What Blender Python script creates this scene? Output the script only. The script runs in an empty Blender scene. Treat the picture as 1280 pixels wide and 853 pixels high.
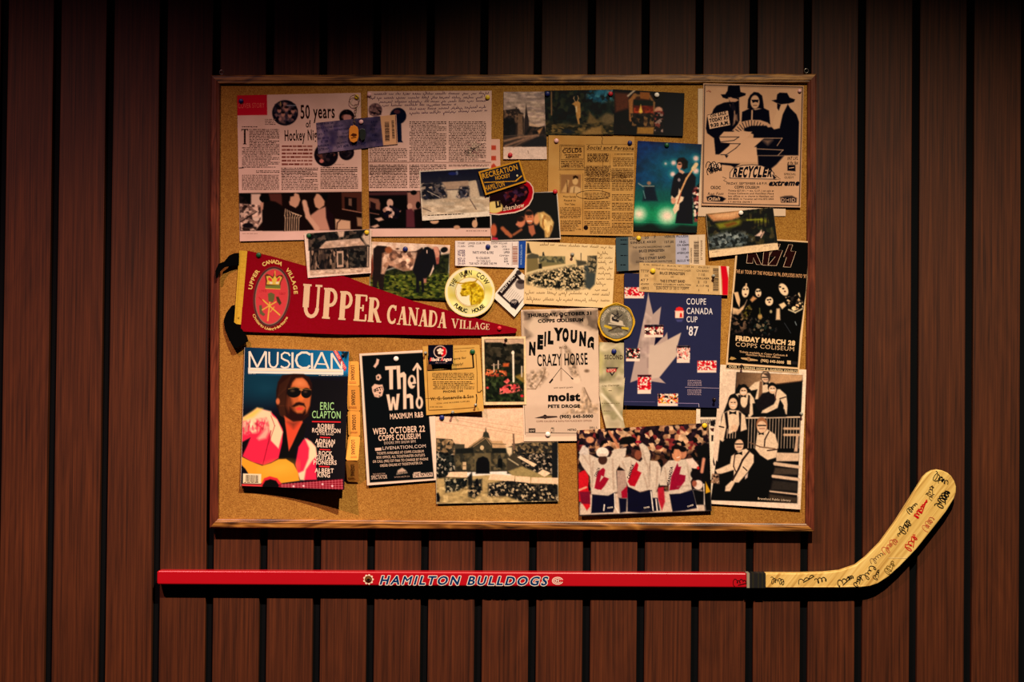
import bpy, math, random
import numpy as np
from math import sin, cos, pi, radians

random.seed(7)
rng = np.random.default_rng(11)
scene = bpy.context.scene
C = scene.collection

# ------------------------------------------------------------------ camera
F_PX = 1280 * 50 / 36.0
CAM_D = 2.667
PITCH, YAW, ROLL = 0.01594718, 0.02064688, 0.0099885


def cam_matrix():
    a, b, c = PITCH, YAW, ROLL
    Rx = np.array([[1, 0, 0], [0, cos(a), -sin(a)], [0, sin(a), cos(a)]])
    Rz = np.array([[cos(b), -sin(b), 0], [sin(b), cos(b), 0], [0, 0, 1]])
    Rr = np.array([[cos(c), -sin(c), 0], [sin(c), cos(c), 0], [0, 0, 1]])
    base = np.array([[1, 0, 0], [0, 0, -1], [0, 1, 0]])
    return Rz @ base @ Rx @ Rr


RM = cam_matrix()
cam_data = bpy.data.cameras.new('camera')
cam_data.lens = 50
cam_data.sensor_width = 36
cam_data.clip_start = 0.05
cam = bpy.data.objects.new('camera', cam_data)
C.objects.link(cam)
from mathutils import Matrix, Vector
M4 = Matrix.Identity(4)
for i in range(3):
    for j in range(3):
        M4[i][j] = RM[i, j]
M4[1][3] = -CAM_D
cam.matrix_world = M4
scene.camera = cam

# ------------------------------------------------------------------ light
world = bpy.data.worlds.new('world')
scene.world = world
world.use_nodes = True
world.node_tree.nodes['Background'].inputs[0].default_value = (0.10, 0.17, 0.42, 1)
world.node_tree.nodes['Background'].inputs[1].default_value = 0.010


def spot(name, loc, target, power, col, size, blend, radius=0.012):
    l = bpy.data.lights.new(name, 'SPOT')
    l.energy = power
    l.color = col
    l.spot_size = radians(size)
    l.spot_blend = blend
    l.shadow_soft_size = radius
    o = bpy.data.objects.new(name, l)
    o.location = loc
    o.rotation_euler = (Vector(target) - Vector(loc)).to_track_quat('-Z', 'Y').to_euler()
    C.objects.link(o)
    return o


spot('ceiling_spotlight', (0.52, -2.2, 2.40), (0.46, -2.1, 0), 760, (1.0, 0.87, 0.66), 101.8, 0.40, 0.02)
spot('ceiling_spotlight', (-1.50, -2.2, 2.40), (-1.42, -2.1, 0), 380, (1.0, 0.64, 0.57), 102.6, 0.42, 0.02)
spot('added_pink_light', (-1.50, -2.2, 2.42), (-1.30, -2.1, 0), 90, (1.0, 0.16, 0.42), 103, 0.5, 0.02)  # extra pink lamp, added to tint the upper left, not a known fixture

scene.view_settings.view_transform = 'Standard'
scene.view_settings.look = 'None'
scene.view_settings.gamma = 1
scene.view_settings.use_curve_mapping = False
scene.view_settings.exposure = 0.0

# ------------------------------------------------------------------ helpers


def cast(u, v, depth):
    """photograph pixel(s) -> point on the plane `depth` metres in front of the plank faces"""
    u = np.asarray(u, float)
    v = np.asarray(v, float)
    dc = np.stack([(u - 640) / F_PX, -(v - 426.5) / F_PX, -np.ones_like(u)], -1)
    d = dc @ RM.T
    t = (CAM_D - np.asarray(depth, float)) / d[..., 1]
    p = d * t[..., None]
    p[..., 1] -= CAM_D
    return p


def lin(c):
    c = np.clip(np.asarray(c, float), 0, 1)
    return np.where(c <= 0.04045, c / 12.92, ((c + 0.055) / 1.055) ** 2.4)


def rgb(c):
    return np.asarray(c, float) / 255.0


def mat(name, build):
    m = bpy.data.materials.new(name)
    m.use_nodes = True
    nt = m.node_tree
    b = nt.nodes['Principled BSDF']
    build(nt, b)
    return m


def N(nt, t, **kw):
    n = nt.nodes.new(t)
    for k, v in kw.items():
        setattr(n, k, v)
    return n


def ramp(nt, stops):
    r = N(nt, 'ShaderNodeValToRGB')
    el = r.color_ramp.elements
    while len(el) > 1:
        el.remove(el[-1])
    el[0].position = stops[0][0]
    el[0].color = (*lin(rgb(stops[0][1])), 1)
    for p, c in stops[1:]:
        e = el.new(p)
        e.color = (*lin(rgb(c)), 1)
    return r


def coords(nt, scale, rot=(0, 0, 0), rand=False):
    tc = N(nt, 'ShaderNodeTexCoord')
    mp = N(nt, 'ShaderNodeMapping')
    mp.inputs['Scale'].default_value = scale
    mp.inputs['Rotation'].default_value = rot
    nt.links.new(tc.outputs['Object'], mp.inputs['Vector'])
    if rand:
        oi = N(nt, 'ShaderNodeObjectInfo')
        mu = N(nt, 'ShaderNodeMath', operation='MULTIPLY')
        mu.inputs[1].default_value = 37.0
        nt.links.new(oi.outputs['Random'], mu.inputs[0])
        cb = N(nt, 'ShaderNodeCombineXYZ')
        nt.links.new(mu.outputs[0], cb.inputs[0])
        nt.links.new(mu.outputs[0], cb.inputs[2])
        nt.links.new(cb.outputs[0], mp.inputs['Location'])
    return mp


def noise(nt, vec, scale, detail=4, rough=0.6, dist=0.0):
    n = N(nt, 'ShaderNodeTexNoise')
    n.inputs['Scale'].default_value = scale
    n.inputs['Detail'].default_value = detail
    n.inputs['Roughness'].default_value = rough
    n.inputs['Distortion'].default_value = dist
    nt.links.new(vec.outputs[0], n.inputs['Vector'])
    return n


def bump(nt, b, h, strength, dist=0.001):
    bp = N(nt, 'ShaderNodeBump')
    bp.inputs['Strength'].default_value = strength
    bp.inputs['Distance'].default_value = dist
    nt.links.new(h, bp.inputs['Height'])
    nt.links.new(bp.outputs[0], b.inputs['Normal'])


def mix(nt, f, a, b, kind='MIX'):
    m = N(nt, 'ShaderNodeMix', data_type='RGBA', blend_type=kind)
    if isinstance(f, (int, float)):
        m.inputs[0].default_value = f
    else:
        nt.links.new(f, m.inputs[0])
    nt.links.new(a, m.inputs[6])
    nt.links.new(b, m.inputs[7])
    return m.outputs[2]


def wood(name, stops, along='z', grain=90, fig=9, rough=0.42, bmp=0.25, rand=True, spec=0.4, figamt=0.35, namt=0.85, stretch=0.035):
    def bld(nt, b):
        sc = {'z': (1, 1, stretch), 'x': (stretch, 1, 1)}[along]
        mp = coords(nt, sc, rand=rand)
        n1 = noise(nt, mp, grain, 6, 0.65, 0.3)
        sc2 = {'z': (1, 1, 0.16), 'x': (0.16, 1, 1)}[along]
        mp2 = coords(nt, sc2, rand=rand)
        n2 = noise(nt, mp2, fig, 3, 0.55, 1.6)
        wv = N(nt, 'ShaderNodeMath', operation='MULTIPLY')
        wv.inputs[1].default_value = 9.0
        nt.links.new(n2.outputs[0], wv.inputs[0])
        fr = N(nt, 'ShaderNodeMath', operation='PINGPONG')
        fr.inputs[1].default_value = 0.5
        nt.links.new(wv.outputs[0], fr.inputs[0])
        ad = N(nt, 'ShaderNodeMath', operation='MULTIPLY_ADD')
        ad.inputs[1].default_value = figamt
        nt.links.new(fr.outputs[0], ad.inputs[0])
        m2 = N(nt, 'ShaderNodeMath', operation='MULTIPLY')
        m2.inputs[1].default_value = namt
        nt.links.new(n1.outputs[0], m2.inputs[0])
        nt.links.new(m2.outputs[0], ad.inputs[2])
        r = ramp(nt, stops)
        nt.links.new(ad.outputs[0], r.inputs[0])
        nt.links.new(r.outputs[0], b.inputs['Base Color'])
        b.inputs['Roughness'].default_value = rough
        b.inputs['Specular IOR Level'].default_value = spec
        bump(nt, b, n1.outputs[0], bmp, 0.0006)
    return mat(name, bld)


def plain(name, col, rough=0.5, metal=0.0, spec=0.5, nscale=0, namt=0.0, coat=0.0):
    def bld(nt, b):
        c = lin(rgb(col))
        b.inputs['Roughness'].default_value = rough
        b.inputs['Metallic'].default_value = metal
        b.inputs['Specular IOR Level'].default_value = spec
        b.inputs['Coat Weight'].default_value = coat
        mp = coords(nt, (1, 1, 1))
        n = noise(nt, mp, nscale or 60, 3)
        r = N(nt, 'ShaderNodeValToRGB')
        k = namt or 0.06
        r.color_ramp.elements[0].color = (*(c * (1 - k)), 1)
        r.color_ramp.elements[1].color = (*np.clip(c * (1 + k), 0, 1), 1)
        nt.links.new(n.outputs[0], r.inputs[0])
        nt.links.new(r.outputs[0], b.inputs['Base Color'])
    return mat(name, bld)


def printed(name, rough, spec, nscale, bmp, weave=False, amt=0.12):
    """surface carrying printed colours (a colour attribute) with paper or cloth grain"""
    def bld(nt, b):
        at = N(nt, 'ShaderNodeAttribute', attribute_name='Col')
        mp = coords(nt, (1, 1, 1))
        n = noise(nt, mp, nscale, 4, 0.6)
        r = N(nt, 'ShaderNodeValToRGB')
        r.color_ramp.elements[0].color = (1 - amt, 1 - amt, 1 - amt, 1)
        r.color_ramp.elements[1].color = (1, 1, 1, 1)
        nt.links.new(n.outputs[0], r.inputs[0])
        o = mix(nt, 1.0, at.outputs['Color'], r.outputs[0], 'MULTIPLY')
        nt.links.new(o, b.inputs['Base Color'])
        b.inputs['Roughness'].default_value = rough
        b.inputs['Specular IOR Level'].default_value = spec
        bump(nt, b, n.outputs[0], bmp, 0.0006)
    return mat(name, bld)


PAPER = printed('matte_paper', 0.9, 0.06, 60, 0.12)
PHOTO = printed('glossy_photo_paper', 0.4, 0.2, 40, 0.03, amt=0.04)
INK = printed('printing_ink', 0.8, 0.08, 900, 0.0, amt=0.18)
CLOTH = printed('felt_cloth', 0.95, 0.05, 700, 0.8, amt=0.35)
THREAD = printed('embroidery_thread', 0.8, 0.2, 1400, 0.6, amt=0.25)
SATIN = printed('satin_ribbon', 0.35, 0.5, 200, 0.1, amt=0.1)
LACQUER = printed('lacquered_paint', 0.28, 0.5, 30, 0.02, amt=0.05)


def smooth(me):
    me.polygons.foreach_set('use_smooth', np.ones(len(me.polygons), bool))


def mesh_obj(name, verts, faces, m, parent=None, cols=None, smoothed=False):
    me = bpy.data.meshes.new(name)
    me.from_pydata([tuple(v) for v in verts], [], faces)
    if cols is not None:
        a = me.color_attributes.new('Col', 'FLOAT_COLOR', 'POINT')
        cc = np.ones((len(verts), 4))
        cc[:, :3] = lin(cols)
        a.data.foreach_set('color', cc.ravel())
    if smoothed:
        smooth(me)
    me.materials.append(m)
    me.update()
    o = bpy.data.objects.new(name, me)
    C.objects.link(o)
    if parent is not None:
        o.parent = parent
        o.matrix_parent_inverse = parent.matrix_world.inverted()
    return o


def fast_mesh(name, V, Fq, cols, m, parent=None, smoothed=True):
    """V (n,3), Fq (k,3|4) int, cols (n,3) sRGB"""
    me = bpy.data.meshes.new(name)
    k, s = Fq.shape
    me.vertices.add(len(V))
    me.vertices.foreach_set('co', np.ascontiguousarray(V, np.float32).ravel())
    me.loops.add(k * s)
    me.loops.foreach_set('vertex_index', np.ascontiguousarray(Fq, np.int32).ravel())
    me.polygons.add(k)
    me.polygons.foreach_set('loop_start', np.arange(0, k * s, s, dtype=np.int32))
    me.polygons.foreach_set('loop_total', np.full(k, s, np.int32))
    me.polygons.foreach_set('use_smooth', np.full(k, bool(smoothed)))
    me.update(calc_edges=True)
    a = me.color_attributes.new('Col', 'FLOAT_COLOR', 'POINT')
    cc = np.ones((len(V), 4), np.float32)
    cc[:, :3] = np.maximum(lin(cols) - 0.005, 0.0008)
    a.data.foreach_set('color', cc.ravel())
    me.materials.append(m)
    o = bpy.data.objects.new(name, me)
    C.objects.link(o)
    if parent is not None:
        o.parent = parent
        o.matrix_parent_inverse = parent.matrix_world.inverted()
    return o


def tag(o, label, cat, group=None):
    o['label'] = label
    o['category'] = cat
    if group:
        o['group'] = group
    return o


def empty(name, loc):
    o = bpy.data.objects.new(name, None)
    o.empty_display_size = 0.02
    o.location = loc
    o.matrix_world = Matrix.Translation(Vector([float(t) for t in loc]))
    C.objects.link(o)
    return o


def box(name, x0, x1, y0, y1, z0, z1, m, parent=None, bev=0.0):
    v = [(x, y, z) for x in (x0, x1) for y in (y0, y1) for z in (z0, z1)]
    f = [(0, 1, 3, 2), (4, 6, 7, 5), (0, 4, 5, 1), (2, 3, 7, 6), (0, 2, 6, 4), (1, 5, 7, 3)]
    o = mesh_obj(name, v, f, m, parent)
    if bev:
        md = o.modifiers.new('bevel', 'BEVEL')
        md.width = bev
        md.segments = 2
    return o


# ---------------------------------------------------------------- painting
LAT = {}


def vnoise(x, y, seed):
    if seed not in LAT:
        LAT[seed] = np.random.default_rng(seed).random((128, 128))
    L = LAT[seed]
    xi = np.floor(x).astype(int)
    yi = np.floor(y).astype(int)
    fx = x - xi
    fy = y - yi
    fx = fx * fx * (3 - 2 * fx)
    fy = fy * fy * (3 - 2 * fy)
    a = L[yi % 128, xi % 128]
    b = L[yi % 128, (xi + 1) % 128]
    c = L[(yi + 1) % 128, xi % 128]
    d = L[(yi + 1) % 128, (xi + 1) % 128]
    return (a * (1 - fx) + b * fx) * (1 - fy) + (c * (1 - fx) + d * fx) * fy


def crop(x0, y0, k=6.4):
    """coordinates read in an enlarged view of the photograph -> photograph pixels"""
    def g(*p):
        if len(p) == 2 and not hasattr(p[0], '__len__'):
            return (x0 + p[0] / k, y0 + p[1] / k)
        if len(p) == 1:
            p = p[0]
        return [(x0 + a / k, y0 + b / k) for a, b in p]
    g.k = k
    return g


def pip(X, Y, pts):
    ins = np.zeros(X.shape, bool)
    n = len(pts)
    j = n - 1
    for i in range(n):
        xi, yi = pts[i]
        xj, yj = pts[j]
        if yi != yj:
            c = ((yi > Y) != (yj > Y)) & (X < (xj - xi) * (Y - yi) / (yj - yi) + xi)
            ins ^= c
        j = i
    return ins


def segdist(X, Y, a, b):
    dx, dy = b[0] - a[0], b[1] - a[1]
    L = dx * dx + dy * dy + 1e-12
    t = np.clip(((X - a[0]) * dx + (Y - a[1]) * dy) / L, 0, 1)
    px, py = a[0] + t * dx, a[1] + t * dy
    return np.hypot(X - px, Y - py), px, py


class Pic:
    def __init__(s, quad, res=1.0, base=(235, 225, 210)):
        q = np.array(quad, float)
        W = (np.hypot(*(q[1] - q[0])) + np.hypot(*(q[2] - q[3]))) / 2
        H = (np.hypot(*(q[3] - q[0])) + np.hypot(*(q[2] - q[1]))) / 2
        s.W, s.H = W, H
        s.nx, s.ny = max(2, int(round(W * res))), max(2, int(round(H * res)))
        S, T = np.meshgrid(np.linspace(0, 1, s.nx + 1), np.linspace(0, 1, s.ny + 1))
        s.S, s.T = S, T
        P = (q[0] * ((1 - S) * (1 - T))[..., None] + q[1] * (S * (1 - T))[..., None]
             + q[2] * (S * T)[..., None] + q[3] * ((1 - S) * T)[..., None])
        s.X, s.Y = P[..., 0], P[..., 1]
        s.Cc = np.ones(S.shape + (3,)) * rgb(base)
        s.q = q
        s.clip_pts = None

    def win(s, x0, y0, x1, y1):
        m = (s.X >= x0) & (s.X <= x1) & (s.Y >= y0) & (s.Y <= y1)
        r = np.where(m.any(1))[0]
        c = np.where(m.any(0))[0]
        if len(r) == 0 or len(c) == 0:
            return None
        return (slice(r[0], r[-1] + 1), slice(c[0], c[-1] + 1))

    def put(s, w, m, col, a=1.0):
        m = (m * a)[..., None]
        c = col if isinstance(col, np.ndarray) and col.ndim > 1 else rgb(col)
        s.Cc[w] = s.Cc[w] * (1 - m) + c * m

    def mpoly(s, pts, soft):
        xs = [p[0] for p in pts]
        ys = [p[1] for p in pts]
        w = s.win(min(xs) - soft - 1, min(ys) - soft - 1, max(xs) + soft + 1, max(ys) + soft + 1)
        if w is None:
            return None, None
        X, Y = s.X[w], s.Y[w]
        d = np.full(X.shape, 1e9)
        for i in range(len(pts)):
            d = np.minimum(d, segdist(X, Y, pts[i - 1], pts[i])[0])
        sd = np.where(pip(X, Y, pts), d, -d)
        return w, np.clip(sd / soft * 0.5 + 0.5, 0, 1)

    def poly(s, pts, col, soft=0.5, a=1.0):
        w, m = s.mpoly(pts, soft)
        if w:
            s.put(w, m, col, a)

    def mell(s, cx, cy, rx, ry, rot, soft):
        R = max(rx, ry) + soft + 1
        w = s.win(cx - R, cy - R, cx + R, cy + R)
        if w is None:
            return None, None
        X, Y = s.X[w] - cx, s.Y[w] - cy
        c, n = cos(radians(rot)), sin(radians(rot))
        u = (X * c + Y * n) / rx
        v = (-X * n + Y * c) / ry
        d = (1 - np.hypot(u, v)) * min(rx, ry)
        return w, np.clip(d / soft * 0.5 + 0.5, 0, 1)

    def ell(s, c, rx, ry, col, rot=0, soft=0.5, a=1.0):
        w, m = s.mell(c[0], c[1], rx, ry, rot, soft)
        if w:
            s.put(w, m, col, a)

    def line(s, pts, wd, col, a=1.0, soft=0.5):
        for i in range(len(pts) - 1):
            p, q = pts[i], pts[i + 1]
            w = s.win(min(p[0], q[0]) - wd - 1, min(p[1], q[1]) - wd - 1, max(p[0], q[0]) + wd + 1, max(p[1], q[1]) + wd + 1)
            if w is None:
                continue
            d = segdist(s.X[w], s.Y[w], p, q)[0]
            s.put(w, np.clip((wd / 2 - d) / soft * 0.5 + 0.5, 0, 1), col, a)

    def ins(s, l, t, r, b, col, soft=0.5, a=1.0):
        """rectangle inset from the sheet's own edges (px)"""
        U, V = s.S * s.W, s.T * s.H
        d = np.minimum(np.minimum(U - l, s.W - r - U), np.minimum(V - t, s.H - b - V))
        s.put((slice(None), slice(None)), np.clip(d / soft * 0.5 + 0.5, 0, 1), col, a)

    def blotch(s, pts, cols, scale, seed, a=1.0, soft=0.7, sharp=1.7, sy=1.0):
        """irregular patches of the given colours inside a polygon"""
        w, m = s.mpoly(pts, soft)
        if w is None:
            return
        X, Y = s.X[w] / scale / 1.5, s.Y[w] / scale / 1.5 / sy
        cc = rgb(cols)
        k = len(cols)
        if sharp > 1.01:     # patches: nearest of scattered points, each with its own colour
            wx = X * 1.25 + .5 * vnoise(X * 2, Y * 2, seed)
            wy = Y * 1.25 + .5 * vnoise(X * 2 + 7, Y * 2, seed)
            best = np.full(X.shape, 1e9)
            sec = best.copy()
            ci = np.zeros(X.shape, int)
            c2 = ci.copy()
            R1, R2, R3 = [np.random.default_rng(seed * 3 + q).random((64, 64)) for q in range(3)]
            for dy in (-1, 0, 1):
                for dx in (-1, 0, 1):
                    gx, gy = np.floor(wx).astype(int) + dx, np.floor(wy).astype(int) + dy
                    hx, hy = gx % 64, gy % 64
                    d = np.hypot(gx + R1[hy, hx] - wx, gy + R2[hy, hx] - wy)
                    cj = (R3[hy, hx] * k).astype(int)
                    n1 = d < best
                    n2 = (~n1) & (d < sec)
                    c2 = np.where(n1, ci, np.where(n2, cj, c2))
                    sec = np.where(n1, best, np.where(n2, d, sec))
                    ci = np.where(n1, cj, ci)
                    best = np.where(n1, d, best)
            f = np.clip((sec - best) * 2.2 + .5, 0, 1)[..., None]
            col = cc[ci] * f + cc[c2] * (1 - f)
        else:
            n = 0.5 * vnoise(X * .8, Y * .8, seed) + 0.3 * vnoise(X * 1.9 + 9, Y * 1.9 + 5, seed + 1) + 0.2 * vnoise(X * 3.1 + 3, Y * 3.1, seed + 2)
            n = np.clip((n - 0.5) * 1.9 + 0.5, 0, 0.999)
            t = n * (k - 1)
            i = np.floor(t).astype(int)
            f = np.clip((t - i - 0.5) * sharp + 0.5, 0, 1)[..., None]
            col = cc[i] * (1 - f) + cc[np.minimum(i + 1, k - 1)] * f
        br = (0.76 + 0.48 * vnoise(X * 1.7 + 40, Y * 1.7, seed + 3))[..., None]
        s.put(w, m, np.clip(col * br, 0, 1), a)

    def grad(s, pts, c0, c1, p0, p1, soft=0.5, a=1.0):
        w, m = s.mpoly(pts, soft)
        if w is None:
            return
        dx, dy = p1[0] - p0[0], p1[1] - p0[1]
        t = np.clip(((s.X[w] - p0[0]) * dx + (s.Y[w] - p0[1]) * dy) / (dx * dx + dy * dy), 0, 1)[..., None]
        s.put(w, m, rgb(c0) * (1 - t) + rgb(c1) * t, a)

    def grain(s, amt, scale=1.2, seed=3):
        n = vnoise(s.X / scale, s.Y / scale, seed) - 0.5
        s.Cc = np.clip(s.Cc + n[..., None] * amt, 0, 1)

    def stain(s, amt, scale=25, seed=5, tint=(1, 1.1, 1.4)):
        n = 0.6 * vnoise(s.X / scale, s.Y / scale, seed) + 0.4 * vnoise(s.X / scale * 2.7, s.Y / scale * 2.7, seed + 1)
        s.Cc = np.clip(s.Cc * (1 - amt * n[..., None] * np.array(tint)), 0, 1)


# ------------------------------------------------------------------- glyphs
GL = {}


def raw_glyph(body, off):
    cu = bpy.data.curves.new('g', 'FONT')
    cu.body = body
    cu.resolution_u = 3
    cu.offset = off
    o = bpy.data.objects.new('g', cu)
    C.objects.link(o)
    dg = bpy.context.evaluated_depsgraph_get()
    ev = o.evaluated_get(dg)
    me = ev.to_mesh()
    me.calc_loop_triangles()
    V = np.zeros(len(me.vertices) * 3, np.float32)
    me.vertices.foreach_get('co', V)
    T = np.zeros(len(me.loop_triangles) * 3, np.int32)
    me.loop_triangles.foreach_get('vertices', T)
    ev.to_mesh_clear()
    bpy.data.objects.remove(o)
    bpy.data.curves.remove(cu)
    V, T = V.reshape(-1, 3)[:, :2], T.reshape(-1, 3)
    a, b = V[T[:, 1]] - V[T[:, 0]], V[T[:, 2]] - V[T[:, 0]]
    return V, T[np.abs(a[:, 0] * b[:, 1] - a[:, 1] * b[:, 0]) > 1e-6]


def width_of(body):
    V, _ = raw_glyph(body, 0)
    return V[:, 0].max() - V[:, 0].min()


GW = {}
HH = width_of('HH')
VH, _ = raw_glyph('H', 0)
CAPH = VH[:, 1].max() - VH[:, 1].min()


def glyph(ch, off):
    if (ch, off) not in GL:
        if ch == ' ':
            GL[(ch, off)] = (np.zeros((0, 2)), np.zeros((0, 3), int))
        else:
            V, T = raw_glyph(ch, off)
            if off > 0:
                V0, T0 = raw_glyph(ch, 0)

                def area(V, T):
                    a, b = V[T[:, 1]] - V[T[:, 0]], V[T[:, 2]] - V[T[:, 0]]
                    return np.abs(a[:, 0] * b[:, 1] - a[:, 1] * b[:, 0]).sum() / 2
                if area(V, T) - area(V0, T0) > 7 * off + .02:   # the outline offset folded over: thicken by shifted copies
                    d = off * .8
                    V = np.concatenate([V0 + np.array(q) for q in ((-d, 0), (d, 0), (0, -d), (0, d))])
                    T = np.concatenate([T0 + i * len(V0) for i in range(4)])
            GL[(ch, off)] = (V, T)
    if ch not in GW:
        GW[ch] = width_of('H' + ch + 'H') - HH
    return GL[(ch, off)][0], GL[(ch, off)][1], GW[ch]


def arcpts(cx, cy, rx, ry, a0, a1, n=8):
    return [(cx + rx * cos(radians(a0 + (a1 - a0) * i / n)), cy + ry * sin(radians(a0 + (a1 - a0) * i / n))) for i in range(n + 1)]


# hand-made slab / serif capitals: (advance, [(points, thickness), ...]) in a unit-high box
K, H_ = 0.20, 0.07
SER = {
    'U': (0.86, [([(.18, .97), (.18, .3)], K), ([(.18, .32)] + arcpts(.42, .3, .24, .26, 180, 360, 8), .12), ([(.66, .3), (.66, .97)], H_ * 1.2), ([(.02, .965), (.36, .965)], H_), ([(.52, .965), (.80, .965)], H_)]),
    'P': (0.72, [([(.18, .03), (.18, .97)], K), ([(.18, .95)] + arcpts(.34, .70, .22, .25, 90, -90, 8) + [(.18, .45)], .12), ([(.02, .035), (.36, .035)], H_), ([(.02, .965), (.3, .965)], H_)]),
    'E': (0.72, [([(.18, .03), (.18, .97)], K), ([(.02, .965), (.62, .965)], H_), ([(.02, .035), (.64, .035)], H_), ([(.18, .5), (.46, .5)], H_), ([(.46, .38), (.46, .62)], H_), ([(.61, .97), (.61, .76)], H_), ([(.63, .03), (.63, .27)], H_)]),
    'R': (0.80, [([(.18, .03), (.18, .97)], K), ([(.18, .95)] + arcpts(.34, .73, .2, .22, 90, -90, 8) + [(.18, .51)], .11), ([(.38, .5), (.62, .05)], .16), ([(.02, .035), (.36, .035)], H_), ([(.52, .035), (.78, .035)], H_), ([(.02, .965), (.3, .965)], H_)]),
    'C': (0.80, [(arcpts(.42, .5, .31, .43, 50, 310, 14), .15), ([(.64, .97), (.64, .7)], H_), ([(.66, .3), (.62, .14)], H_)]),
    'A': (0.84, [([(.40, .97), (.66, .03)], .18), ([(.40, .95), (.14, .03)], H_), ([(.22, .32), (.56, .32)], H_), ([(.0, .035), (.28, .035)], H_), ([(.50, .035), (.84, .035)], H_)]),
    'N': (0.88, [([(.16, .03), (.16, .97)], H_), ([(.14, .95), (.70, .05)], .18), ([(.72, .03), (.72, .97)], H_), ([(.02, .035), (.3, .035)], H_), ([(.58, .965), (.86, .965)], H_), ([(.0, .965), (.2, .965)], H_)]),
    'D': (0.84, [([(.18, .03), (.18, .97)], K), ([(.18, .94)] + arcpts(.34, .5, .36, .44, 90, -90, 10) + [(.18, .06)], .11), ([(.02, .965), (.3, .965)], H_), ([(.02, .035), (.3, .035)], H_)]),
    'V': (0.84, [([(.16, .97), (.42, .04)], .18), ([(.42, .04), (.68, .97)], H_), ([(.0, .965), (.32, .965)], H_), ([(.54, .965), (.82, .965)], H_)]),
    'I': (0.40, [([(.19, .03), (.19, .97)], K), ([(.02, .965), (.36, .965)], H_), ([(.02, .035), (.36, .035)], H_)]),
    'L': (0.66, [([(.18, .03), (.18, .97)], K), ([(.02, .965), (.34, .965)], H_), ([(.02, .035), (.6, .035)], H_), ([(.59, .03), (.59, .28)], H_)]),
    'G': (0.84, [(arcpts(.42, .5, .31, .43, 50, 360, 16), .15), ([(.64, .97), (.64, .72)], H_), ([(.66, .05), (.66, .42)], .13), ([(.5, .42), (.8, .42)], H_)]),
    ' ': (0.45, []),
}


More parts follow.
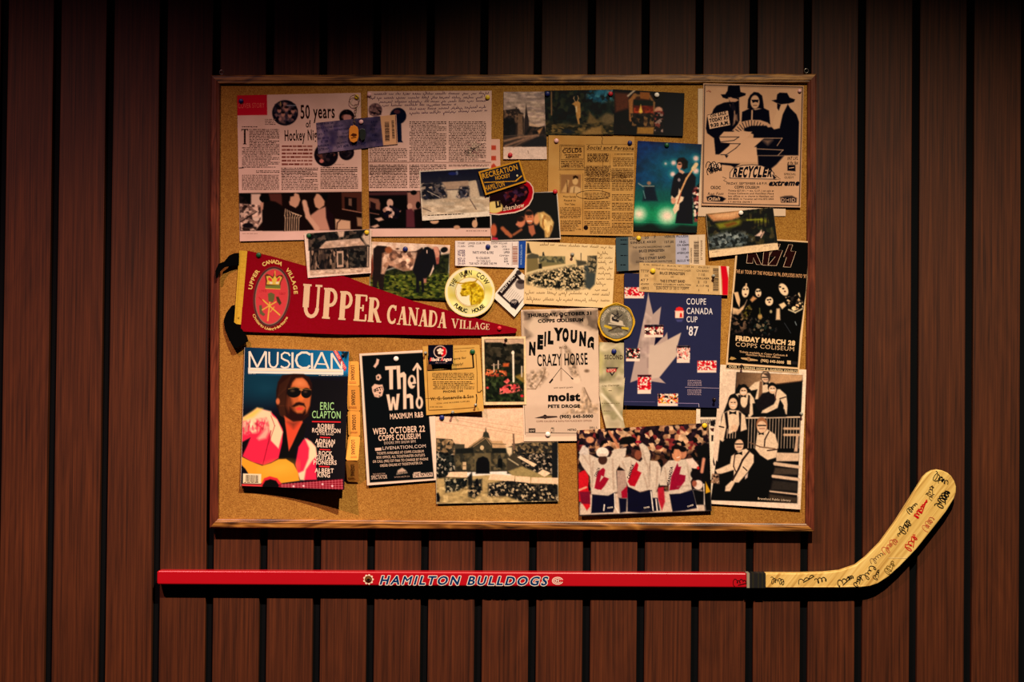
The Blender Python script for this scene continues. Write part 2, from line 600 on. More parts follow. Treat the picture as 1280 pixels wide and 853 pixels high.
class Ink:
    def __init__(s):
        s.V, s.Tr, s.Cl = [], [], []
        s.n = 0
        s.dz = 0

    def add(s, V, T, col):
        if len(V) == 0:
            return
        s.V.append(np.asarray(V, float))
        s.Tr.append(np.asarray(T, int) + s.n)
        s.Cl.append(np.ones((len(V), 3)) * rgb(col))
        s.n += len(V)

    def poly(s, pts, col):
        """convex polygon"""
        s.add(pts, [(0, i, i + 1) for i in range(1, len(pts) - 1)], col)

    def stroke(s, pts, w, col):
        pts = [np.array(p, float) for p in pts]
        n = len(pts)
        if n < 2:
            return
        L = []
        for i in range(n):
            d = pts[min(i + 1, n - 1)] - pts[max(i - 1, 0)]
            l = np.hypot(*d) or 1
            nn = np.array([-d[1], d[0]]) / l * w / 2
            L += [pts[i] + nn, pts[i] - nn]
        T = []
        for i in range(n - 1):
            a = 2 * i
            T += [(a, a + 1, a + 3), (a, a + 3, a + 2)]
        s.add(L, T, col)

    def ell(s, c, rx, ry, col, n=14):
        s.poly([(c[0] + rx * cos(2 * pi * i / n), c[1] + ry * sin(2 * pi * i / n)) for i in range(n)], col)

    def text(s, body, p0, p1, h, col, bold=0, shear=0.0, track=0.05):
        """fit the words between two baseline points with capital height h (px)"""
        off = {0: 0.008, 1: 0.019, 2: 0.034, 3: 0.055, 4: 0.08, -1: 0.0}[bold]
        xs, pen = [], 0.0
        for ch in body:
            V, T, a = glyph(ch, off)
            xs.append(pen + track / 2)
            pen += a + track
        p0 = np.array(p0, float)
        p1 = np.array(p1, float)
        d = p1 - p0
        L = np.hypot(*d)
        d = d / L
        up = np.array([d[1], -d[0]])
        sx = L / pen
        sy = h / CAPH
        for ch, x in zip(body, xs):
            V, T, a = glyph(ch, off)
            if len(V) == 0:
                continue
            u = (V[:, 0] + x) * sx + V[:, 1] * sy * shear
            v = V[:, 1] * sy
            s.add(p0 + u[:, None] * d + v[:, None] * up, T, col)

    def arc(s, body, c, r, a0, a1, h, col, bold=0, inward=False, ry=None):
        """letters along an arc; angles in degrees, clockwise from +x as seen (y down)"""
        off = {0: 0.008, 1: 0.019, 2: 0.034, 3: 0.055}[bold]
        ry = ry or r
        W = [glyph(ch, off)[2] for ch in body]
        tot = sum(W)
        pen = 0
        sy = h / CAPH
        arcl = abs(radians(a1 - a0)) * (r + ry) / 2
        sx = arcl / tot
        for ch, wd in zip(body, W):
            V, T, a = glyph(ch, off)
            f = (pen + wd / 2) / tot
            an = radians(a0 + (a1 - a0) * f)
            P = np.array([c[0] + r * cos(an), c[1] + ry * sin(an)])
            up = np.array([cos(an) * ry, sin(an) * r])
            up = up / np.hypot(*up)
            if inward:
                up = -up
            d = np.array([-up[1], up[0]])
            if len(V):
                u = (V[:, 0] - wd / 2) * sx
                s.add(P + u[:, None] * d + (V[:, 1] * sy)[:, None] * up, T, col)
            pen += wd

    def serif(s, body, p0, p1, h0, h1, col):
        tot = sum(SER[c][0] for c in body)
        p0 = np.array(p0, float)
        p1 = np.array(p1, float)
        # letter height shrinks along the word
        hs = []
        pen = 0
        for c in body:
            hs.append(h0 + (h1 - h0) * pen / tot)
            pen += SER[c][0]
        tot2 = sum(SER[c][0] * h for c, h in zip(body, hs))
        L = np.hypot(*(p1 - p0))
        d = (p1 - p0) / L
        up = np.array([d[1], -d[0]])
        pen = 0
        for c, h in zip(body, hs):
            sx = L / tot2 * h
            for pts, t in SER[c][1]:
                P = [p0 + d * (pen + x * sx) + up * (y * h) for x, y in pts]
                s.stroke(P, t * h * 0.9, col)
            pen += SER[c][0] * sx

    def rows(s, g, x0, y0, x1, y1, n, col, paper=(220, 195, 165), fill=0.5, slope=0.0, wmin=6, wmax=34, gap=5, hk=0.5):
        """columns of tiny body type: word-long dashes, one row per line"""
        k = g.k / 6.4
        pitch = (y1 - y0) / n
        col, paper = np.array(col, float), np.array(paper, float)
        for i in range(n):
            y = y0 + (i + 0.5) * pitch
            x = x0 + (random.random() < .12) * 12 * k
            end = x1 - (random.random() < .15) * (x1 - x0) * .4 * random.random()
            while x < end - 4 * k:
                w = min(random.uniform(wmin, wmax) * k, end - x)
                hh = pitch * hk * random.uniform(.8, 1.1)
                t = fill * random.uniform(.7, 1.25)
                cc = paper * (1 - min(t, 1)) + col * min(t, 1)
                ya, yb = y + slope * (x - x0), y + slope * (x + w - x0)
                s.poly(g([(x, ya - hh / 2), (x + w, yb - hh / 2), (x + w, yb + hh / 2), (x, ya + hh / 2)]), cc)
                x += w + gap * k * random.uniform(.7, 1.4)

    def hand(s, p0, p1, amp, col, w=0.45, step=1.3, seed=0):
        """handwriting along a line"""
        r = random.Random(seed)
        p0 = np.array(p0, float)
        p1 = np.array(p1, float)
        L = np.hypot(*(p1 - p0))
        d = (p1 - p0) / L
        up = np.array([d[1], -d[0]])
        x = 0
        while x < L - 2:
            wl = min(r.uniform(6, 18), L - x)
            pts = []
            nl = max(2, int(wl / step))
            hs = [amp * (r.uniform(1.0, 1.6) if r.random() < .22 else r.uniform(.4, .8)) * (-1 if r.random() < .1 else 1) for _ in range(nl + 1)]
            for i in range(nl * 6):
                ph = i / 6
                hh = hs[int(ph)]
                pts.append(p0 + d * (x + wl * i / (nl * 6) + .45 * sin(2 * pi * ph)) + up * hh * (.5 - .5 * cos(2 * pi * ph)))
            s.stroke(pts, w, col)
            x += wl + r.uniform(1.5, 3)

    def scribble(s, c, rx, ry, rot, col, w=0.8, n=12, seed=0):
        """a quick signature: loops then a trailing stroke"""
        r = random.Random(seed)
        cr, sr = cos(radians(rot)), sin(radians(rot))
        pts = []
        m = max(3, n // 2)
        amp = [r.choice((.35, .5, .7, 1.0)) for _ in range(m + 2)]
        amp[0] = 1.1
        for i in range(m * 10 + 1):
            t = i / (m * 10)
            j = int(t * m)
            ph = 2 * pi * (t * m) + seed
            x = -rx + 1.9 * rx * t + 0.45 * ry * cos(ph) * amp[j]
            y = ry * amp[j] * sin(ph) * (1 - .25 * t) - .25 * ry * sin(t * 3)
            pts.append((c[0] + x * cr - y * sr, c[1] + x * sr + y * cr))
        if seed % 2:
            x, y = -.4 * rx, ry * .9
            pts.append((c[0] + x * cr - y * sr, c[1] + x * sr + y * cr))
        s.stroke(pts, w, col)


SHEETS = []
CORK_Z = 0.0145
LAYER = 0.0007


def layer_z(L):
    return CORK_Z + 0.0006 + L * LAYER


def lift_fn(lift, bow):
    tl, tr, br, bl = [x * 0.001 for x in lift]

    def f(S, T):
        z = (tl * (np.clip(1 - S, 0, 1) * np.clip(1 - T, 0, 1)) ** 1.6 + tr * (np.clip(S, 0, 1) * np.clip(1 - T, 0, 1)) ** 1.6
             + br * (np.clip(S, 0, 1) * np.clip(T, 0, 1)) ** 1.6 + bl * (np.clip(1 - S, 0, 1) * np.clip(T, 0, 1)) ** 1.6)
        return z + bow * 0.001 * np.sin(np.clip(T, 0, 1) * pi) ** 2
    return f


def sheet_mesh(name, P, z, thick, f, m, parent):
    ny1, nx1 = P.S.shape
    X, Y, S, T = P.X.copy(), P.Y.copy(), P.S, P.T
    idx = np.arange(ny1 * nx1).reshape(ny1, nx1)
    Q = np.stack([idx[:-1, :-1], idx[1:, :-1], idx[1:, 1:], idx[:-1, 1:]], -1).reshape(-1, 4)
    Z = z + thick + f(S, T)
    if P.clip_pts is not None:
        ins = pip(X, Y, P.clip_pts)
        cen = pip(X.ravel()[Q].mean(1), Y.ravel()[Q].mean(1), P.clip_pts)
        keep = cen
        Q = Q[keep]
        used = np.zeros(ny1 * nx1, bool)
        used[Q.ravel()] = True
        # snap the outline vertices on to the outline
        cnt = np.bincount(Q.ravel(), minlength=ny1 * nx1)
        edge = used & (cnt < 4)
        xr, yr = X.ravel(), Y.ravel()
        ex, ey = xr[edge], yr[edge]
        best = np.full(ex.shape, 1e9)
        bx, by = ex.copy(), ey.copy()
        n = len(P.clip_pts)
        for i in range(n):
            d, px, py = segdist(ex, ey, P.clip_pts[i - 1], P.clip_pts[i])
            k = d < best
            best[k] = d[k]
            bx[k] = px[k]
            by[k] = py[k]
        xr[edge] = bx
        yr[edge] = by
        X, Y = xr.reshape(X.shape), yr.reshape(Y.shape)
        remap = -np.ones(ny1 * nx1, int)
        remap[used] = np.arange(used.sum())
        V = cast(X.ravel()[used], Y.ravel()[used], Z.ravel()[used])
        B = cast(X.ravel()[used], Y.ravel()[used], Z.ravel()[used] - thick)
        col = P.Cc.reshape(-1, 3)[used]
        Q = remap[Q]
    else:
        V = cast(X.ravel(), Y.ravel(), Z.ravel())
        B = cast(X.ravel(), Y.ravel(), Z.ravel() - thick)
        col = P.Cc.reshape(-1, 3)
    # boundary edges -> a rim going back to the sheet's rear face
    E = np.concatenate([Q[:, [0, 1]], Q[:, [1, 2]], Q[:, [2, 3]], Q[:, [3, 0]]])
    key = np.sort(E, 1)
    kk = key[:, 0] * (len(V) + 1) + key[:, 1]
    _, inv, cn = np.unique(kk, return_inverse=True, return_counts=True)
    be = E[cn[inv] == 1]
    bv = np.unique(be)
    rm = -np.ones(len(V), int)
    rm[bv] = np.arange(len(bv))
    n0 = len(V)
    nb = len(bv)
    i0, i1 = rm[be[:, 0]] + n0, rm[be[:, 1]] + n0
    rimq = np.stack([i0, i0 + nb, i1 + nb, i1], -1)
    Vall = np.concatenate([V, V[bv], B[bv]])
    Call = np.concatenate([col, col[bv], col[bv]])
    Fall = np.concatenate([Q, rimq])
    return fast_mesh(name, Vall, Fall, Call, m, parent)


def inv_quad(q, V):
    A = np.stack([q[1] - q[0], q[3] - q[0]], 1)
    Ai = np.linalg.inv(A)
    e = q[0] - q[1] + q[2] - q[3]
    ST = (V - q[0]) @ Ai.T
    for _ in range(5):
        ST = (V - q[0] - e * (ST[:, :1] * ST[:, 1:])) @ Ai.T
    return ST


def ink_mesh(name, ink, P, z, thick, f, parent, m=None, dz=0.00012):
    V = np.concatenate(ink.V)
    T = np.concatenate(ink.Tr)
    Cl = np.concatenate(ink.Cl)
    q = P.q
    ST = inv_quad(q, V)
    Z = z + thick + f(ST[:, 0], ST[:, 1]) + dz + np.arange(len(V)) / len(V) * 0.00008
    W = cast(V[:, 0], V[:, 1], Z)
    # face the camera
    a, b, c = W[T[:, 0]], W[T[:, 1]], W[T[:, 2]]
    flip = np.cross(b - a, c - a)[:, 1] > 0
    T[flip] = T[flip][:, ::-1]
    o = fast_mesh(name, W, T, Cl, m or INK, parent, smoothed=False)
    o['kind'] = 'stuff'
    return o


def sheet(name, label, cat, quad, layer, paint, res=1.0, base=(232, 222, 205), m=None, lift=(0, 0, 0, 0), bow=0.0,
          thick=0.0003, clip=None, group=None, zadd=0.0, inkname='lettering', part='sheet', inkmat=None):
    P = Pic(quad, res, base)
    k = Ink()
    P.clip_pts = clip
    paint(P, k)
    if m is PHOTO:
        P.Cc = P.Cc * (1 + .09 * (vnoise(P.X / 2.6, P.Y / 2.6, 7) - .6) + .12 * (vnoise(P.X / 1.1, P.Y / 1.1, 8) - .5))[..., None]
    z = layer_z(layer) + zadd
    f = lift_fn(lift, bow)
    cx, cy = P.q.mean(0)
    if k.V:
        root = empty(name, cast(cx, cy, z))
        sheet_mesh(part, P, z, thick, f, m or PAPER, root)
        ink_mesh(inkname, k, P, z, thick, f, root, inkmat)
    else:
        root = sheet_mesh(name, P, z, thick, f, m or PHOTO, None)
    tag(root, label, cat, group)
    SHEETS.append((P, z + thick, f, clip))
    return root


def top_z(u, v):
    best = CORK_Z
    for P, z, f, clip in SHEETS:
        pts = clip or [tuple(p) for p in P.q]
        if pip(np.array([u]), np.array([v]), pts)[0]:
            q = P.q
            st = inv_quad(q, np.array([[u, v]]))[0]
            best = max(best, z + float(f(st[0], st[1])))
    return best

# ================================================================ structure
WALNUT = wood('walnut_plank', [(0.28, (34, 14, 5)), (0.44, (66, 30, 12)), (0.55, (80, 38, 16)), (0.68, (96, 47, 20)), (0.85, (116, 61, 27))],
              grain=230, fig=5, rough=0.5, bmp=0.3, spec=0.3, figamt=0.10, namt=0.9, stretch=0.016)
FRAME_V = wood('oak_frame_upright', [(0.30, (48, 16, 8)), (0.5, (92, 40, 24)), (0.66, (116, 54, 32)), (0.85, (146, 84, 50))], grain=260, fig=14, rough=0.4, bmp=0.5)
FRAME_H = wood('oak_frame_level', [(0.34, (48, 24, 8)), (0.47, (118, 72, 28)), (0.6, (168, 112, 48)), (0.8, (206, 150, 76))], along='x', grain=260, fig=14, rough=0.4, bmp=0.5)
FELT = plain('black_felt', (9, 10, 12), 0.95, spec=0.05)


def cork_build(nt, b):
    mp = coords(nt, (1, 1, 1))
    n1 = noise(nt, mp, 420, 5, 0.75)
    n2 = noise(nt, mp, 130, 3, 0.6)
    n3 = noise(nt, mp, 5, 3, 0.5)
    r = ramp(nt, [(0.28, (84, 50, 20)), (0.42, (158, 106, 42)), (0.56, (190, 137, 62)), (0.72, (212, 165, 84))])
    nt.links.new(n1.outputs[0], r.inputs[0])
    r2 = ramp(nt, [(0.3, (225, 215, 205)), (0.7, (255, 255, 255))])
    nt.links.new(n2.outputs[0], r2.inputs[0])
    r3 = ramp(nt, [(0.3, (228, 222, 216)), (0.7, (255, 255, 255))])
    nt.links.new(n3.outputs[0], r3.inputs[0])
    o = mix(nt, 1.0, r.outputs[0], r2.outputs[0], 'MULTIPLY')
    o = mix(nt, 1.0, o, r3.outputs[0], 'MULTIPLY')
    nt.links.new(o, b.inputs['Base Color'])
    b.inputs['Roughness'].default_value = 0.9
    b.inputs['Specular IOR Level'].default_value = 0.1
    bump(nt, b, n1.outputs[0], 0.6, 0.0008)


CORK = mat('cork', cork_build)

X0, PW = -1.02357864, 0.10115195
wall = box('wall_back', -1.75, 1.75, 0.010, 0.06, -1.3, 1.3, FELT)
wall['kind'] = 'structure'
GAP = 0.0072
for i in range(-7, 27):
    a, b_ = X0 + i * PW + GAP, X0 + (i + 1) * PW - GAP
    if a < -1.75 or b_ > 1.75:
        continue
    box('plank', a, b_, 0.0, 0.0105, -1.3, 1.3, WALNUT, wall, bev=0.0012)

# --------------------------------------------------------------- cork board
OUT = cast([263.5, 1020.5, 1018, 262], [94, 92.5, 665, 660.3], 0.020)
INN = cast([275.0, 1009.3, 1006.8, 272.8], [105, 104, 654.6, 648.6], 0.020)
board = empty('corkboard', (float(OUT[:, 0].mean()), 0.0, float(OUT[3, 2])))
tag(board, 'large wood-framed cork board covered with pinned papers and photographs', 'corkboard')
PROF = [(0.0, 0.0006), (0.0, 0.0190), (0.10, 0.0206), (0.62, 0.0212), (0.72, 0.0198), (0.82, 0.0200), (0.94, 0.0190), (1.0, 0.0172), (1.0, 0.0100)]


def rail(i, j, m):
    V, Fc = [], []
    for c in (i, j):
        for t, z in PROF:
            p = OUT[c] * (1 - t) + INN[c] * t
            V.append((p[0], -z, p[2]))
    n = len(PROF)
    for a in range(n):
        b = (a + 1) % n
        Fc.append((a, b, n + b, n + a))
    Fc.append(tuple(range(n))[::-1])
    Fc.append(tuple(range(n, 2 * n)))
    o = mesh_obj('frame_rail', V, Fc, m, board)
    import bmesh
    bm = bmesh.new()
    bm.from_mesh(o.data)
    bmesh.ops.recalc_face_normals(bm, faces=bm.faces)
    bm.to_mesh(o.data)
    bm.free()
    return o


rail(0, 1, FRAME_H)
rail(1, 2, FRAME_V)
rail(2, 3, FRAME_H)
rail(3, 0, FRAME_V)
cv = []
for y in (-CORK_Z, -0.001):
    for c in range(4):
        p = INN[c] + (OUT[c] - INN[c]) * 0.08
        cv.append((p[0], y, p[2]))
mesh_obj('cork_panel', cv, [(0, 3, 2, 1), (4, 5, 6, 7), (0, 1, 5, 4), (1, 2, 6, 5), (2, 3, 7, 6), (3, 0, 4, 7)], CORK, board)

STEEL = plain('dull_steel', (150, 140, 130), 0.3, metal=0.9)


def tube(name, pts, r, m, parent=None, cyclic=False, seg=8):
    cu = bpy.data.curves.new(name, 'CURVE')
    cu.dimensions = '3D'
    sp = cu.splines.new('POLY')
    sp.points.add(len(pts) - 1)
    for k, p in enumerate(pts):
        sp.points[k].co = (*[float(t) for t in p], 1)
    sp.use_cyclic_u = cyclic
    cu.bevel_depth = r
    cu.bevel_resolution = 2
    cu.use_fill_caps = True
    o = bpy.data.objects.new(name, cu)
    C.objects.link(o)
    dg = bpy.context.evaluated_depsgraph_get()
    me = bpy.data.meshes.new_from_object(o.evaluated_get(dg))
    bpy.data.objects.remove(o)
    smooth(me)
    me.materials.clear()
    me.materials.append(m)
    o = bpy.data.objects.new(name, me)
    C.objects.link(o)
    if parent is not None:
        o.parent = parent
        o.matrix_parent_inverse = parent.matrix_world.inverted()
    return o


def ring_pts(u, v, depth, ru, rv, n=18, tilt=0.0):
    return [cast(u + ru * cos(2 * pi * i / n), v + rv * sin(2 * pi * i / n), depth + tilt * cos(2 * pi * i / n)) for i in range(n)]


for (u, v) in ((277, 90.5), (1008, 88.5)):
    e = tube('hanging_eye', ring_pts(u, v, 0.014, 2.6, 2.6), 0.0008, STEEL, board, True)
    tube('eye_screw', [cast(u, v + 2.4, 0.014), cast(u, v + 6, 0.014)], 0.0011, STEEL, e)

# -------------------------------------------------------------- hockey stick
RED = plain('red_lacquer', (176, 6, 22), 0.34, spec=0.6, nscale=20, namt=0.05, coat=0.6)


def ash_build(nt, b):
    m0 = coords(nt, (1, 1, 1), rot=(0, radians(-38), 0))
    mp = N(nt, 'ShaderNodeMapping')
    mp.inputs['Scale'].default_value = (1, 1, 0.05)
    nt.links.new(m0.outputs[0], mp.inputs['Vector'])
    n1 = noise(nt, mp, 150, 5, 0.6, 0.4)
    r = ramp(nt, [(0.3, (176, 130, 58)), (0.5, (220, 180, 98)), (0.7, (236, 202, 122))])
    nt.links.new(n1.outputs[0], r.inputs[0])
    nt.links.new(r.outputs[0], b.inputs['Base Color'])
    b.inputs['Roughness'].default_value = 0.35
    bump(nt, b, n1.outputs[0], 0.08, 0.0004)


ASH = mat('pale_ash', ash_build)

stick = empty('hockey_stick', cast(575, 733, 0.0))
tag(stick, 'red hockey stick with pale signed wooden blade mounted below the corkboard', 'hockey stick')
ZF, ZB = 0.0235, 0.0006


def slab(name, pts, zf, zb, m, parent, bev=0.0015, seg=3):
    """outline (photo px, read on the front face) extruded straight back to the wall side"""
    W = [cast(u, v, zf(u)) for u, v in pts]
    V = [tuple(p) for p in W] + [(p[0], -zb(u), p[2]) for p, (u, v) in zip(W, pts)]
    n = len(pts)
    Fc = [tuple(range(n)), tuple(range(2 * n - 1, n - 1, -1))] + [(i, i + n, (i + 1) % n + n, (i + 1) % n) for i in range(n)]
    o = mesh_obj(name, V, Fc, m, parent)
    import bmesh
    bm = bmesh.new()
    bm.from_mesh(o.data)
    bmesh.ops.recalc_face_normals(bm, faces=bm.faces)
    bm.to_mesh(o.data)
    bm.free()
    if bev:
        md = o.modifiers.new('bevel', 'BEVEL')
        md.width = bev
        md.segments = seg
        md.limit_method = 'ANGLE'
        md.angle_limit = radians(50)
        md.harden_normals = False
    return o


def topy(u):
    return 713.2 + (u - 196) * (717.0 - 713.2) / 737


def boty(u):
    return 731.2 + (u - 196) * (735.3 - 731.2) / 737


cz = lambda u: ZF
cb = lambda u: ZB
slab('shaft', [(197.5, topy(197) + .5), (196, topy(197) + 2.5), (195.8, boty(197) - 2), (197.5, boty(197)), (933.5, boty(933)), (933.5, topy(933))], cz, cb, RED, stick, bev=.003, seg=4)
g = crop(900, 580, 4)
blade_pts = g([(228, 549), (400, 549), (520, 545), (600, 536), (680, 508), (730, 468), (800, 397), (880, 286), (950, 175), (1000, 94), (1015, 68),
               (1035, 48), (1060, 34), (1085, 29), (1112, 34), (1138, 45), (1158, 63), (1173, 88), (1181, 115), (1180, 145), (1170, 175), (1130, 240),
               (1060, 330), (980, 430), (900, 513), (840, 567), (790, 599), (750, 613), (700, 619), (600, 621), (400, 621), (228, 621)])
bf = lambda u: ZF - 0.004 * max(0, min(1, (u - 1060) / 135))
bb = lambda u: ZB + 0.009 * max(0, min(1, (u - 985) / 100))
blade = slab('blade', blade_pts, bf, bb, ASH, stick, bev=0.0018)
BAND = plain('dark_foil_band', (52, 50, 36), 0.4, metal=0.5)
SILV = plain('silver_foil', (190, 180, 150), 0.35, metal=0.5)
BLK = plain('black_stripe', (10, 10, 12), 0.5)
xs = [933.5, 937, 940, 942.5, 947, 949, 952, 954, 957]
for i in range(8):
    m_ = [SILV, BLK, BAND, BLK, BAND, BLK, BAND, BLK][i]
    a, b_ = xs[i], xs[i + 1]
    slab('colour_band', [(a, topy(a)), (a, boty(a)), (b_, boty(b_)), (b_, topy(b_))], cz, cb, m_, stick, bev=0)

# graphics on the shaft face


class Flat:
    def __init__(s, zf):
        s.zf = zf


def flat_ink(name, ink, zf, parent, m=None, dz=0.0003):
    V = np.concatenate(ink.V)
    T = np.concatenate(ink.Tr)
    Cl = np.concatenate(ink.Cl)
    Z = np.array([zf(u) for u in V[:, 0]]) + dz + np.arange(len(V)) / len(V) * 0.0004
    W = cast(V[:, 0], V[:, 1], Z)
    a, b, c = W[T[:, 0]], W[T[:, 1]], W[T[:, 2]]
    flip = np.cross(b - a, c - a)[:, 1] > 0
    T[flip] = T[flip][:, ::-1]
    o = fast_mesh(name, W, T, Cl, m or INK, parent, smoothed=False)
    if len(ink.V) > 1:
        o['kind'] = 'stuff'
    return o


k = Ink()
p0, p1, p2, p3 = (472.5, 730.8), (575, 731.3), (582, 731.3), (684.5, 731.9)
for body, a, b_ in (('HAMILTON', p0, p1), ('BULLDOGS', p2, p3)):
    for off, col, bld in ((0.0, (235, 225, 205), 3), (0.0, (14, 50, 96), 0)):
        if bld == 3:
            for dx, dy in ((-.7, .5), (.7, .5), (-.7, -.5), (.7, -.5), (0, .8), (0, -.8)):
                k.text(body, (a[0] + dx, a[1] + dy), (b_[0] + dx, b_[1] + dy), 10.2, col, 2, shear=.28, track=.16)
        else:
            k.text(body, a, b_, 10.2, col, 2, shear=.28, track=.16)
flat_ink('team_lettering', k, cz, stick, LACQUER)
k = Ink()
c0 = (460.5, 724.7)
for i in range(9):
    a = 2 * pi * i / 9
    k.ell((c0[0] + 5.2 * cos(a), c0[1] + 5.2 * sin(a)), 1.5, 1.5, (235, 215, 190), 8)
k.ell(c0, 5.2, 5.2, (225, 190, 150), 18)
k.ell(c0, 4.5, 4.5, (60, 15, 15), 18)
k.ell((c0[0], c0[1] - .6), 3.4, 3.0, (120, 80, 40), 14)
k.ell((c0[0], c0[1] + .6), 2.2, 1.8, (30, 22, 18), 12)
flat_ink('round_crest', k, cz, stick, LACQUER)
k = Ink()
c0 = (697, 726.4)
k.ell(c0, 7, 4.9, (230, 215, 195), 22)
k.ell(c0, 5.9, 3.9, (196, 12, 24), 22)
k.ell(c0, 5.0, 3.1, (230, 215, 195), 22)
k.ell(c0, 4.0, 2.2, (150, 40, 40), 20)
k.poly([(c0[0] + 2.5, c0[1] - 1), (c0[0] + 7.2, c0[1] - 1), (c0[0] + 7.2, c0[1] + 1), (c0[0] + 2.5, c0[1] + 1)], (196, 12, 24))
k.stroke([(c0[0] - 1.8, c0[1] - 1.6), (c0[0] - 1.8, c0[1] + 1.6)], .9, (230, 215, 195))
k.stroke([(c0[0] + 1.2, c0[1] - 1.6), (c0[0] + 1.2, c0[1] + 1.6)], .9, (230, 215, 195))
k.stroke([(c0[0] - 1.8, c0[1]), (c0[0] + 1.2, c0[1])], .9, (230, 215, 195))
flat_ink('oval_crest', k, cz, stick, LACQUER)

BK, RD, FR, GY = (14, 12, 14), (196, 16, 26), (196, 96, 60), (120, 90, 60)
g = crop(900, 580, 4)
sigs = [((100, 592), 32, 16, -8, BK, .8, 9), ((290, 590), 34, 17, 10, BK, .8, 11), ((430, 578), 46, 10, -22, BK, .9, 5), ((508, 583), 30, 13, -12, BK, .9, 7),
        ((620, 588), 36, 15, -28, BK, .9, 6), ((655, 570), 14, 9, -20, BK, .8, 5), ((692, 585), 30, 13, -62, BK, .9, 10), ((748, 545), 42, 21, -50, BK, .9, 8),
        ((785, 555), 24, 13, -64, BK, .8, 8), ((790, 470), 36, 17, -40, GY, .7, 10), ((852, 520), 34, 17, -55, (110, 84, 30), .8, 8),
        ((855, 410), 42, 22, -45, FR, .8, 12), ((930, 315), 34, 22, -50, BK, 1.1, 8), ((903, 345), 18, 6, -50, BK, .9, 4), ((960, 395), 44, 20, -58, RD, 1.1, 9),
        ((965, 220), 30, 14, -45, BK, .9, 10), ((1010, 225), 55, 13, -55, RD, 1.5, 15), ((1045, 300), 34, 18, -55, FR, .7, 11), ((1055, 135), 30, 16, -65, (70, 50, 30), .8, 9),
        ((1062, 165), 16, 9, -55, (70, 50, 30), .7, 6), ((1095, 75), 30, 24, 30, BK, .9, 7), ((1118, 90), 22, 14, 20, BK, .9, 5), ((1120, 175), 50, 22, -58, BK, 1.3, 12)]
for i, (c, rx, ry, rot, col, w, n) in enumerate(sigs):
    k = Ink()
    k.scribble(g(*c), rx / 4, ry / 4, rot, col, w, n, seed=i * 3 + 1)
    flat_ink('signature', k, bf, stick)
# laminate seam across the blade heel
k = Ink()
k.stroke(g([(842, 471), (935, 472)]), .5, (250, 226, 165))
flat_ink('blade_seam', k, bf, stick)

# ============================================================ pinned papers
TXT = (40, 22, 18)
CREAM = (234, 190, 172)


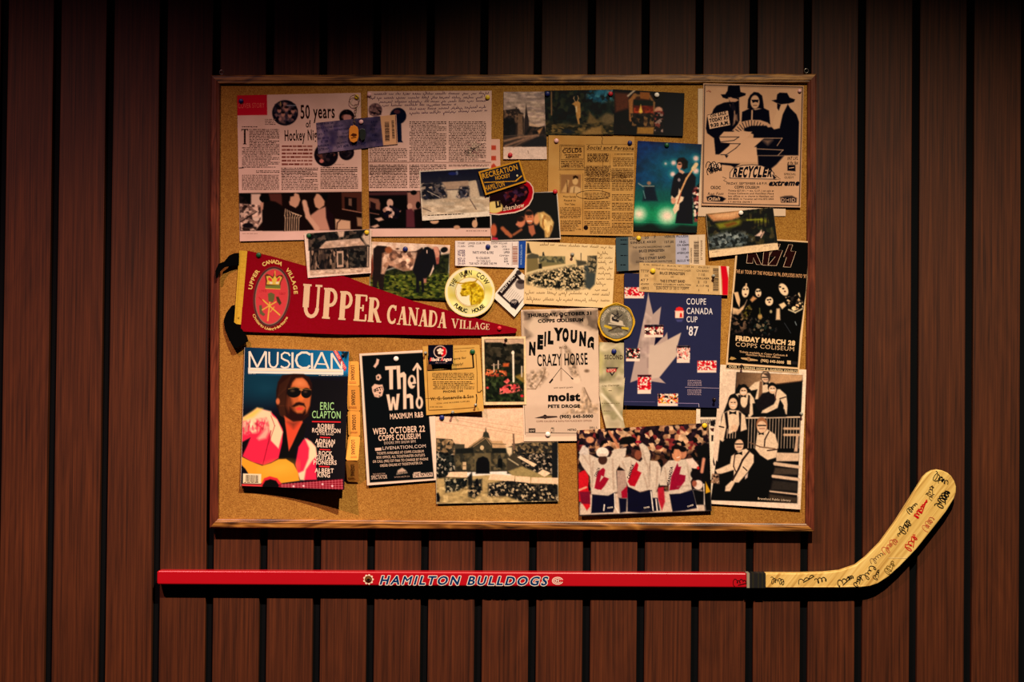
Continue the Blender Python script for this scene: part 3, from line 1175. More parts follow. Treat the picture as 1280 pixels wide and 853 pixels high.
def p_page50(P, k):
    P.stain(.10, 40, 21)
    g = crop(260, 85)
    h = crop(260, 210)
    P.poly(g([(228, 210), (472, 212), (474, 377), (228, 380)]), (196, 22, 44), .4)
    k.text('COVER STORY', g(240, 322), g(452, 318), 6, (232, 92, 80), 0)
    P.ell(g(617, 359), 16.3, 16.0, (26, 24, 34))
    P.blotch(g([(535, 290), (600, 270), (700, 290), (712, 350), (690, 420), (620, 450), (560, 430), (525, 360)]), [(20, 20, 30), (60, 48, 60), (110, 80, 80), (40, 36, 48), (150, 105, 98)], 3.2, 31)
    for c in ((570, 340), (628, 330), (680, 345), (600, 372), (655, 380)):
        P.ell(g(*c), 2.4, 3.0, (190, 130, 115))
        P.ell(g(c[0], c[1] - 16), 2.6, 1.6, (30, 22, 26))
    P.line(g([(580, 275), (582, 300)]), .8, (220, 180, 90))
    P.line(g([(630, 300), (700, 300)]), .7, (200, 200, 210))
    k.text('50 years', g(737, 405), g(1018, 398), 16.5, TXT, 1)
    k.text('of', g(782, 476), g(822, 474), 8.5, TXT, 1)
    k.text('Hockey Nig', g(610, 582), g(872, 575), 12.8, TXT, 1)
    k.stroke(g([(294, 492), (294, 608)]), 2.2, TXT)
    k.stroke(g([(268, 492), (320, 492)]), 1.2, TXT)
    k.stroke(g([(269, 488), (269, 506)]), .7, TXT)
    k.stroke(g([(319, 488), (319, 506)]), .7, TXT)
    k.stroke(g([(280, 608), (308, 608)]), .9, TXT)
    k.rows(g, 272, 464, 395, 478, 1, TXT, CREAM, 1.0)
    k.rows(g, 455, 405, 540, 458, 4, TXT, CREAM, .5)
    k.rows(g, 330, 486, 570, 632, 11, TXT, CREAM, .85)
    k.rows(g, 272, 632, 572, 660, 2, TXT, CREAM, .8)
    k.rows(g, 272, 660, 572, 800, 11, TXT, CREAM, .8)
    k.rows(h, 385, 18, 572, 42, 2, TXT, CREAM, .8)
    k.rows(g, 590, 612, 835, 785, 6, (120, 50, 40), CREAM, .8, wmin=14, wmax=60, hk=.5)
    k.rows(g, 585, 795, 880, 850, 4, TXT, CREAM, .7)
    k.rows(g, 900, 790, 1195, 850, 4, TXT, CREAM, .7)
    k.rows(h, 272, 52, 570, 178, 10, TXT, CREAM, .75)
    k.rows(h, 588, 8, 880, 178, 13, TXT, CREAM, .75)
    k.rows(h, 900, 8, 1200, 168, 12, TXT, CREAM, .75)
    k.rows(g, 1000, 770, 1090, 775, 1, TXT, CREAM, .7)
    for c, r, sd in (((945, 695), 15, 40), ((1110, 392), 9.5, 44), ((1108, 678), 9.5, 47)):
        P.ell(g(*c), r, r, (24, 20, 26))
        P.blotch(g([(c[0] - r * 5, c[1]), (c[0], c[1] - r * 5), (c[0] + r * 5, c[1]), (c[0], c[1] + r * 5)]), [(24, 20, 26), (40, 32, 36), (120, 70, 60), (60, 44, 50)], 4, sd)
    P.ell(g(908, 745), 2.6, 2.4, (205, 120, 110))
    P.ell(g(1115, 400), 5, 6, (190, 130, 120))
    P.poly(g([(1070, 375), (1085, 352), (1140, 350), (1158, 380), (1110, 372)]), (22, 18, 22))
    P.line(g([(250, 802), (285, 798)]), 1, (20, 10, 10))
    # photograph strip
    st = h([(246, 202), (1229, 190), (1236, 494), (256, 506)])
    P.poly(st, (26, 18, 16), .5)
    P.blotch(h([(246, 205), (350, 205), (340, 290), (250, 290)]), [(14, 12, 14), (30, 24, 24)], 5, 50)
    P.poly(h([(345, 208), (420, 208), (425, 260), (440, 300), (435, 430), (380, 500), (262, 470), (252, 330), (345, 320)]), (214, 176, 156), 1)
    P.blotch(h([(252, 285), (430, 300), (420, 420), (380, 505), (262, 500)]), [(40, 28, 26), (205, 165, 145), (120, 90, 80), (220, 180, 160), (50, 36, 34)], 3.0, 53, .85)
    P.line(h([(265, 430), (390, 350)]), 1.2, (28, 20, 18))
    P.ell(h(385, 410), 4, 2.4, (225, 190, 170))
    P.ell(h(320, 460), 7, 3, (24, 20, 24))
    P.poly(h([(440, 504), (432, 330), (455, 268), (500, 262), (560, 290), (604, 330), (612, 504)]), (22, 16, 15), 1)
    P.poly(h([(418, 280), (445, 275), (440, 330), (424, 345)]), (196, 140, 116), .8)
    P.ell(h(452, 243), 6.5, 5, (14, 12, 14))
    P.poly(h([(486, 206), (590, 204), (592, 300), (540, 270), (500, 262)]), (84, 44, 38), 1)
    P.poly(h([(640, 235), (700, 200), (726, 212), (738, 255), (722, 300), (700, 320), (655, 300)]), (205, 150, 122), .8)
    P.poly(h([(585, 204), (690, 202), (688, 225), (660, 232), (655, 265), (636, 275), (600, 255)]), (24, 18, 18), .8)
    P.poly(h([(606, 506), (604, 340), (625, 300), (660, 300), (710, 330), (760, 400), (796, 500)]), (26, 16, 18), .8)
    for i in range(7):
        x = 616 + i * 18
        P.line(h([(x, 504), (x + 3, 400), (x - 2 + i * 4, 365 - abs(3 - i) * -6), (620 + i * 14, 330 + i * 7)]), .9, (216, 176, 140), soft=.6)
    P.poly(h([(846, 250), (868, 208), (905, 206), (935, 240), (930, 300), (890, 330), (860, 312), (850, 280)]), (206, 150, 120), .8)
    P.poly(h([(880, 203), (960, 206), (952, 260), (930, 262), (905, 225)]), (18, 14, 16), .8)
    P.poly(h([(820, 380), (880, 335), (940, 310), (985, 400), (990, 498), (850, 500)]), (196, 138, 116), 1)
    P.poly(h([(940, 310), (1000, 370), (1015, 498), (975, 498), (945, 400)]), (30, 18, 22), 1)
    P.line(h([(772, 275), (785, 330), (800, 390), (872, 485)]), 6, (214, 160, 134), soft=1)
    P.line(h([(768, 268), (776, 312)]), 2.4, (220, 170, 140), soft=1)
    P.poly(h([(1068, 196), (1229, 194), (1230, 352), (1072, 330)]), (74, 40, 32), .8)
    P.poly(h([(1092, 232), (1190, 240), (1190, 345), (1094, 330)]), (22, 15, 16), .6)
    P.poly(h([(1125, 245), (1150, 245), (1150, 305), (1125, 300)]), (110, 80, 66), .6)
    P.line(h([(1075, 330), (1229, 358)]), 1.2, (150, 100, 80))
    P.poly(h([(1018, 408), (1138, 425), (1140, 492), (1022, 494)]), (206, 160, 128), .8)
    P.line(h([(1030, 492), (1035, 440), (1060, 415)]), 1.4, (60, 34, 28))
    P.poly(h([(1190, 395), (1232, 400), (1236, 470), (1196, 465)]), (150, 108, 80), 1)
    k.rows(h, 275, 520, 400, 530, 1, TXT, CREAM, .3)


sheet('magazine_page', 'leftmost magazine page with a red corner box and a photo strip along its bottom', 'magazine page',
      [(296.3, 119.3), (451, 116), (452.8, 298.2), (299.8, 301.8)], 1, p_page50, 1.25, (240, 194, 180), lift=(0, 0, 1.5, 1.5), group='two magazine pages')


def p_pageB(P, k):
    P.stain(.10, 40, 23)
    g = crop(450, 85)
    h = crop(450, 200)
    pen = (74, 34, 72)
    rowsp = [((112, 214), (1035, 208)), ((76, 246), (1000, 240)), ((150, 278), (1010, 268)), ((175, 306), (770, 296)), ((395, 335), (1010, 318)), ((395, 368), (1020, 345))]
    for i, (a, b) in enumerate(rowsp):
        k.hand(g(*a), g(*b), 2.6, pen, .55, 1.5, i)
    P.ell(g(123, 336), 8.6, 8.6, (130, 96, 96))
    P.blotch(g([(75, 310), (120, 285), (172, 320), (170, 375), (80, 375)]), [(90, 62, 66), (150, 110, 106), (40, 28, 34), (130, 94, 92)], 2.2, 61)
    P.ell(g(305, 384), 10.3, 10.3, (18, 22, 40))
    P.ell(g(296, 350), 4, 2.6, (96, 50, 56), a=.8)
    P.poly(g([(282, 440), (330, 440), (334, 580), (345, 596), (296, 596)]), (20, 26, 50), .5)
    k.rows(g, 395, 425, 690, 750, 24, TXT, CREAM, .72)
    k.rows(g, 710, 425, 1008, 750, 24, TXT, CREAM, .72)
    k.rows(g, 75, 640, 378, 750, 8, TXT, CREAM, .72)
    P.line(g([(66, 755), (1045, 757)]), .7, (90, 50, 40), .8)
    k.rows(g, 75, 770, 378, 850, 6, TXT, CREAM, .72)
    k.rows(g, 395, 770, 690, 850, 6, TXT, CREAM, .72)
    k.rows(g, 710, 770, 1030, 790, 2, TXT, CREAM, .72)
    k.rows(h, 75, 45, 378, 228, 14, TXT, CREAM, .72)
    k.rows(h, 395, 45, 474, 228, 14, TXT, CREAM, .72)
    P.blotch(g([(850, 600), (980, 590), (960, 700), (870, 700)]), [(226, 198, 170), (226, 198, 170), (150, 100, 96)], 3, 66, .5, 3)
    k.scribble(g(885, 665), 7, 3.4, -28, (24, 16, 30), .6, 10, 5)
    k.stroke(g([(900, 660), (960, 618), (1000, 600)]), .5, (40, 26, 40))
    P.poly(h([(66, 250), (1041, 244), (1041, 546), (78, 550)]), (18, 14, 18), .5)
    P.poly(h([(66, 262), (376, 252), (376, 280), (66, 284)]), (70, 40, 42), 1)
    P.poly(h([(62, 300), (150, 315), (162, 350), (158, 400), (62, 380)]), (120, 76, 62), 1)
    P.poly(h([(82, 330), (126, 350), (126, 408), (82, 395)]), (30, 20, 22), .8)
    P.line(h([(60, 420), (150, 436)]), 1.2, (110, 72, 60))
    P.ell(h(240, 345), 4, 5, (205, 160, 140))
    P.blotch(h([(165, 400), (240, 360), (330, 400), (300, 470), (210, 470)]), [(20, 18, 26), (24, 20, 28), (205, 165, 150), (30, 24, 30), (180, 130, 110)], 2.8, 71)
    P.poly(h([(120, 470), (170, 460), (190, 480), (150, 492)]), (205, 160, 136), .8)
    P.poly(h([(85, 535), (140, 515), (155, 530), (120, 545)]), (205, 160, 136), .8)
    P.poly(h([(378, 262), (480, 250), (490, 430), (385, 440)]), (160, 110, 96), 1)
    P.ell(h(430, 262), 4, 3, (18, 14, 18))
    P.ell(h(398, 372), 3.2, 4, (200, 150, 130))
    P.poly(h([(370, 400), (410, 390), (440, 420), (445, 540), (370, 540)]), (86, 40, 48), 1)
    P.ell(h(465, 362), 3, 4.6, (18, 12, 14))
    P.poly(h([(432, 400), (490, 385), (500, 545), (440, 545)]), (22, 14, 18), 1)
    P.ell(h(595, 490), 5.5, 3.4, (206, 158, 124))
    P.ell(h(775, 540), 4, 2.5, (190, 140, 110))
    P.ell(h(918, 512), 3.4, 5, (206, 158, 124))
    P.line(h([(926, 465), (930, 490)]), 1.2, (220, 180, 150))
    k.rows(h, 850, 562, 1020, 574, 1, TXT, CREAM, .5)


sheet('magazine_page', 'magazine page with purple handwriting across the top and columns of type below', 'magazine page',
      [(459.4, 114.2), (614.6, 113.4), (613.4, 295.6), (462, 296)], 1, p_pageB, 1.25, (240, 194, 180), lift=(0, 0, 1.0, 1.2), group='two magazine pages')


def p_strip(P, k):
    g = crop(450, 85)
    for y in (620, 704):
        P.poly(g([(1000, y), (1088, y), (1088, y + 36), (1000, y + 36)]), (196, 70, 50))
    P.poly(g([(1040, 790), (1070, 762), (1095, 795), (1080, 820), (1040, 820)]), (196, 70, 50))


sheet('paper_slip', 'pink paper slip with red squares peeking out right of the handwritten page', 'paper slip',
      [(600, 174), (624.8, 174), (625.6, 213), (600, 213)], 0, p_strip, 1.3, (232, 180, 160), m=PAPER)


def p_rink(P, k):
    g = crop(450, 200)
    P.poly(g([(486, 96), (1030, 66), (1036, 410), (500, 446)]), (196, 172, 146), .5)
    P.grad(g([(484, 96), (1030, 66), (1030, 162), (486, 190)]), (10, 14, 36), (30, 30, 44), g(700, 80), g(700, 180))
    P.ell(g(775, 105), 1.5, 2.6, (90, 100, 130))
    P.ell(g(740, 110), 5, 2, (24, 34, 96))
    P.poly(g([(650, 178), (866, 166), (874, 225), (690, 238)]), (170, 140, 118), .6)
    P.poly(g([(690, 238), (874, 225), (876, 300), (760, 310)]), (206, 184, 158), .8)
    P.line(g([(690, 240), (875, 232)]), 1.2, (70, 56, 60))
    P.poly(g([(884, 168), (926, 162), (946, 278), (915, 300), (884, 290)]), (205, 178, 150), .6)
    P.poly(g([(930, 165), (1028, 160), (1036, 300), (960, 290)]), (40, 40, 52), .8)
    P.blotch(g([(490, 190), (650, 175), (690, 240), (700, 300), (640, 310), (520, 330), (492, 300)]), [(20, 22, 34), (34, 36, 50), (150, 130, 115), (18, 20, 30), (90, 80, 80), (22, 24, 36)], 2.6, 81, soft=1.5)
    P.blotch(g([(800, 215), (870, 210), (876, 300), (800, 310), (770, 300)]), [(20, 22, 34), (150, 130, 120), (24, 26, 40), (60, 60, 72), (24, 26, 40)], 2.4, 84, soft=1.5)
    P.ell(g(635, 160), 2, 3.6, (30, 30, 42))
    P.line(g([(540, 250), (640, 300)]), .8, (200, 180, 160))
    P.line(g([(820, 330), (770, 300)]), .8, (200, 180, 160))
    P.blotch(g([(500, 320), (1030, 300), (1036, 410), (500, 446)]), [(186, 160, 132), (204, 180, 152), (214, 192, 166)], 9, 87, .7, sy=.4)
    P.line(g([(880, 315), (930, 395)]), 1.1, (96, 76, 70))
    P.line(g([(500, 385), (565, 412)]), 1.0, (90, 72, 66))
    k.rows(g, 540, 437, 1000, 452, 1, TXT, (206, 180, 150), .8, slope=-.045)


sheet('postcard', 'black and white snapshot of hockey players crowding on an ice rink', 'photo',
      [(524, 213.8), (612, 209), (612.8, 270.2), (527.8, 276)], 3, p_rink, 1.5, (232, 212, 190), m=PHOTO, lift=(0, 0, .5, 1.2))


def p_selfie(P, k):
    g = crop(600, 195)
    P.poly(g([(85, 300), (612, 290), (640, 658), (96, 675)]), (7, 9, 16), .5)
    P.ell(g(110, 595), 4, 8, (190, 90, 56), soft=1)
    P.poly(g([(92, 670), (100, 650), (140, 655), (145, 672)]), (196, 30, 60), 1)
    P.line(g([(180, 580), (215, 615), (245, 640)]), 5, (170, 92, 56), soft=1.2)
    P.ell(g(330, 530), 5, 7, (206, 120, 84), 20, 1)
    P.ell(g(322, 505), 5, 3.4, (30, 16, 14), soft=1)
    P.ell(g(298, 548), 1.8, 1.6, (205, 120, 90), soft=.8)
    P.line(g([(330, 590), (270, 630)]), 3, (150, 84, 52), soft=1)
    P.ell(g(395, 490), 5.6, 9, (210, 120, 80), -8, 1)
    P.ell(g(392, 458), 5.4, 3, (24, 14, 14), soft=1)
    P.line(g([(380, 522), (412, 522)]), 1.3, (235, 205, 180), soft=.6)
    P.line(g([(383, 488), (390, 488)]), .8, (30, 16, 14))
    P.line(g([(402, 488), (410, 488)]), .8, (30, 16, 14))
    P.poly(g([(385, 560), (430, 550), (445, 620), (415, 645), (392, 610)]), (176, 96, 66), 1)
    P.ell(g(455, 505), 4, 7.4, (222, 150, 96), 10, 1)
    P.poly(g([(460, 455), (510, 445), (560, 480), (590, 530), (580, 590), (555, 650), (520, 655), (515, 600), (480, 560), (470, 500)]), (206, 160, 92), 1.2)
    P.blotch(g([(480, 460), (560, 490), (588, 540), (570, 600), (540, 655), (520, 600), (490, 550)]), [(150, 100, 50), (226, 184, 112), (190, 140, 78), (236, 200, 130)], 2.4, 91, .8, 1.2, sy=2.6)


sheet('snapshot', 'white-bordered night snapshot of a smiling group with a blonde kissing a cheek', 'photo',
      [(611.4, 243.2), (696.6, 239.3), (701, 299.2), (614.2, 301.4)], 5, p_selfie, 1.5, (236, 214, 194), lift=(0, 0, 1.2, .5))


def p_pass(P, k):
    g = crop(600, 195)
    o = [(80, 300), (372, 200), (400, 212), (424, 250), (430, 290), (420, 345), (392, 395), (345, 432), (280, 455), (150, 472), (85, 465)]
    P.poly(g([(70, 290), (375, 205), (396, 220), (418, 252), (424, 290), (414, 340), (388, 388), (340, 424), (278, 447), (150, 464), (70, 458)]), (176, 12, 30), .5)
    P.poly(g([(70, 290), (350, 230), (382, 250), (392, 290), (378, 335), (345, 375), (270, 420), (180, 440), (84, 440)]), (30, 16, 22), .7)
    P.blotch(g([(180, 300), (350, 240), (380, 290), (340, 350), (220, 390)]), [(26, 14, 20), (84, 30, 36), (60, 34, 60), (30, 20, 34), (130, 50, 50)], 3, 95, .9)
    P.ell(g(115, 412), 10.5, 7.4, (228, 196, 110), soft=.8)
    P.poly(g([(84, 370), (160, 360), (178, 440), (84, 440)]), (228, 196, 120), .8)
    P.poly(g([(122, 365), (136, 362), (140, 400), (152, 396), (148, 362), (164, 362), (166, 408), (128, 418)]), (24, 14, 20), .5)
    k.text('aftershow', g(186, 442), g(354, 410), 6.0, (240, 206, 176), 0, .1)


sheet('backstage_pass', 'dark round-ended pass with a red rim below the recreation patch', 'pass',
      [(611, 226), (668, 226), (668, 271), (611, 271)], 6, p_pass, 2.0, (234, 200, 180), m=PAPER,
      clip=crop(600, 195)([(76, 300), (372, 197), (402, 214), (426, 250), (432, 290), (422, 345), (394, 396), (347, 434), (280, 457), (150, 474), (78, 468)]), thick=.0006)


def p_church(P, k):
    g = crop(610, 95)
    P.grad(g([(120, 120), (460, 120), (475, 566), (120, 566)]), (176, 150, 140), (224, 176, 140), g(300, 150), g(300, 450))
    P.blotch(g([(120, 120), (460, 120), (470, 420), (120, 300)]), [(150, 126, 122), (196, 164, 148), (214, 180, 158), (170, 140, 130)], 7, 101, .75, 1, 1.5, .4)
    P.poly(g([(120, 275), (215, 262), (245, 262), (262, 290), (275, 300), (290, 350), (290, 470), (120, 480)]), (44, 34, 32), .8)
    P.poly(g([(222, 250), (232, 250), (232, 480), (222, 480)]), (50, 38, 34), .6)
    P.blotch(g([(130, 270), (285, 300), (285, 400), (130, 350)]), [(40, 30, 28), (110, 80, 62), (50, 38, 34), (130, 96, 74)], 2.2, 104, .9)
    P.poly(g([(240, 300), (275, 310), (280, 470), (236, 475)]), (124, 92, 70), .8)
    P.blotch(g([(125, 340), (200, 330), (225, 400), (215, 475), (125, 480)]), [(10, 10, 14), (20, 20, 24), (14, 14, 18)], 3, 106, .95, 1.2)
    P.poly(g([(305, 222), (312, 280), (326, 350), (330, 475), (288, 475), (292, 350), (300, 280)]), (44, 34, 34), .6)
    P.blotch(g([(330, 400), (400, 410), (455, 400), (470, 480), (290, 480)]), [(30, 26, 26), (60, 44, 38), (24, 22, 24)], 3, 108)
    P.poly(g([(395, 440), (440, 410), (410, 470)]), (205, 140, 90), 1)
    P.poly(g([(120, 480), (470, 466), (475, 566), (120, 566)]), (52, 42, 40), .8)
    P.line(g([(130, 520), (250, 490), (400, 476)]), 2.6, (160, 118, 92), soft=1.2)
    P.line(g([(140, 560), (280, 510), (390, 480)]), 2.6, (150, 110, 88), soft=1.2)
    P.line(g([(205, 566), (290, 520), (395, 482)]), 1.6, (120, 90, 74), soft=1)
    P.poly(g([(270, 555), (390, 490), (440, 480), (474, 520), (475, 562), (275, 566)]), (30, 30, 34), 1)
    P.line(g([(320, 600), (324, 620)]), .5, (80, 50, 40), .7)


sheet('postcard', 'church street postcard with a white bottom margin, leftmost of the top row', 'postcard',
      [(629.6, 114.8), (682, 114.6), (683.6, 199), (629.2, 199)], 2, p_church, 1.5, (236, 200, 182), m=PHOTO, lift=(0, 0, 0, .8))


def p_deer(P, k):
    g = crop(610, 95)
    P.blotch(g([(440, 90), (1030, 90), (1030, 490), (440, 490)]), [(8, 14, 18), (14, 24, 24), (22, 32, 28), (10, 18, 20), (40, 44, 30)], 4, 111)
    P.blotch(g([(450, 370), (700, 390), (1010, 330), (1010, 480), (450, 480)]), [(40, 34, 20), (96, 76, 40), (130, 100, 54), (60, 50, 30), (28, 28, 20)], 4, 114, .9, 5, 2, .5)
    P.line(g([(507, 128), (508, 312)]), 1.6, (140, 100, 66), soft=.7)
    P.blotch(g([(780, 110), (1000, 110), (1000, 190), (900, 215), (800, 190)]), [(12, 26, 34), (20, 80, 110), (60, 130, 150), (16, 40, 44), (130, 160, 170)], 3.5, 117, .9, 3)
    P.ell(g(905, 130), 7, 3.5, (40, 110, 140), soft=2)
    P.poly(g([(672, 225), (695, 205), (720, 200), (738, 215), (742, 290), (740, 330), (728, 345), (734, 385), (722, 385), (705, 320), (702, 260), (690, 236)]), (200, 140, 74), .8)
    P.poly(g([(700, 250), (712, 240), (712, 290), (704, 290)]), (236, 200, 150), .8)
    P.line(g([(700, 208), (685, 180), (690, 165)]), .8, (200, 150, 100))
    P.line(g([(715, 202), (724, 178), (718, 160)]), .8, (200, 150, 100))
    P.poly(g([(790, 380), (812, 290), (870, 350), (900, 370), (850, 385)]), (110, 86, 50), 1.5)
    P.ell(g(960, 345), 9, 7, (110, 90, 60), soft=2)
    P.poly(g([(740, 470), (800, 425), (900, 400), (920, 470)]), (150, 112, 62), 2)
    P.ell(g(640, 445), 7, 3, (24, 30, 40), soft=1.5)


sheet('postcard', 'dark forest photo with a lit deer standing among trees', 'photo',
      [(680.5, 113.4), (768.4, 112), (767, 168.2), (682.4, 168.8)], 3, p_deer, 1.5, m=PHOTO)


def p_fire(P, k):
    g = crop(760, 95)
    P.blotch(g([(30, 90), (640, 90), (640, 500), (30, 500)]), [(10, 10, 14), (20, 16, 16), (14, 12, 14)], 6, 121)
    P.poly(g([(50, 130), (170, 140), (165, 260), (60, 290)]), (90, 44, 28), 2)
    P.line(g([(160, 160), (215, 112)]), 2.2, (205, 176, 150), soft=.8)
    P.poly(g([(175, 200), (200, 140), (350, 150), (375, 220), (370, 400), (180, 370)]), (60, 32, 22), 1)
    P.line(g([(185, 350), (182, 200), (215, 155)]), 5, (170, 106, 56), soft=1)
    P.line(g([(215, 155), (330, 160), (368, 215), (368, 300)]), 2.4, (150, 104, 60), soft=1)
    P.poly(g([(255, 128), (335, 132), (330, 190), (258, 180)]), (150, 84, 36), .7)
    P.poly(g([(205, 190), (362, 200), (358, 245), (206, 240)]), (20, 26, 20), 1)
    P.blotch(g([(205, 235), (362, 240), (360, 300), (205, 296)]), [(110, 30, 16), (150, 50, 24), (90, 26, 16)], 3, 125)
    P.poly(g([(262, 228), (278, 290), (262, 302), (246, 290)]), (255, 200, 80), .9)
    P.blotch(g([(180, 300), (370, 300), (365, 410), (190, 400)]), [(20, 18, 16), (90, 60, 36), (40, 30, 24), (120, 84, 50), (26, 22, 20)], 3, 128)
    P.ell(g(405, 275), 5, 4.4, (214, 150, 120), soft=1)
    P.ell(g(410, 300), 7, 3, (120, 30, 30), soft=1)
    P.blotch(g([(370, 290), (440, 290), (440, 450), (370, 450)]), [(20, 16, 18), (110, 50, 40), (140, 110, 100), (26, 20, 22)], 2.6, 131)
    P.poly(g([(235, 410), (370, 410), (362, 466), (230, 462)]), (160, 110, 46), .9)
    P.poly(g([(445, 130), (600, 140), (590, 470), (450, 460)]), (10, 14, 22), 1)


sheet('postcard', 'dim photo of a stone fireplace with a flame, rightmost of the top row', 'photo',
      [(766, 111.6), (855.6, 116.4), (853.8, 170.2), (765, 168)], 2, p_fire, 1.5, m=PHOTO, lift=(0, .5, 1.6, 0))


def p_clip(P, k):
    g = crop(610, 95)
    h = crop(600, 195)
    z = crop(690, 165, 6.318)
    P.stain(.16, 22, 141, (.6, 1, 1.6))
    nk = (56, 30, 14)
    pp = (206, 158, 96)
    k.stroke(g([(575, 550), (772, 556), (770, 745), (572, 742), (575, 550)]), .55, nk)
    k.stroke(g([(584, 560), (766, 566), (764, 672), (582, 680), (584, 560)]), .55, nk)
    k.rows(g, 596, 570, 745, 586, 1, nk, pp, .9, wmin=14)
    k.text('COLDS', g(594, 618), g(752, 610), 4.6, nk, 2)
    k.rows(g, 600, 624, 750, 640, 1, nk, pp, .9, wmin=14)
    k.text('ASPIRIN', g(620, 659), g(728, 655), 2.6, nk, 2)
    k.stroke(g([(584, 668), (764, 664)]), .5, nk)
    k.rows(g, 584, 680, 766, 735, 4, nk, pp, .85)
    k.hand(g(600, 730), g(650, 722), 3, nk, .6, 1.6, 9)
    k.stroke(g([(785, 548), (1165, 548)]), .3, nk)
    k.text('Social and Persona', g(788, 586), g(1166, 594), 4.6, nk, 1, .25)
    k.stroke(g([(788, 594), (1166, 603)]), .3, nk)
    k.rows(g, 795, 620, 965, 690, 6, nk, pp, .95, hk=.75)
    k.stroke(g([(975, 620), (976, 720)]), .3, nk)
    k.rows(g, 1012, 620, 1160, 632, 1, nk, pp, 1.0)
    k.rows(g, 1000, 652, 1165, 726, 7, nk, pp, .75)
    k.rows(g, 785, 716, 985, 850, 10, nk, pp, .7)
    k.rows(g, 985, 750, 1165, 850, 8, nk, pp, .7)
    k.stroke(h([(630, 112), (832, 112)]), .4, nk)
    k.stroke(h([(640, 140), (640, 300)]), .35, nk)
    k.stroke(h([(824, 140), (822, 600)]), .4, nk)
    # small advertisement portrait
    P.poly(h([(645, 148), (808, 150), (806, 298), (645, 298)]), (150, 104, 64), .6)
    P.poly(h([(652, 290), (700, 190), (715, 195), (690, 295)]), (206, 158, 100), .8)
    P.ell(h(762, 200), 3.6, 5, (216, 170, 112), soft=.6)
    P.poly(h([(742, 190), (746, 162), (765, 155), (786, 168), (782, 186), (766, 176)]), (40, 24, 16), .6)
    P.poly(h([(715, 296), (725, 250), (750, 240), (780, 245), (805, 260), (806, 298)]), (214, 170, 116), .8)
    P.line(h([(755, 250), (750, 296)]), .7, nk)
    P.line(h([(695, 200), (700, 290)]), .7, nk)
    for i, t in enumerate(('Most Surely', 'Found in', 'Your Tobac')):
        k.text(t, h(664 + i * 6, 332 + i * 30), h(770 - i * 4, 334 + i * 30), 2.2, nk, 1)
    k.rows(h, 640, 408, 808, 500, 8, nk, pp, .75)
    k.rows(h, 645, 512, 808, 605, 8, nk, pp, .75)
    for y0, y1 in ((85, 165), (175, 265), (292, 345), (360, 425), (440, 510), (520, 560)):
        n = max(2, int((y1 - y0) / 12))
        k.rows(h, 835, y0, 1040, y1, n, nk, pp, .75)
        k.rows(h, 1055, y0 + 12, 1225, y1 + 14, n, nk, pp, .75)
    k.rows(h, 880, 565, 1215, 625, 5, nk, pp, .7)
    k.stroke([h(905, 312)[0:2]] and [(h(905, 312)[0] + 21 * cos(radians(a)), h(905, 312)[1] + 5.6 * sin(radians(a))) for a in range(0, 361, 15)], .6, (50, 26, 20))
    k.stroke(h([(983, 40), (980, 290)]), .45, (80, 46, 24))
    k.ell(h(847, 575), 3.0, 2.9, (30, 18, 16), 10)
    k.stroke(g([(905, 475), (918, 500), (910, 530), (916, 545)]), .7, (70, 40, 20))


sheet('newspaper_clipping', 'yellowed newspaper clipping with small advertisement boxes down its left side', 'newspaper clipping',
      [(685.8, 169.2), (793.2, 171.2), (791.4, 295.2), (684.2, 293.4)], 3, p_clip, 1.25, (208, 158, 92), lift=(0, 0, 1.6, 0))


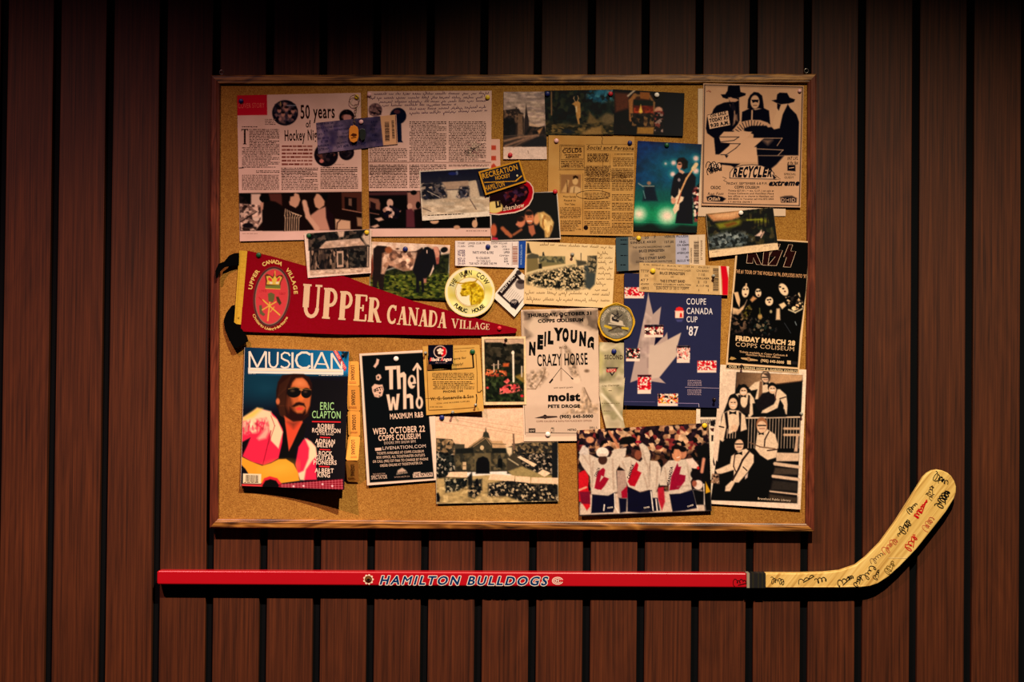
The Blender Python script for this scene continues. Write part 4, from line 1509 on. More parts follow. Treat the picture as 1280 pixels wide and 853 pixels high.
def p_concert(P, k):
    g = crop(780, 170)
    P.grad(g([(50, 20), (640, 20), (640, 800), (50, 800)]), (8, 22, 60), (10, 92, 80), g(300, 60), g(280, 560))
    P.blotch(g([(50, 20), (640, 20), (640, 400), (50, 400)]), [(6, 14, 40), (10, 40, 100), (14, 60, 130), (8, 30, 70)], 11, 151, .6, 8, 1)
    P.ell(g(400, 250), 26, 22, (10, 116, 130), soft=18, a=.6)
    P.ell(g(560, 420), 14, 40, (14, 140, 130), soft=14, a=.4)
    P.poly(g([(60, 560), (640, 560), (640, 720), (60, 700)]), (10, 120, 66), 8, .75)
    P.poly(g([(60, 690), (600, 715), (600, 790), (60, 770)]), (6, 26, 24), 3)
    P.line(g([(90, 690), (400, 700), (600, 715)]), 1.0, (30, 140, 90), .7)
    for c, r in (((397, 216), 2.6), ((390, 306), 2.8), ((575, 180), 3.0), ((575, 280), 3.2), ((333, 222), 1.0)):
        P.ell(g(*c), r + 2, r + 2, (90, 170, 170), soft=3, a=.6)
        P.ell(g(*c), r, r, (250, 205, 200), soft=1.4)
    for c, rx, ry in (((120, 625), 11, 10.5), ((345, 640), 14, 12.5)):
        P.ell(g(*c), rx, ry, (60, 200, 140), soft=7, a=.8)
        P.ell(g(*c), rx * .62, ry * .62, (255, 226, 200), soft=5)
    # drummer
    P.ell(g(200, 378), 2.6, 2.4, (150, 110, 90), soft=.8)
    P.poly(g([(165, 400), (245, 400), (250, 440), (270, 520), (150, 520)]), (8, 26, 40), 1.5)
    P.line(g([(115, 380), (150, 402), (240, 402)]), 1.2, (150, 150, 140), soft=.7)
    P.line(g([(155, 440), (170, 500)]), 1.4, (110, 150, 150), .7)
    # guitarist
    P.poly(g([(400, 320), (440, 290), (490, 300), (540, 290), (575, 330), (570, 420), (548, 480), (552, 600), (550, 705), (410, 700), (430, 560), (400, 500), (372, 470), (385, 390)]), (8, 12, 24), 1)
    P.blotch(g([(420, 200), (440, 175), (480, 172), (512, 205), (508, 255), (480, 270), (430, 240)]), [(12, 8, 10), (30, 18, 16), (16, 10, 12)], 2, 156, 1, 1)
    P.ell(g(443, 238), 3.2, 4.6, (226, 150, 120), 12, .7)
    P.ell(g(445, 226), 2.2, 1.0, (24, 14, 14))
    P.poly(g([(435, 262), (465, 275), (485, 290), (470, 305), (440, 290)]), (236, 170, 140), .8)
    P.line(g([(420, 520), (500, 340), (575, 232)]), 2.2, (236, 170, 110), soft=.7)
    P.line(g([(555, 262), (578, 228)]), 5, (240, 200, 150), soft=.8)
    P.poly(g([(375, 500), (382, 478), (405, 500), (432, 470), (440, 420), (452, 440), (450, 480), (480, 490), (470, 520), (445, 540), (440, 590), (405, 628), (390, 590), (410, 540)]), (246, 206, 170), .8)
    P.line(g([(430, 540), (455, 460)]), 1.4, (170, 80, 50))
    P.ell(g(440, 352), 1.8, 2.2, (150, 130, 130), soft=.7)
    P.ell(g(395, 520), 3, 4, (220, 150, 120), soft=.8)
    P.blotch(g([(548, 430), (605, 380), (598, 690), (560, 690)]), [(10, 10, 14), (150, 60, 56), (230, 190, 170), (20, 16, 22), (90, 30, 34)], 3, 159, 1, 1.5)


sheet('concert_photo', 'blue and green stage photo of a guitarist in dark clothes', 'photo',
      [(797.2, 176), (877.2, 180.4), (871.2, 291.2), (791.6, 288)], 3, p_concert, 1.6, m=PHOTO, lift=(0, 0, 1.0, 0))


def p_blank(P, k):
    P.stain(.08, 30, 161)


sheet('backing_paper', 'blank cream sheet sticking out behind the poster of hatted musicians', 'paper',
      [(872.6, 110.8), (982, 110.6), (982, 270.2), (872, 270.4)], 1, p_blank, .3, (232, 196, 166), m=PAPER)


def p_zz(P, k):
    g = crop(830, 90)
    h = crop(840, 190)
    P.stain(.10, 30, 171)
    D = (12, 14, 26)
    P.line(g([(326, 104), (1108, 122), (1096, 560)]) + h([(1018, 430)]) + h([(246, 410)]) + g([(326, 104)]), .9, D)
    P.line(g([(338, 116), (1096, 134)]), .5, (150, 110, 84))
    # left figure
    P.poly(g([(455, 180), (490, 178), (508, 150), (512, 115), (530, 108), (560, 112), (605, 108), (612, 160), (655, 172), (650, 188), (600, 205), (560, 205), (500, 215), (470, 205)]), D, .6)
    P.poly(g([(520, 210), (600, 205), (605, 390), (590, 400), (555, 380), (540, 300), (525, 250)]), D, .8)
    P.poly(g([(512, 205), (545, 200), (580, 215), (600, 225), (570, 240), (530, 240)]), (206, 150, 118), .7)
    P.ell(g(565, 196), 4.4, 2.4, D)
    P.poly(g([(520, 240), (480, 245), (420, 270), (395, 300), (385, 330), (345, 360), (335, 450), (345, 490), (400, 530), (412, 660), (500, 662), (560, 470), (600, 400), (560, 330), (545, 250)]), D, .7)
    P.blotch(g([(525, 260), (575, 250), (590, 390), (550, 430), (560, 340)]), [(12, 14, 26), (206, 150, 118), (30, 26, 34), (160, 116, 92)], 1.6, 174, .8, 1, sy=4)
    P.poly(g([(345, 345), (512, 308), (530, 425), (365, 458)]), (226, 176, 142), .4)
    k.stroke(g([(345, 345), (512, 308), (530, 425), (365, 458), (345, 345)]), .5, D)
    k.text('ON SALE', g(372, 366), g(500, 338), 3.6, D, 2)
    k.text('TODAY AT', g(366, 404), g(518, 376), 4.2, D, 3)
    k.text('9:30 A.M.', g(374, 444), g(524, 416), 4.2, D, 3)
    # middle figure
    P.poly(g([(672, 220), (690, 185), (720, 160), (755, 165), (785, 190), (795, 250), (800, 300), (760, 290), (700, 300), (668, 290)]), D, .7)
    P.ell(g(728, 240), 5.6, 8.4, (214, 162, 126), soft=.6)
    P.poly(g([(700, 222), (757, 222), (752, 246), (732, 240), (710, 248)]), D, .5)
    P.line(g([(716, 268), (742, 268)]), .9, (90, 60, 50))
    P.poly(g([(625, 320), (690, 290), (730, 305), (800, 290), (840, 310), (850, 420), (800, 400), (700, 385), (620, 400)]), D, .7)
    P.line(g([(705, 310), (703, 380)]), 1.8, (214, 162, 126), soft=.6)
    # right figure
    P.poly(g([(862, 228), (900, 220), (905, 180), (925, 165), (985, 168), (1005, 205), (1048, 220), (1040, 240), (1000, 252), (940, 262), (900, 248)]), D, .6)
    P.poly(g([(905, 250), (930, 260), (985, 255), (960, 300), (925, 400), (905, 462), (880, 450), (870, 400), (900, 320)]), (220, 168, 130), .8)
    P.poly(g([(905, 250), (935, 262), (918, 310), (905, 290)]), D, .6)
    P.poly(g([(990, 258), (1010, 290), (1060, 340), (1080, 400), (1075, 668), (930, 668), (700, 668), (720, 470), (850, 430), (880, 460), (925, 450), (950, 340)]), D, .7)
    # sun burst fan
    P.poly(g([(545, 470), (580, 430), (640, 395), (700, 383), (770, 385), (830, 405), (860, 440), (700, 470)]), (206, 152, 118), .7)
    for i in range(15):
        a = radians(200 + i * 10)
        c = g(700, 530)
        P.line([(c[0] + 17 * cos(a), c[1] + 15 * sin(a)), (c[0] + 23 * cos(a), c[1] + 22 * sin(a))], .8, D)
    P.poly(g([(640, 450), (700, 430), (820, 430), (860, 480), (720, 500), (640, 470)]), D, .8)
    # double Z emblem
    Pp = (220, 166, 130)
    P.poly(g([(440, 520), (480, 478), (705, 478), (660, 530), (800, 530), (700, 620), (610, 668), (440, 662), (500, 610), (545, 572), (455, 565)]), Pp, .6)
    P.poly(g([(480, 640), (560, 600), (740, 600), (750, 720), (470, 720)]), Pp, .8)
    P.line(g([(440, 520), (600, 520), (560, 548), (450, 560)]), .8, D)
    P.line(g([(455, 572), (610, 575), (575, 610), (500, 662)]), .8, D)
    P.line(g([(500, 662), (455, 662)]), .9, D)
    P.poly(g([(485, 666), (515, 668), (500, 690)]), D, .6)
    P.poly(g([(790, 545), (865, 545), (830, 580)]), (150, 110, 88), 3)
    for a, b in (((655, 530), (945, 530)), ((945, 530), (905, 590)), ((670, 612), (955, 625)), ((950, 628), (905, 675)), ((600, 668), (905, 672)), ((760, 545), (660, 612)), ((500, 715), (950, 722))):
        P.line(g([a, b]), .7, Pp)
    P.poly(g([(750, 670), (960, 672), (900, 740), (850, 780), (755, 760)]), D, 1)
    # small blocks under the emblem
    for r in range(2):
        k.text(('INT LVL', '# fix fax')[r], g(985, 705 + r * 38), g(1072, 702 + r * 36), 4, D, 1, .2)
    P.poly(g([(988, 745), (1050, 745), (1052, 795), (988, 790)]), D, .6)
    k.stroke(g([(1000, 770), (1040, 765)]), .9, Pp)
    k.text('SPECIAL', h(895, 186), h(992, 186), 2.6, D, 0)
    k.text('GUEST', h(898, 212), h(975, 214), 2.6, D, 0)
    k.scribble(h(340, 120), 8, 6, 0, D, 1.0, 14, 3)
    k.scribble(h(345, 150), 9, 4, -8, D, 1.0, 12, 8)
    P.ell(h(340, 110), 7, 4, (226, 180, 150), soft=.8)
    k.text('TEXAS', h(295, 162), h(400, 150), 4, D, 2, .1)
    P.poly(h([(385, 85), (480, 92), (545, 95), (500, 125), (470, 110), (390, 102)]), D, .6)
    # recycler banner
    P.poly(h([(462, 210), (465, 165), (490, 130), (560, 108), (640, 102), (720, 110), (790, 140), (815, 170), (815, 218)]), (226, 176, 142), .6)
    P.line(h([(462, 210), (465, 165), (490, 130), (560, 108), (640, 102), (720, 110), (790, 140), (815, 170), (815, 218), (462, 210)]), .7, D)
    for i, ch in enumerate('RECYCLER'):
        x = 482 + i * 39.5
        hh = 9.0 + 3.6 * sin(pi * (i + .5) / 8)
        k.text(ch, h(x, 196 + 3 * sin(pi * i / 7)), h(x + 36, 197 + 3 * sin(pi * i / 7)), hh, D, 3, .18)
    P.poly(h([(800, 180), (835, 205), (815, 220)]), D, .6)
    k.stroke(h([(825, 185), (868, 218), (820, 220)]), .7, D)
    k.stroke(h([(405, 200), (435, 212), (412, 228), (440, 240)]), .7, D)
    k.text('FRIDAY, SEPTEMBER 6-8 P.M.', h(436, 262), h(765, 262), 2.9, D, 1)
    k.text('COPPS COLISEUM', h(500, 292), h(700, 294), 3.2, D, 2)
    k.text('extreme', h(770, 270), h(1015, 268), 6.6, D, 3, .3)
    for i, t in enumerate(('Tickets $27.00 ( + tax, C.I.P. ) on sale at', 'Copps Coliseum and Hamilton Place', 'box offices or to charge in Hamilton call', '645-8000, in Toronto call 416 872 5000', '( + service charge )')):
        k.text(t, h(448, 316 + i * 22), h((815, 815, 815, 815, 640)[i], 318 + i * 22), 2.1, (40, 26, 30), 1)
    k.text('CKOC', h(308, 296), h(390, 297), 3.6, D, 2)
    k.text('Ron Foss', h(282, 345), h(412, 343), 3.2, D, 0, .3)
    P.poly(h([(276, 360), (320, 345), (400, 358), (432, 375), (405, 398), (285, 392)]), D, .8)
    k.text('Ollah', h(286, 390), h(385, 386), 4, (226, 176, 142), 1, .2)
    P.poly(h([(866, 362), (905, 352), (960, 350), (998, 370), (995, 405), (875, 405)]), (60, 46, 44), 1)
    k.text('DMCD', h(868, 400), h(990, 402), 5.4, D, 3)
    k.text('D)<ID', h(870, 399), h(988, 401), 4.6, (210, 160, 130), 0)
    k.hand(g(342, 150), g(378, 165), 3, (150, 60, 50), .5, 1.5, 2)


sheet('concert_poster', 'tan poster of three musicians, two in wide hats, above winged lettering', 'poster',
      [(879.2, 104.1), (1004.7, 107.4), (1000.7, 259.4), (876.8, 257)], 4, p_zz, 2.0, (222, 168, 132), lift=(0, 0, 1.2, .8))


def p_land(P, k):
    g = crop(840, 190)
    q = g([(272, 497), (806, 444), (845, 726), (296, 786)])
    P.blotch(q, [(14, 16, 14), (30, 34, 22), (20, 22, 18), (60, 52, 30), (16, 18, 18)], 4, 181)
    P.poly(g([(280, 500), (560, 470), (540, 520), (480, 545), (330, 555)]), (196, 130, 84), 1.5)
    P.poly(g([(330, 505), (540, 480), (500, 520), (360, 525)]), (228, 170, 120), 2.5)
    P.poly(g([(350, 575), (520, 545), (740, 530), (770, 560), (560, 585), (380, 615)]), (120, 116, 30), 2)
    P.poly(g([(420, 580), (500, 560), (520, 575), (440, 600)]), (110, 56, 20), 2)
    P.poly(g([(560, 540), (660, 545), (670, 590), (600, 640), (480, 650), (540, 590)]), (16, 14, 12), 3)
    P.blotch(g([(290, 680), (440, 640), (580, 640), (640, 700), (560, 750), (300, 778)]), [(24, 28, 28), (70, 80, 84), (130, 136, 134), (30, 34, 34), (100, 108, 108)], 2.6, 185, .9, 3)
    for i in range(7):
        x = 620 + i * 28
        P.line(g([(x, 600), (x + (i % 3 - 1) * 12, 450)]), 1.4, (12, 10, 10), soft=1)
    P.line(g([(600, 545), (720, 540)]), 1.4, (150, 150, 40), soft=1)
    P.poly(g([(664, 672), (700, 645), (715, 622), (722, 650), (705, 675)]), (232, 190, 170), .8)
    P.line(g([(712, 685), (735, 640)]), 1.4, (220, 170, 150), soft=.7)
    P.poly(g([(792, 446), (808, 444), (845, 726), (828, 728)]), (12, 12, 14), 1)
    k.rows(g, 320, 800, 380, 806, 1, TXT, CREAM, .6, slope=-.1)
    k.rows(g, 730, 752, 790, 758, 1, TXT, CREAM, .6, slope=-.1)


sheet('postcard', 'tilted landscape postcard of a valley at dusk with a cream bottom margin', 'postcard',
      [(882, 267.2), (966.4, 259.2), (973, 312.2), (886.8, 322.2)], 7, p_land, 1.6, (234, 194, 150), m=PHOTO, lift=(0, 0, .8, 1.2))


def p_kiss(P, k):
    g = crop(905, 300, 8.53)
    a = crop(840, 290)
    b = crop(900, 420, 8.53)
    D = (8, 10, 16)
    W = (224, 178, 132)
    # near-black field inside a thin border
    P.poly([(923.4, 298), (1011.8, 303.6), (1007.6, 363), (1000.0, 420), (997.2, 459.6), (909.8, 453.4), (911.8, 423), (918, 360)], D, .4)
    P.poly([(908.4, 456.2), (997.4, 462), (997.0, 465.6), (907.8, 460.2)], (16, 14, 16), .4)
    # outlined logo
    oc = (206, 170, 140)
    fr = (36, 14, 16)
    K_ = [[(240, 250), (270, 120), (310, 120), (296, 180), (360, 100), (400, 100), (330, 185), (352, 250), (300, 258), (296, 200), (290, 252)],
          [(395, 268), (425, 100), (470, 100), (440, 250), (418, 268)]]
    for s_ in ([(240, 248), (262, 60), (315, 60), (305, 130), (360, 60), (420, 60), (345, 145), (400, 268), (345, 262), (312, 190), (305, 250)],
               [(408, 268), (432, 62), (500, 62), (468, 272)],
               [(468, 272), (545, 180), (480, 175), (560, 45), (600, 45), (575, 110), (625, 112), (560, 275)],
               [(632, 288), (668, 185), (635, 182), (690, 50), (732, 52), (712, 120), (768, 122), (708, 292)]):
        P.poly(g(s_), fr, .5)
        k.stroke(g(s_ + [s_[0]]), .55, oc)
    k.text("THE #1 TOUR OF THE WORLD IN '96, EXPLODES INTO '97", g(118, 352), g(878, 408), 4.3, (206, 150, 104), 1)
    # four painted faces
    for c, rx, ry, rot in (((228, 552), 4.4, 7.2, 6), ((366, 565), 3.7, 5.2, -6), ((482, 655), 4.9, 5.6, 8), ((635, 530), 5.2, 8.2, -28)):
        P.ell(g(*c), rx * 1.7, ry * 1.5, (14, 12, 16), rot, 1)
        P.ell(g(*c), rx, ry, (236, 200, 160), rot, .6)
    for c in ((214, 528), (244, 526), (354, 548), (380, 545), (468, 640), (494, 636), (598, 502), (632, 520)):
        P.ell(g(*c), 1.4, 1.0, D)
    for c in ((230, 582), (368, 590), (483, 665), (650, 550)):
        P.ell(g(*c), 1.2, 1.0, (90, 40, 34))
    P.line(g([(238, 470), (232, 530)]), 1.8, W, soft=.6)
    P.poly(g([(105, 560), (150, 555), (172, 640), (165, 720), (130, 660)]), W, .7)
    P.poly(g([(98, 570), (112, 590), (145, 700), (120, 720), (94, 690)]), D, .7)
    P.poly(g([(92, 720), (160, 740), (220, 690), (245, 640), (205, 745), (150, 800), (90, 790)]), W, 1)
    P.blotch(g([(190, 760), (270, 690), (300, 740), (250, 850), (190, 850)]), [(20, 18, 12), (96, 84, 34), (40, 34, 18), (140, 110, 60)], 2.2, 191, .9, 1)
    P.poly(g([(278, 640), (310, 600), (350, 625), (300, 665)]), (200, 140, 90), 1)
    P.poly(g([(585, 690), (640, 665), (665, 700), (620, 740)]), (236, 196, 150), .8)
    P.poly(g([(560, 735), (595, 730), (600, 853), (553, 853)]), (226, 184, 140), 1)
    P.blotch(g([(655, 610), (745, 605), (800, 560), (835, 640), (850, 720), (740, 760), (690, 700)]), [(12, 12, 16), (214, 170, 124), (40, 34, 30), (236, 200, 150), (20, 18, 20)], 2.6, 194, 1, 1)
    P.line(g([(690, 745), (760, 775), (835, 735)]), 1.6, (214, 190, 150), soft=.7)
    P.ell(g(384, 820), 2.6, 3.6, (196, 150, 84), soft=.8)
    P.line(g([(380, 730), (384, 800)]), 1.2, (90, 84, 40), soft=.8)
    P.ell(g(500, 765), 1.6, 2, (170, 150, 110), soft=.7)
    P.blotch(a([(480, 660), (560, 650), (620, 700), (600, 800), (480, 800)]), [(10, 10, 14), (14, 14, 18), (150, 110, 80), (20, 18, 20)], 2.4, 197, .6, 5)
    P.blotch(a([(640, 700), (760, 700), (820, 780), (740, 830), (640, 800)]), [(10, 10, 14), (14, 14, 18), (40, 50, 40), (180, 150, 110), (12, 12, 16)], 2.0, 199, .6, 5)
    P.line(a([(900, 730), (950, 810)]), .6, (90, 90, 90), .7)
    P.line(a([(985, 720), (995, 745)]), 1.0, (150, 160, 160), .8)
    k.text('FRIDAY MARCH 28', b(162, 48), b(800, 104), 5.6, (232, 190, 140), 3)
    k.text('COPPS COLISEUM', b(160, 110), b(795, 165), 5.2, (214, 172, 128), -1)
    k.text('Tickets available at Copps Coliseum &', b(205, 178), b(720, 220), 2.3, (206, 160, 116), 1)
    k.text('Hamilton Place box offices', b(275, 208), b(640, 240), 2.3, (206, 160, 116), 1)
    k.text('(905) 645-5000', b(432, 275), b(682, 298), 3.2, (226, 184, 136), 2)
    k.poly(b([(222, 232), (300, 236), (400, 256), (404, 268), (320, 268), (230, 248)]), (190, 150, 104))
    k.poly(b([(290, 226), (320, 230), (316, 274), (294, 268)]), (150, 110, 76))
    k.poly(b([(100, 250), (118, 222), (150, 230), (175, 245), (130, 258)]), (180, 140, 80))
    k.poly(b([(716, 262), (756, 266), (756, 306), (716, 302)]), (214, 176, 130))
    k.poly(b([(768, 270), (826, 276), (826, 308), (768, 304)]), (34, 30, 32))
    k.text('OVER 150 SPRING HOME & GARDEN EXHIBITS', b(92, 338), b(826, 392), 2.6, (214, 184, 140), 2)


sheet('concert_poster', 'black poster of four musicians with white painted faces', 'poster',
      [(921.2, 296.2), (1013.2, 302), (998.8, 466.8), (907, 461)], 5, p_kiss, 1.75, (232, 188, 140), lift=(0, .8, 0, 0))


def p_keys(P, k):
    g = crop(820, 480, 10.66)
    P.poly(g([(590, 320), (850, 320), (850, 445), (590, 445)]), (6, 12, 18), .5)
    for i in range(9):
        x = 600 + i * 26
        P.line(g([(x, 480), (x + 4, 520 + (i % 3) * 15)]), 1.2, (20, 18, 20), soft=.5)
    P.poly(g([(720, 500), (790, 480), (780, 570), (730, 560)]), (24, 22, 24), .6)
    P.poly(g([(720, 595), (775, 590), (765, 640), (740, 630)]), (60, 30, 28), .6)
    P.poly(g([(738, 685), (765, 685), (760, 765), (738, 765)]), (14, 12, 14), .5)


sheet('photo_print', 'white-bordered print mostly hidden behind the hockey team photo and band photo', 'photo',
      [(870.6, 508), (902, 508.5), (900, 600), (868, 600)], 2, p_keys, 1.8, (232, 206, 178), m=PHOTO)


def fig_shirt(P, pts, c=(228, 192, 160)):
    P.poly(pts, c, .7)


def p_band(P, k):
    g = crop(850, 440)
    h = crop(850, 530)
    D = (10, 10, 14)
    S = (226, 192, 158)
    P.poly(g([(455, 162), (982, 187)]) + h([(935, 636)]) + h([(246, 612)]) + g([(325, 600), (350, 160)]), D, .5)
    P.poly(g([(345, 150), (452, 160), (445, 260), (440, 330), (400, 350), (350, 480), (305, 590), (320, 700)]) + h([(300, 300), (240, 270), (230, 120)]), (226, 194, 166), .8)
    # sloping ceiling
    P.grad(g([(455, 162), (982, 187), (976, 235), (560, 285), (470, 260), (447, 300)]), (84, 60, 44), (196, 148, 106), g(470, 170), g(800, 230))
    P.line(g([(560, 285), (978, 235)]), 1.4, (60, 40, 30), soft=1)
    P.poly(g([(590, 295), (978, 243), (965, 500), (590, 480)]), (9, 12, 18), 1)
    # railing
    P.line(g([(530, 530), (962, 522)]), 2.0, (214, 180, 148), soft=.6)
    for i in range(18):
        x = 552 + i * 24
        P.line(g([(x, 535), (x - 8, 770)]), .9, (190, 160, 132), .9)
    for y in (615, 665):
        P.line(g([(835, y), (950, y)]), 3.0, (206, 164, 128), soft=.8)
    P.poly(g([(930, 670), (948, 670), (940, 800), (912, 800)]), (200, 160, 130), .7)
    # stairs
    ST = (214, 178, 146)
    P.poly(h([(770, 230), (955, 235), (950, 300), (770, 300)]), ST, .8)
    for (x, y, w) in ((760, 320, 28), (745, 420, 26), (722, 540, 14)):
        P.line(h([(x, y), (948, y + 26)]), w / 6.4, ST, soft=.8)
    P.poly(h([(760, 350), (945, 362), (943, 410), (745, 405)]), (66, 54, 44), 1.5)
    P.poly(h([(740, 450), (940, 470), (938, 545), (722, 530)]), (44, 38, 34), 2)
    P.poly(h([(716, 560), (938, 590), (936, 634), (700, 620)]), (60, 48, 38), 2)

    def head(c, rx, ry, rot=0, glasses=False, hair=(14, 12, 14), bald=False):
        P.ell((c[0], c[1] - .6), rx + 1.0, ry + 1.1, hair, rot, .6)
        P.ell((c[0], c[1] + (1.7 if not bald else -.3)), rx, ry * (.86 if not bald else 1), (222, 178, 142), rot, .6)
        P.line([(c[0] - rx * .5, c[1] + ry * .45), (c[0] + rx * .5, c[1] + ry * .45)], .9, (250, 230, 210) if not glasses else (120, 70, 60), soft=.5)
        if glasses:
            P.line([(c[0] - rx * .8, c[1]), (c[0] + rx * .8, c[1])], 1.5, D, soft=.5)
        else:
            P.line([(c[0] - rx * .5, c[1]), (c[0] - rx * .2, c[1])], .8, D)
            P.line([(c[0] + rx * .2, c[1]), (c[0] + rx * .5, c[1])], .8, D)

    def tie(c, w=1.0):
        P.poly([(c[0] - 4 * w, c[1] - 2 * w), (c[0], c[1] - .6 * w), (c[0] + 4 * w, c[1] - 2 * w), (c[0] + 4 * w, c[1] + 2.2 * w), (c[0], c[1] + .8 * w), (c[0] - 4 * w, c[1] + 2.2 * w)], D, .5)
    # top man
    P.poly(g([(550, 290), (600, 245), (650, 230), (720, 240), (720, 310), (690, 330), (650, 380), (600, 380), (620, 300), (570, 310)]), S, .8)
    P.poly(g([(638, 235), (660, 235), (658, 380), (625, 380)]), (120, 84, 60), .7)
    P.poly(g([(620, 385), (660, 330), (720, 320), (760, 350), (755, 400), (700, 480), (620, 470), (600, 420)]), (24, 20, 22), 1)
    head(g(685, 205), 5.0, 6.4, 0, True, (60, 48, 42), True)
    P.poly(g([(660, 172), (712, 168), (722, 200), (712, 240), (700, 200)]), (70, 54, 46), .8)
    tie(g(688, 255), .9)
    # second right leaning man
    P.poly(g([(760, 300), (800, 300), (850, 345), (860, 420), (855, 500), (825, 500), (830, 430), (800, 380), (780, 450), (700, 490), (650, 490), (660, 470), (750, 420), (770, 380), (750, 330)]), S, .8)
    P.line(g([(770, 310), (762, 380)]), 1.2, (90, 50, 44))
    P.line(g([(800, 375), (845, 362)]), 1.4, (60, 44, 40))
    P.poly(g([(700, 490), (790, 450), (835, 460), (850, 520), (690, 525)]), (14, 14, 18), 1)
    head(g(740, 293), 4.8, 6.0, -25)
    # woman top-left
    P.poly(g([(445, 340), (490, 325), (560, 330), (590, 370), (600, 410), (580, 415), (585, 500), (560, 525), (545, 520), (560, 420), (540, 380), (520, 440), (490, 440), (470, 370)]), S, .8)
    P.poly(g([(465, 345), (485, 345), (500, 430), (540, 440), (545, 345), (560, 350), (555, 500), (470, 480)]), (34, 26, 24), .8)
    P.ell(g(512, 395), 4.4, 8, S, soft=.6)
    head(g(508, 310), 4.6, 6.4, 5)
    tie(g(508, 355), .8)
    # left standing man
    P.poly(g([(345, 490), (400, 465), (470, 470), (520, 510), (535, 620), (470, 645), (440, 620), (380, 690), (340, 720), (310, 700), (320, 600)]), S, .8)
    P.poly(g([(355, 490), (378, 480), (390, 600), (380, 700), (350, 700), (370, 600)]), (24, 18, 20), .7)
    P.poly(g([(470, 480), (490, 490), (485, 640), (440, 700), (380, 720), (450, 640), (475, 580)]), (24, 18, 20), .7)
    P.poly(g([(365, 660), (500, 640), (520, 700), (440, 800), (360, 850), (340, 760)]), D, 1)
    for i in range(4):
        P.line(g([(380 + i * 22, 620), (376 + i * 22, 690)]), .9, (206, 170, 140))
    P.ell(g(435, 612), 4, 4.6, (220, 176, 140), soft=.7)
    P.line(g([(315, 597), (350, 605)]), 1.6, (40, 28, 26))
    head(g(425, 405), 5.4, 8.4, 0)
    tie(g(422, 488), 1.1)
    # right seated man
    P.poly(g([(620, 650), (700, 620), (760, 660), (785, 740)]) + h([(780, 200), (770, 270), (700, 290), (640, 250), (600, 200)]), S, .8)
    P.line(g([(712, 640), (680, 700)]) + h([(675, 180)]), 1.6, (50, 34, 30))
    P.line(h([(560, 150), (640, 185), (760, 200)]), 1.4, (110, 80, 60))
    P.line(h([(700, 215), (780, 205)]), 1.6, (60, 40, 34))
    head(g(655, 590), 6.0, 8.6, -4, True, (150, 96, 64))
    tie(g(650, 655), .8)
    # front man
    P.poly(h([(410, 260), (470, 215), (530, 200), (590, 250), (590, 310), (540, 390), (470, 470), (440, 470), (400, 540), (360, 540), (365, 500), (430, 440), (430, 370), (330, 400), (300, 400), (280, 370), (310, 360), (400, 320)]), S, .8)
    P.line(h([(440, 240), (428, 340), (445, 380)]), 1.4, (60, 40, 34))
    P.line(h([(550, 225), (500, 290), (470, 360), (420, 450)]), 2.4, (44, 30, 28))
    P.line(h([(505, 345), (535, 375)]), 1.3, (40, 28, 26))
    P.poly(h([(520, 445), (520, 420), (545, 390), (540, 430)]), (200, 170, 150), .6)
    P.line(h([(245, 195), (275, 330)]), 1.6, (20, 16, 18))
    P.blotch(h([(248, 400), (310, 400), (315, 480), (250, 475)]), [(150, 112, 84), (30, 22, 22), (190, 150, 118)], 2, 205, .9, 1)
    head(h(472, 162), 5.6, 8.6, 6, True)
    tie(h(470, 236), 1.1)
    k.text('Brantford Public Library', h(620, 606), h(885, 622), 2.6, (196, 170, 140), 1)


sheet('band_photo', 'black and white photo of six people in bow ties on a railed staircase', 'photo',
      [(900.6, 456), (1008.2, 462.4), (1000.6, 637.2), (887, 630)], 4, p_band, 1.75, (234, 206, 178), m=PHOTO, lift=(0, 0, 1.5, 0))


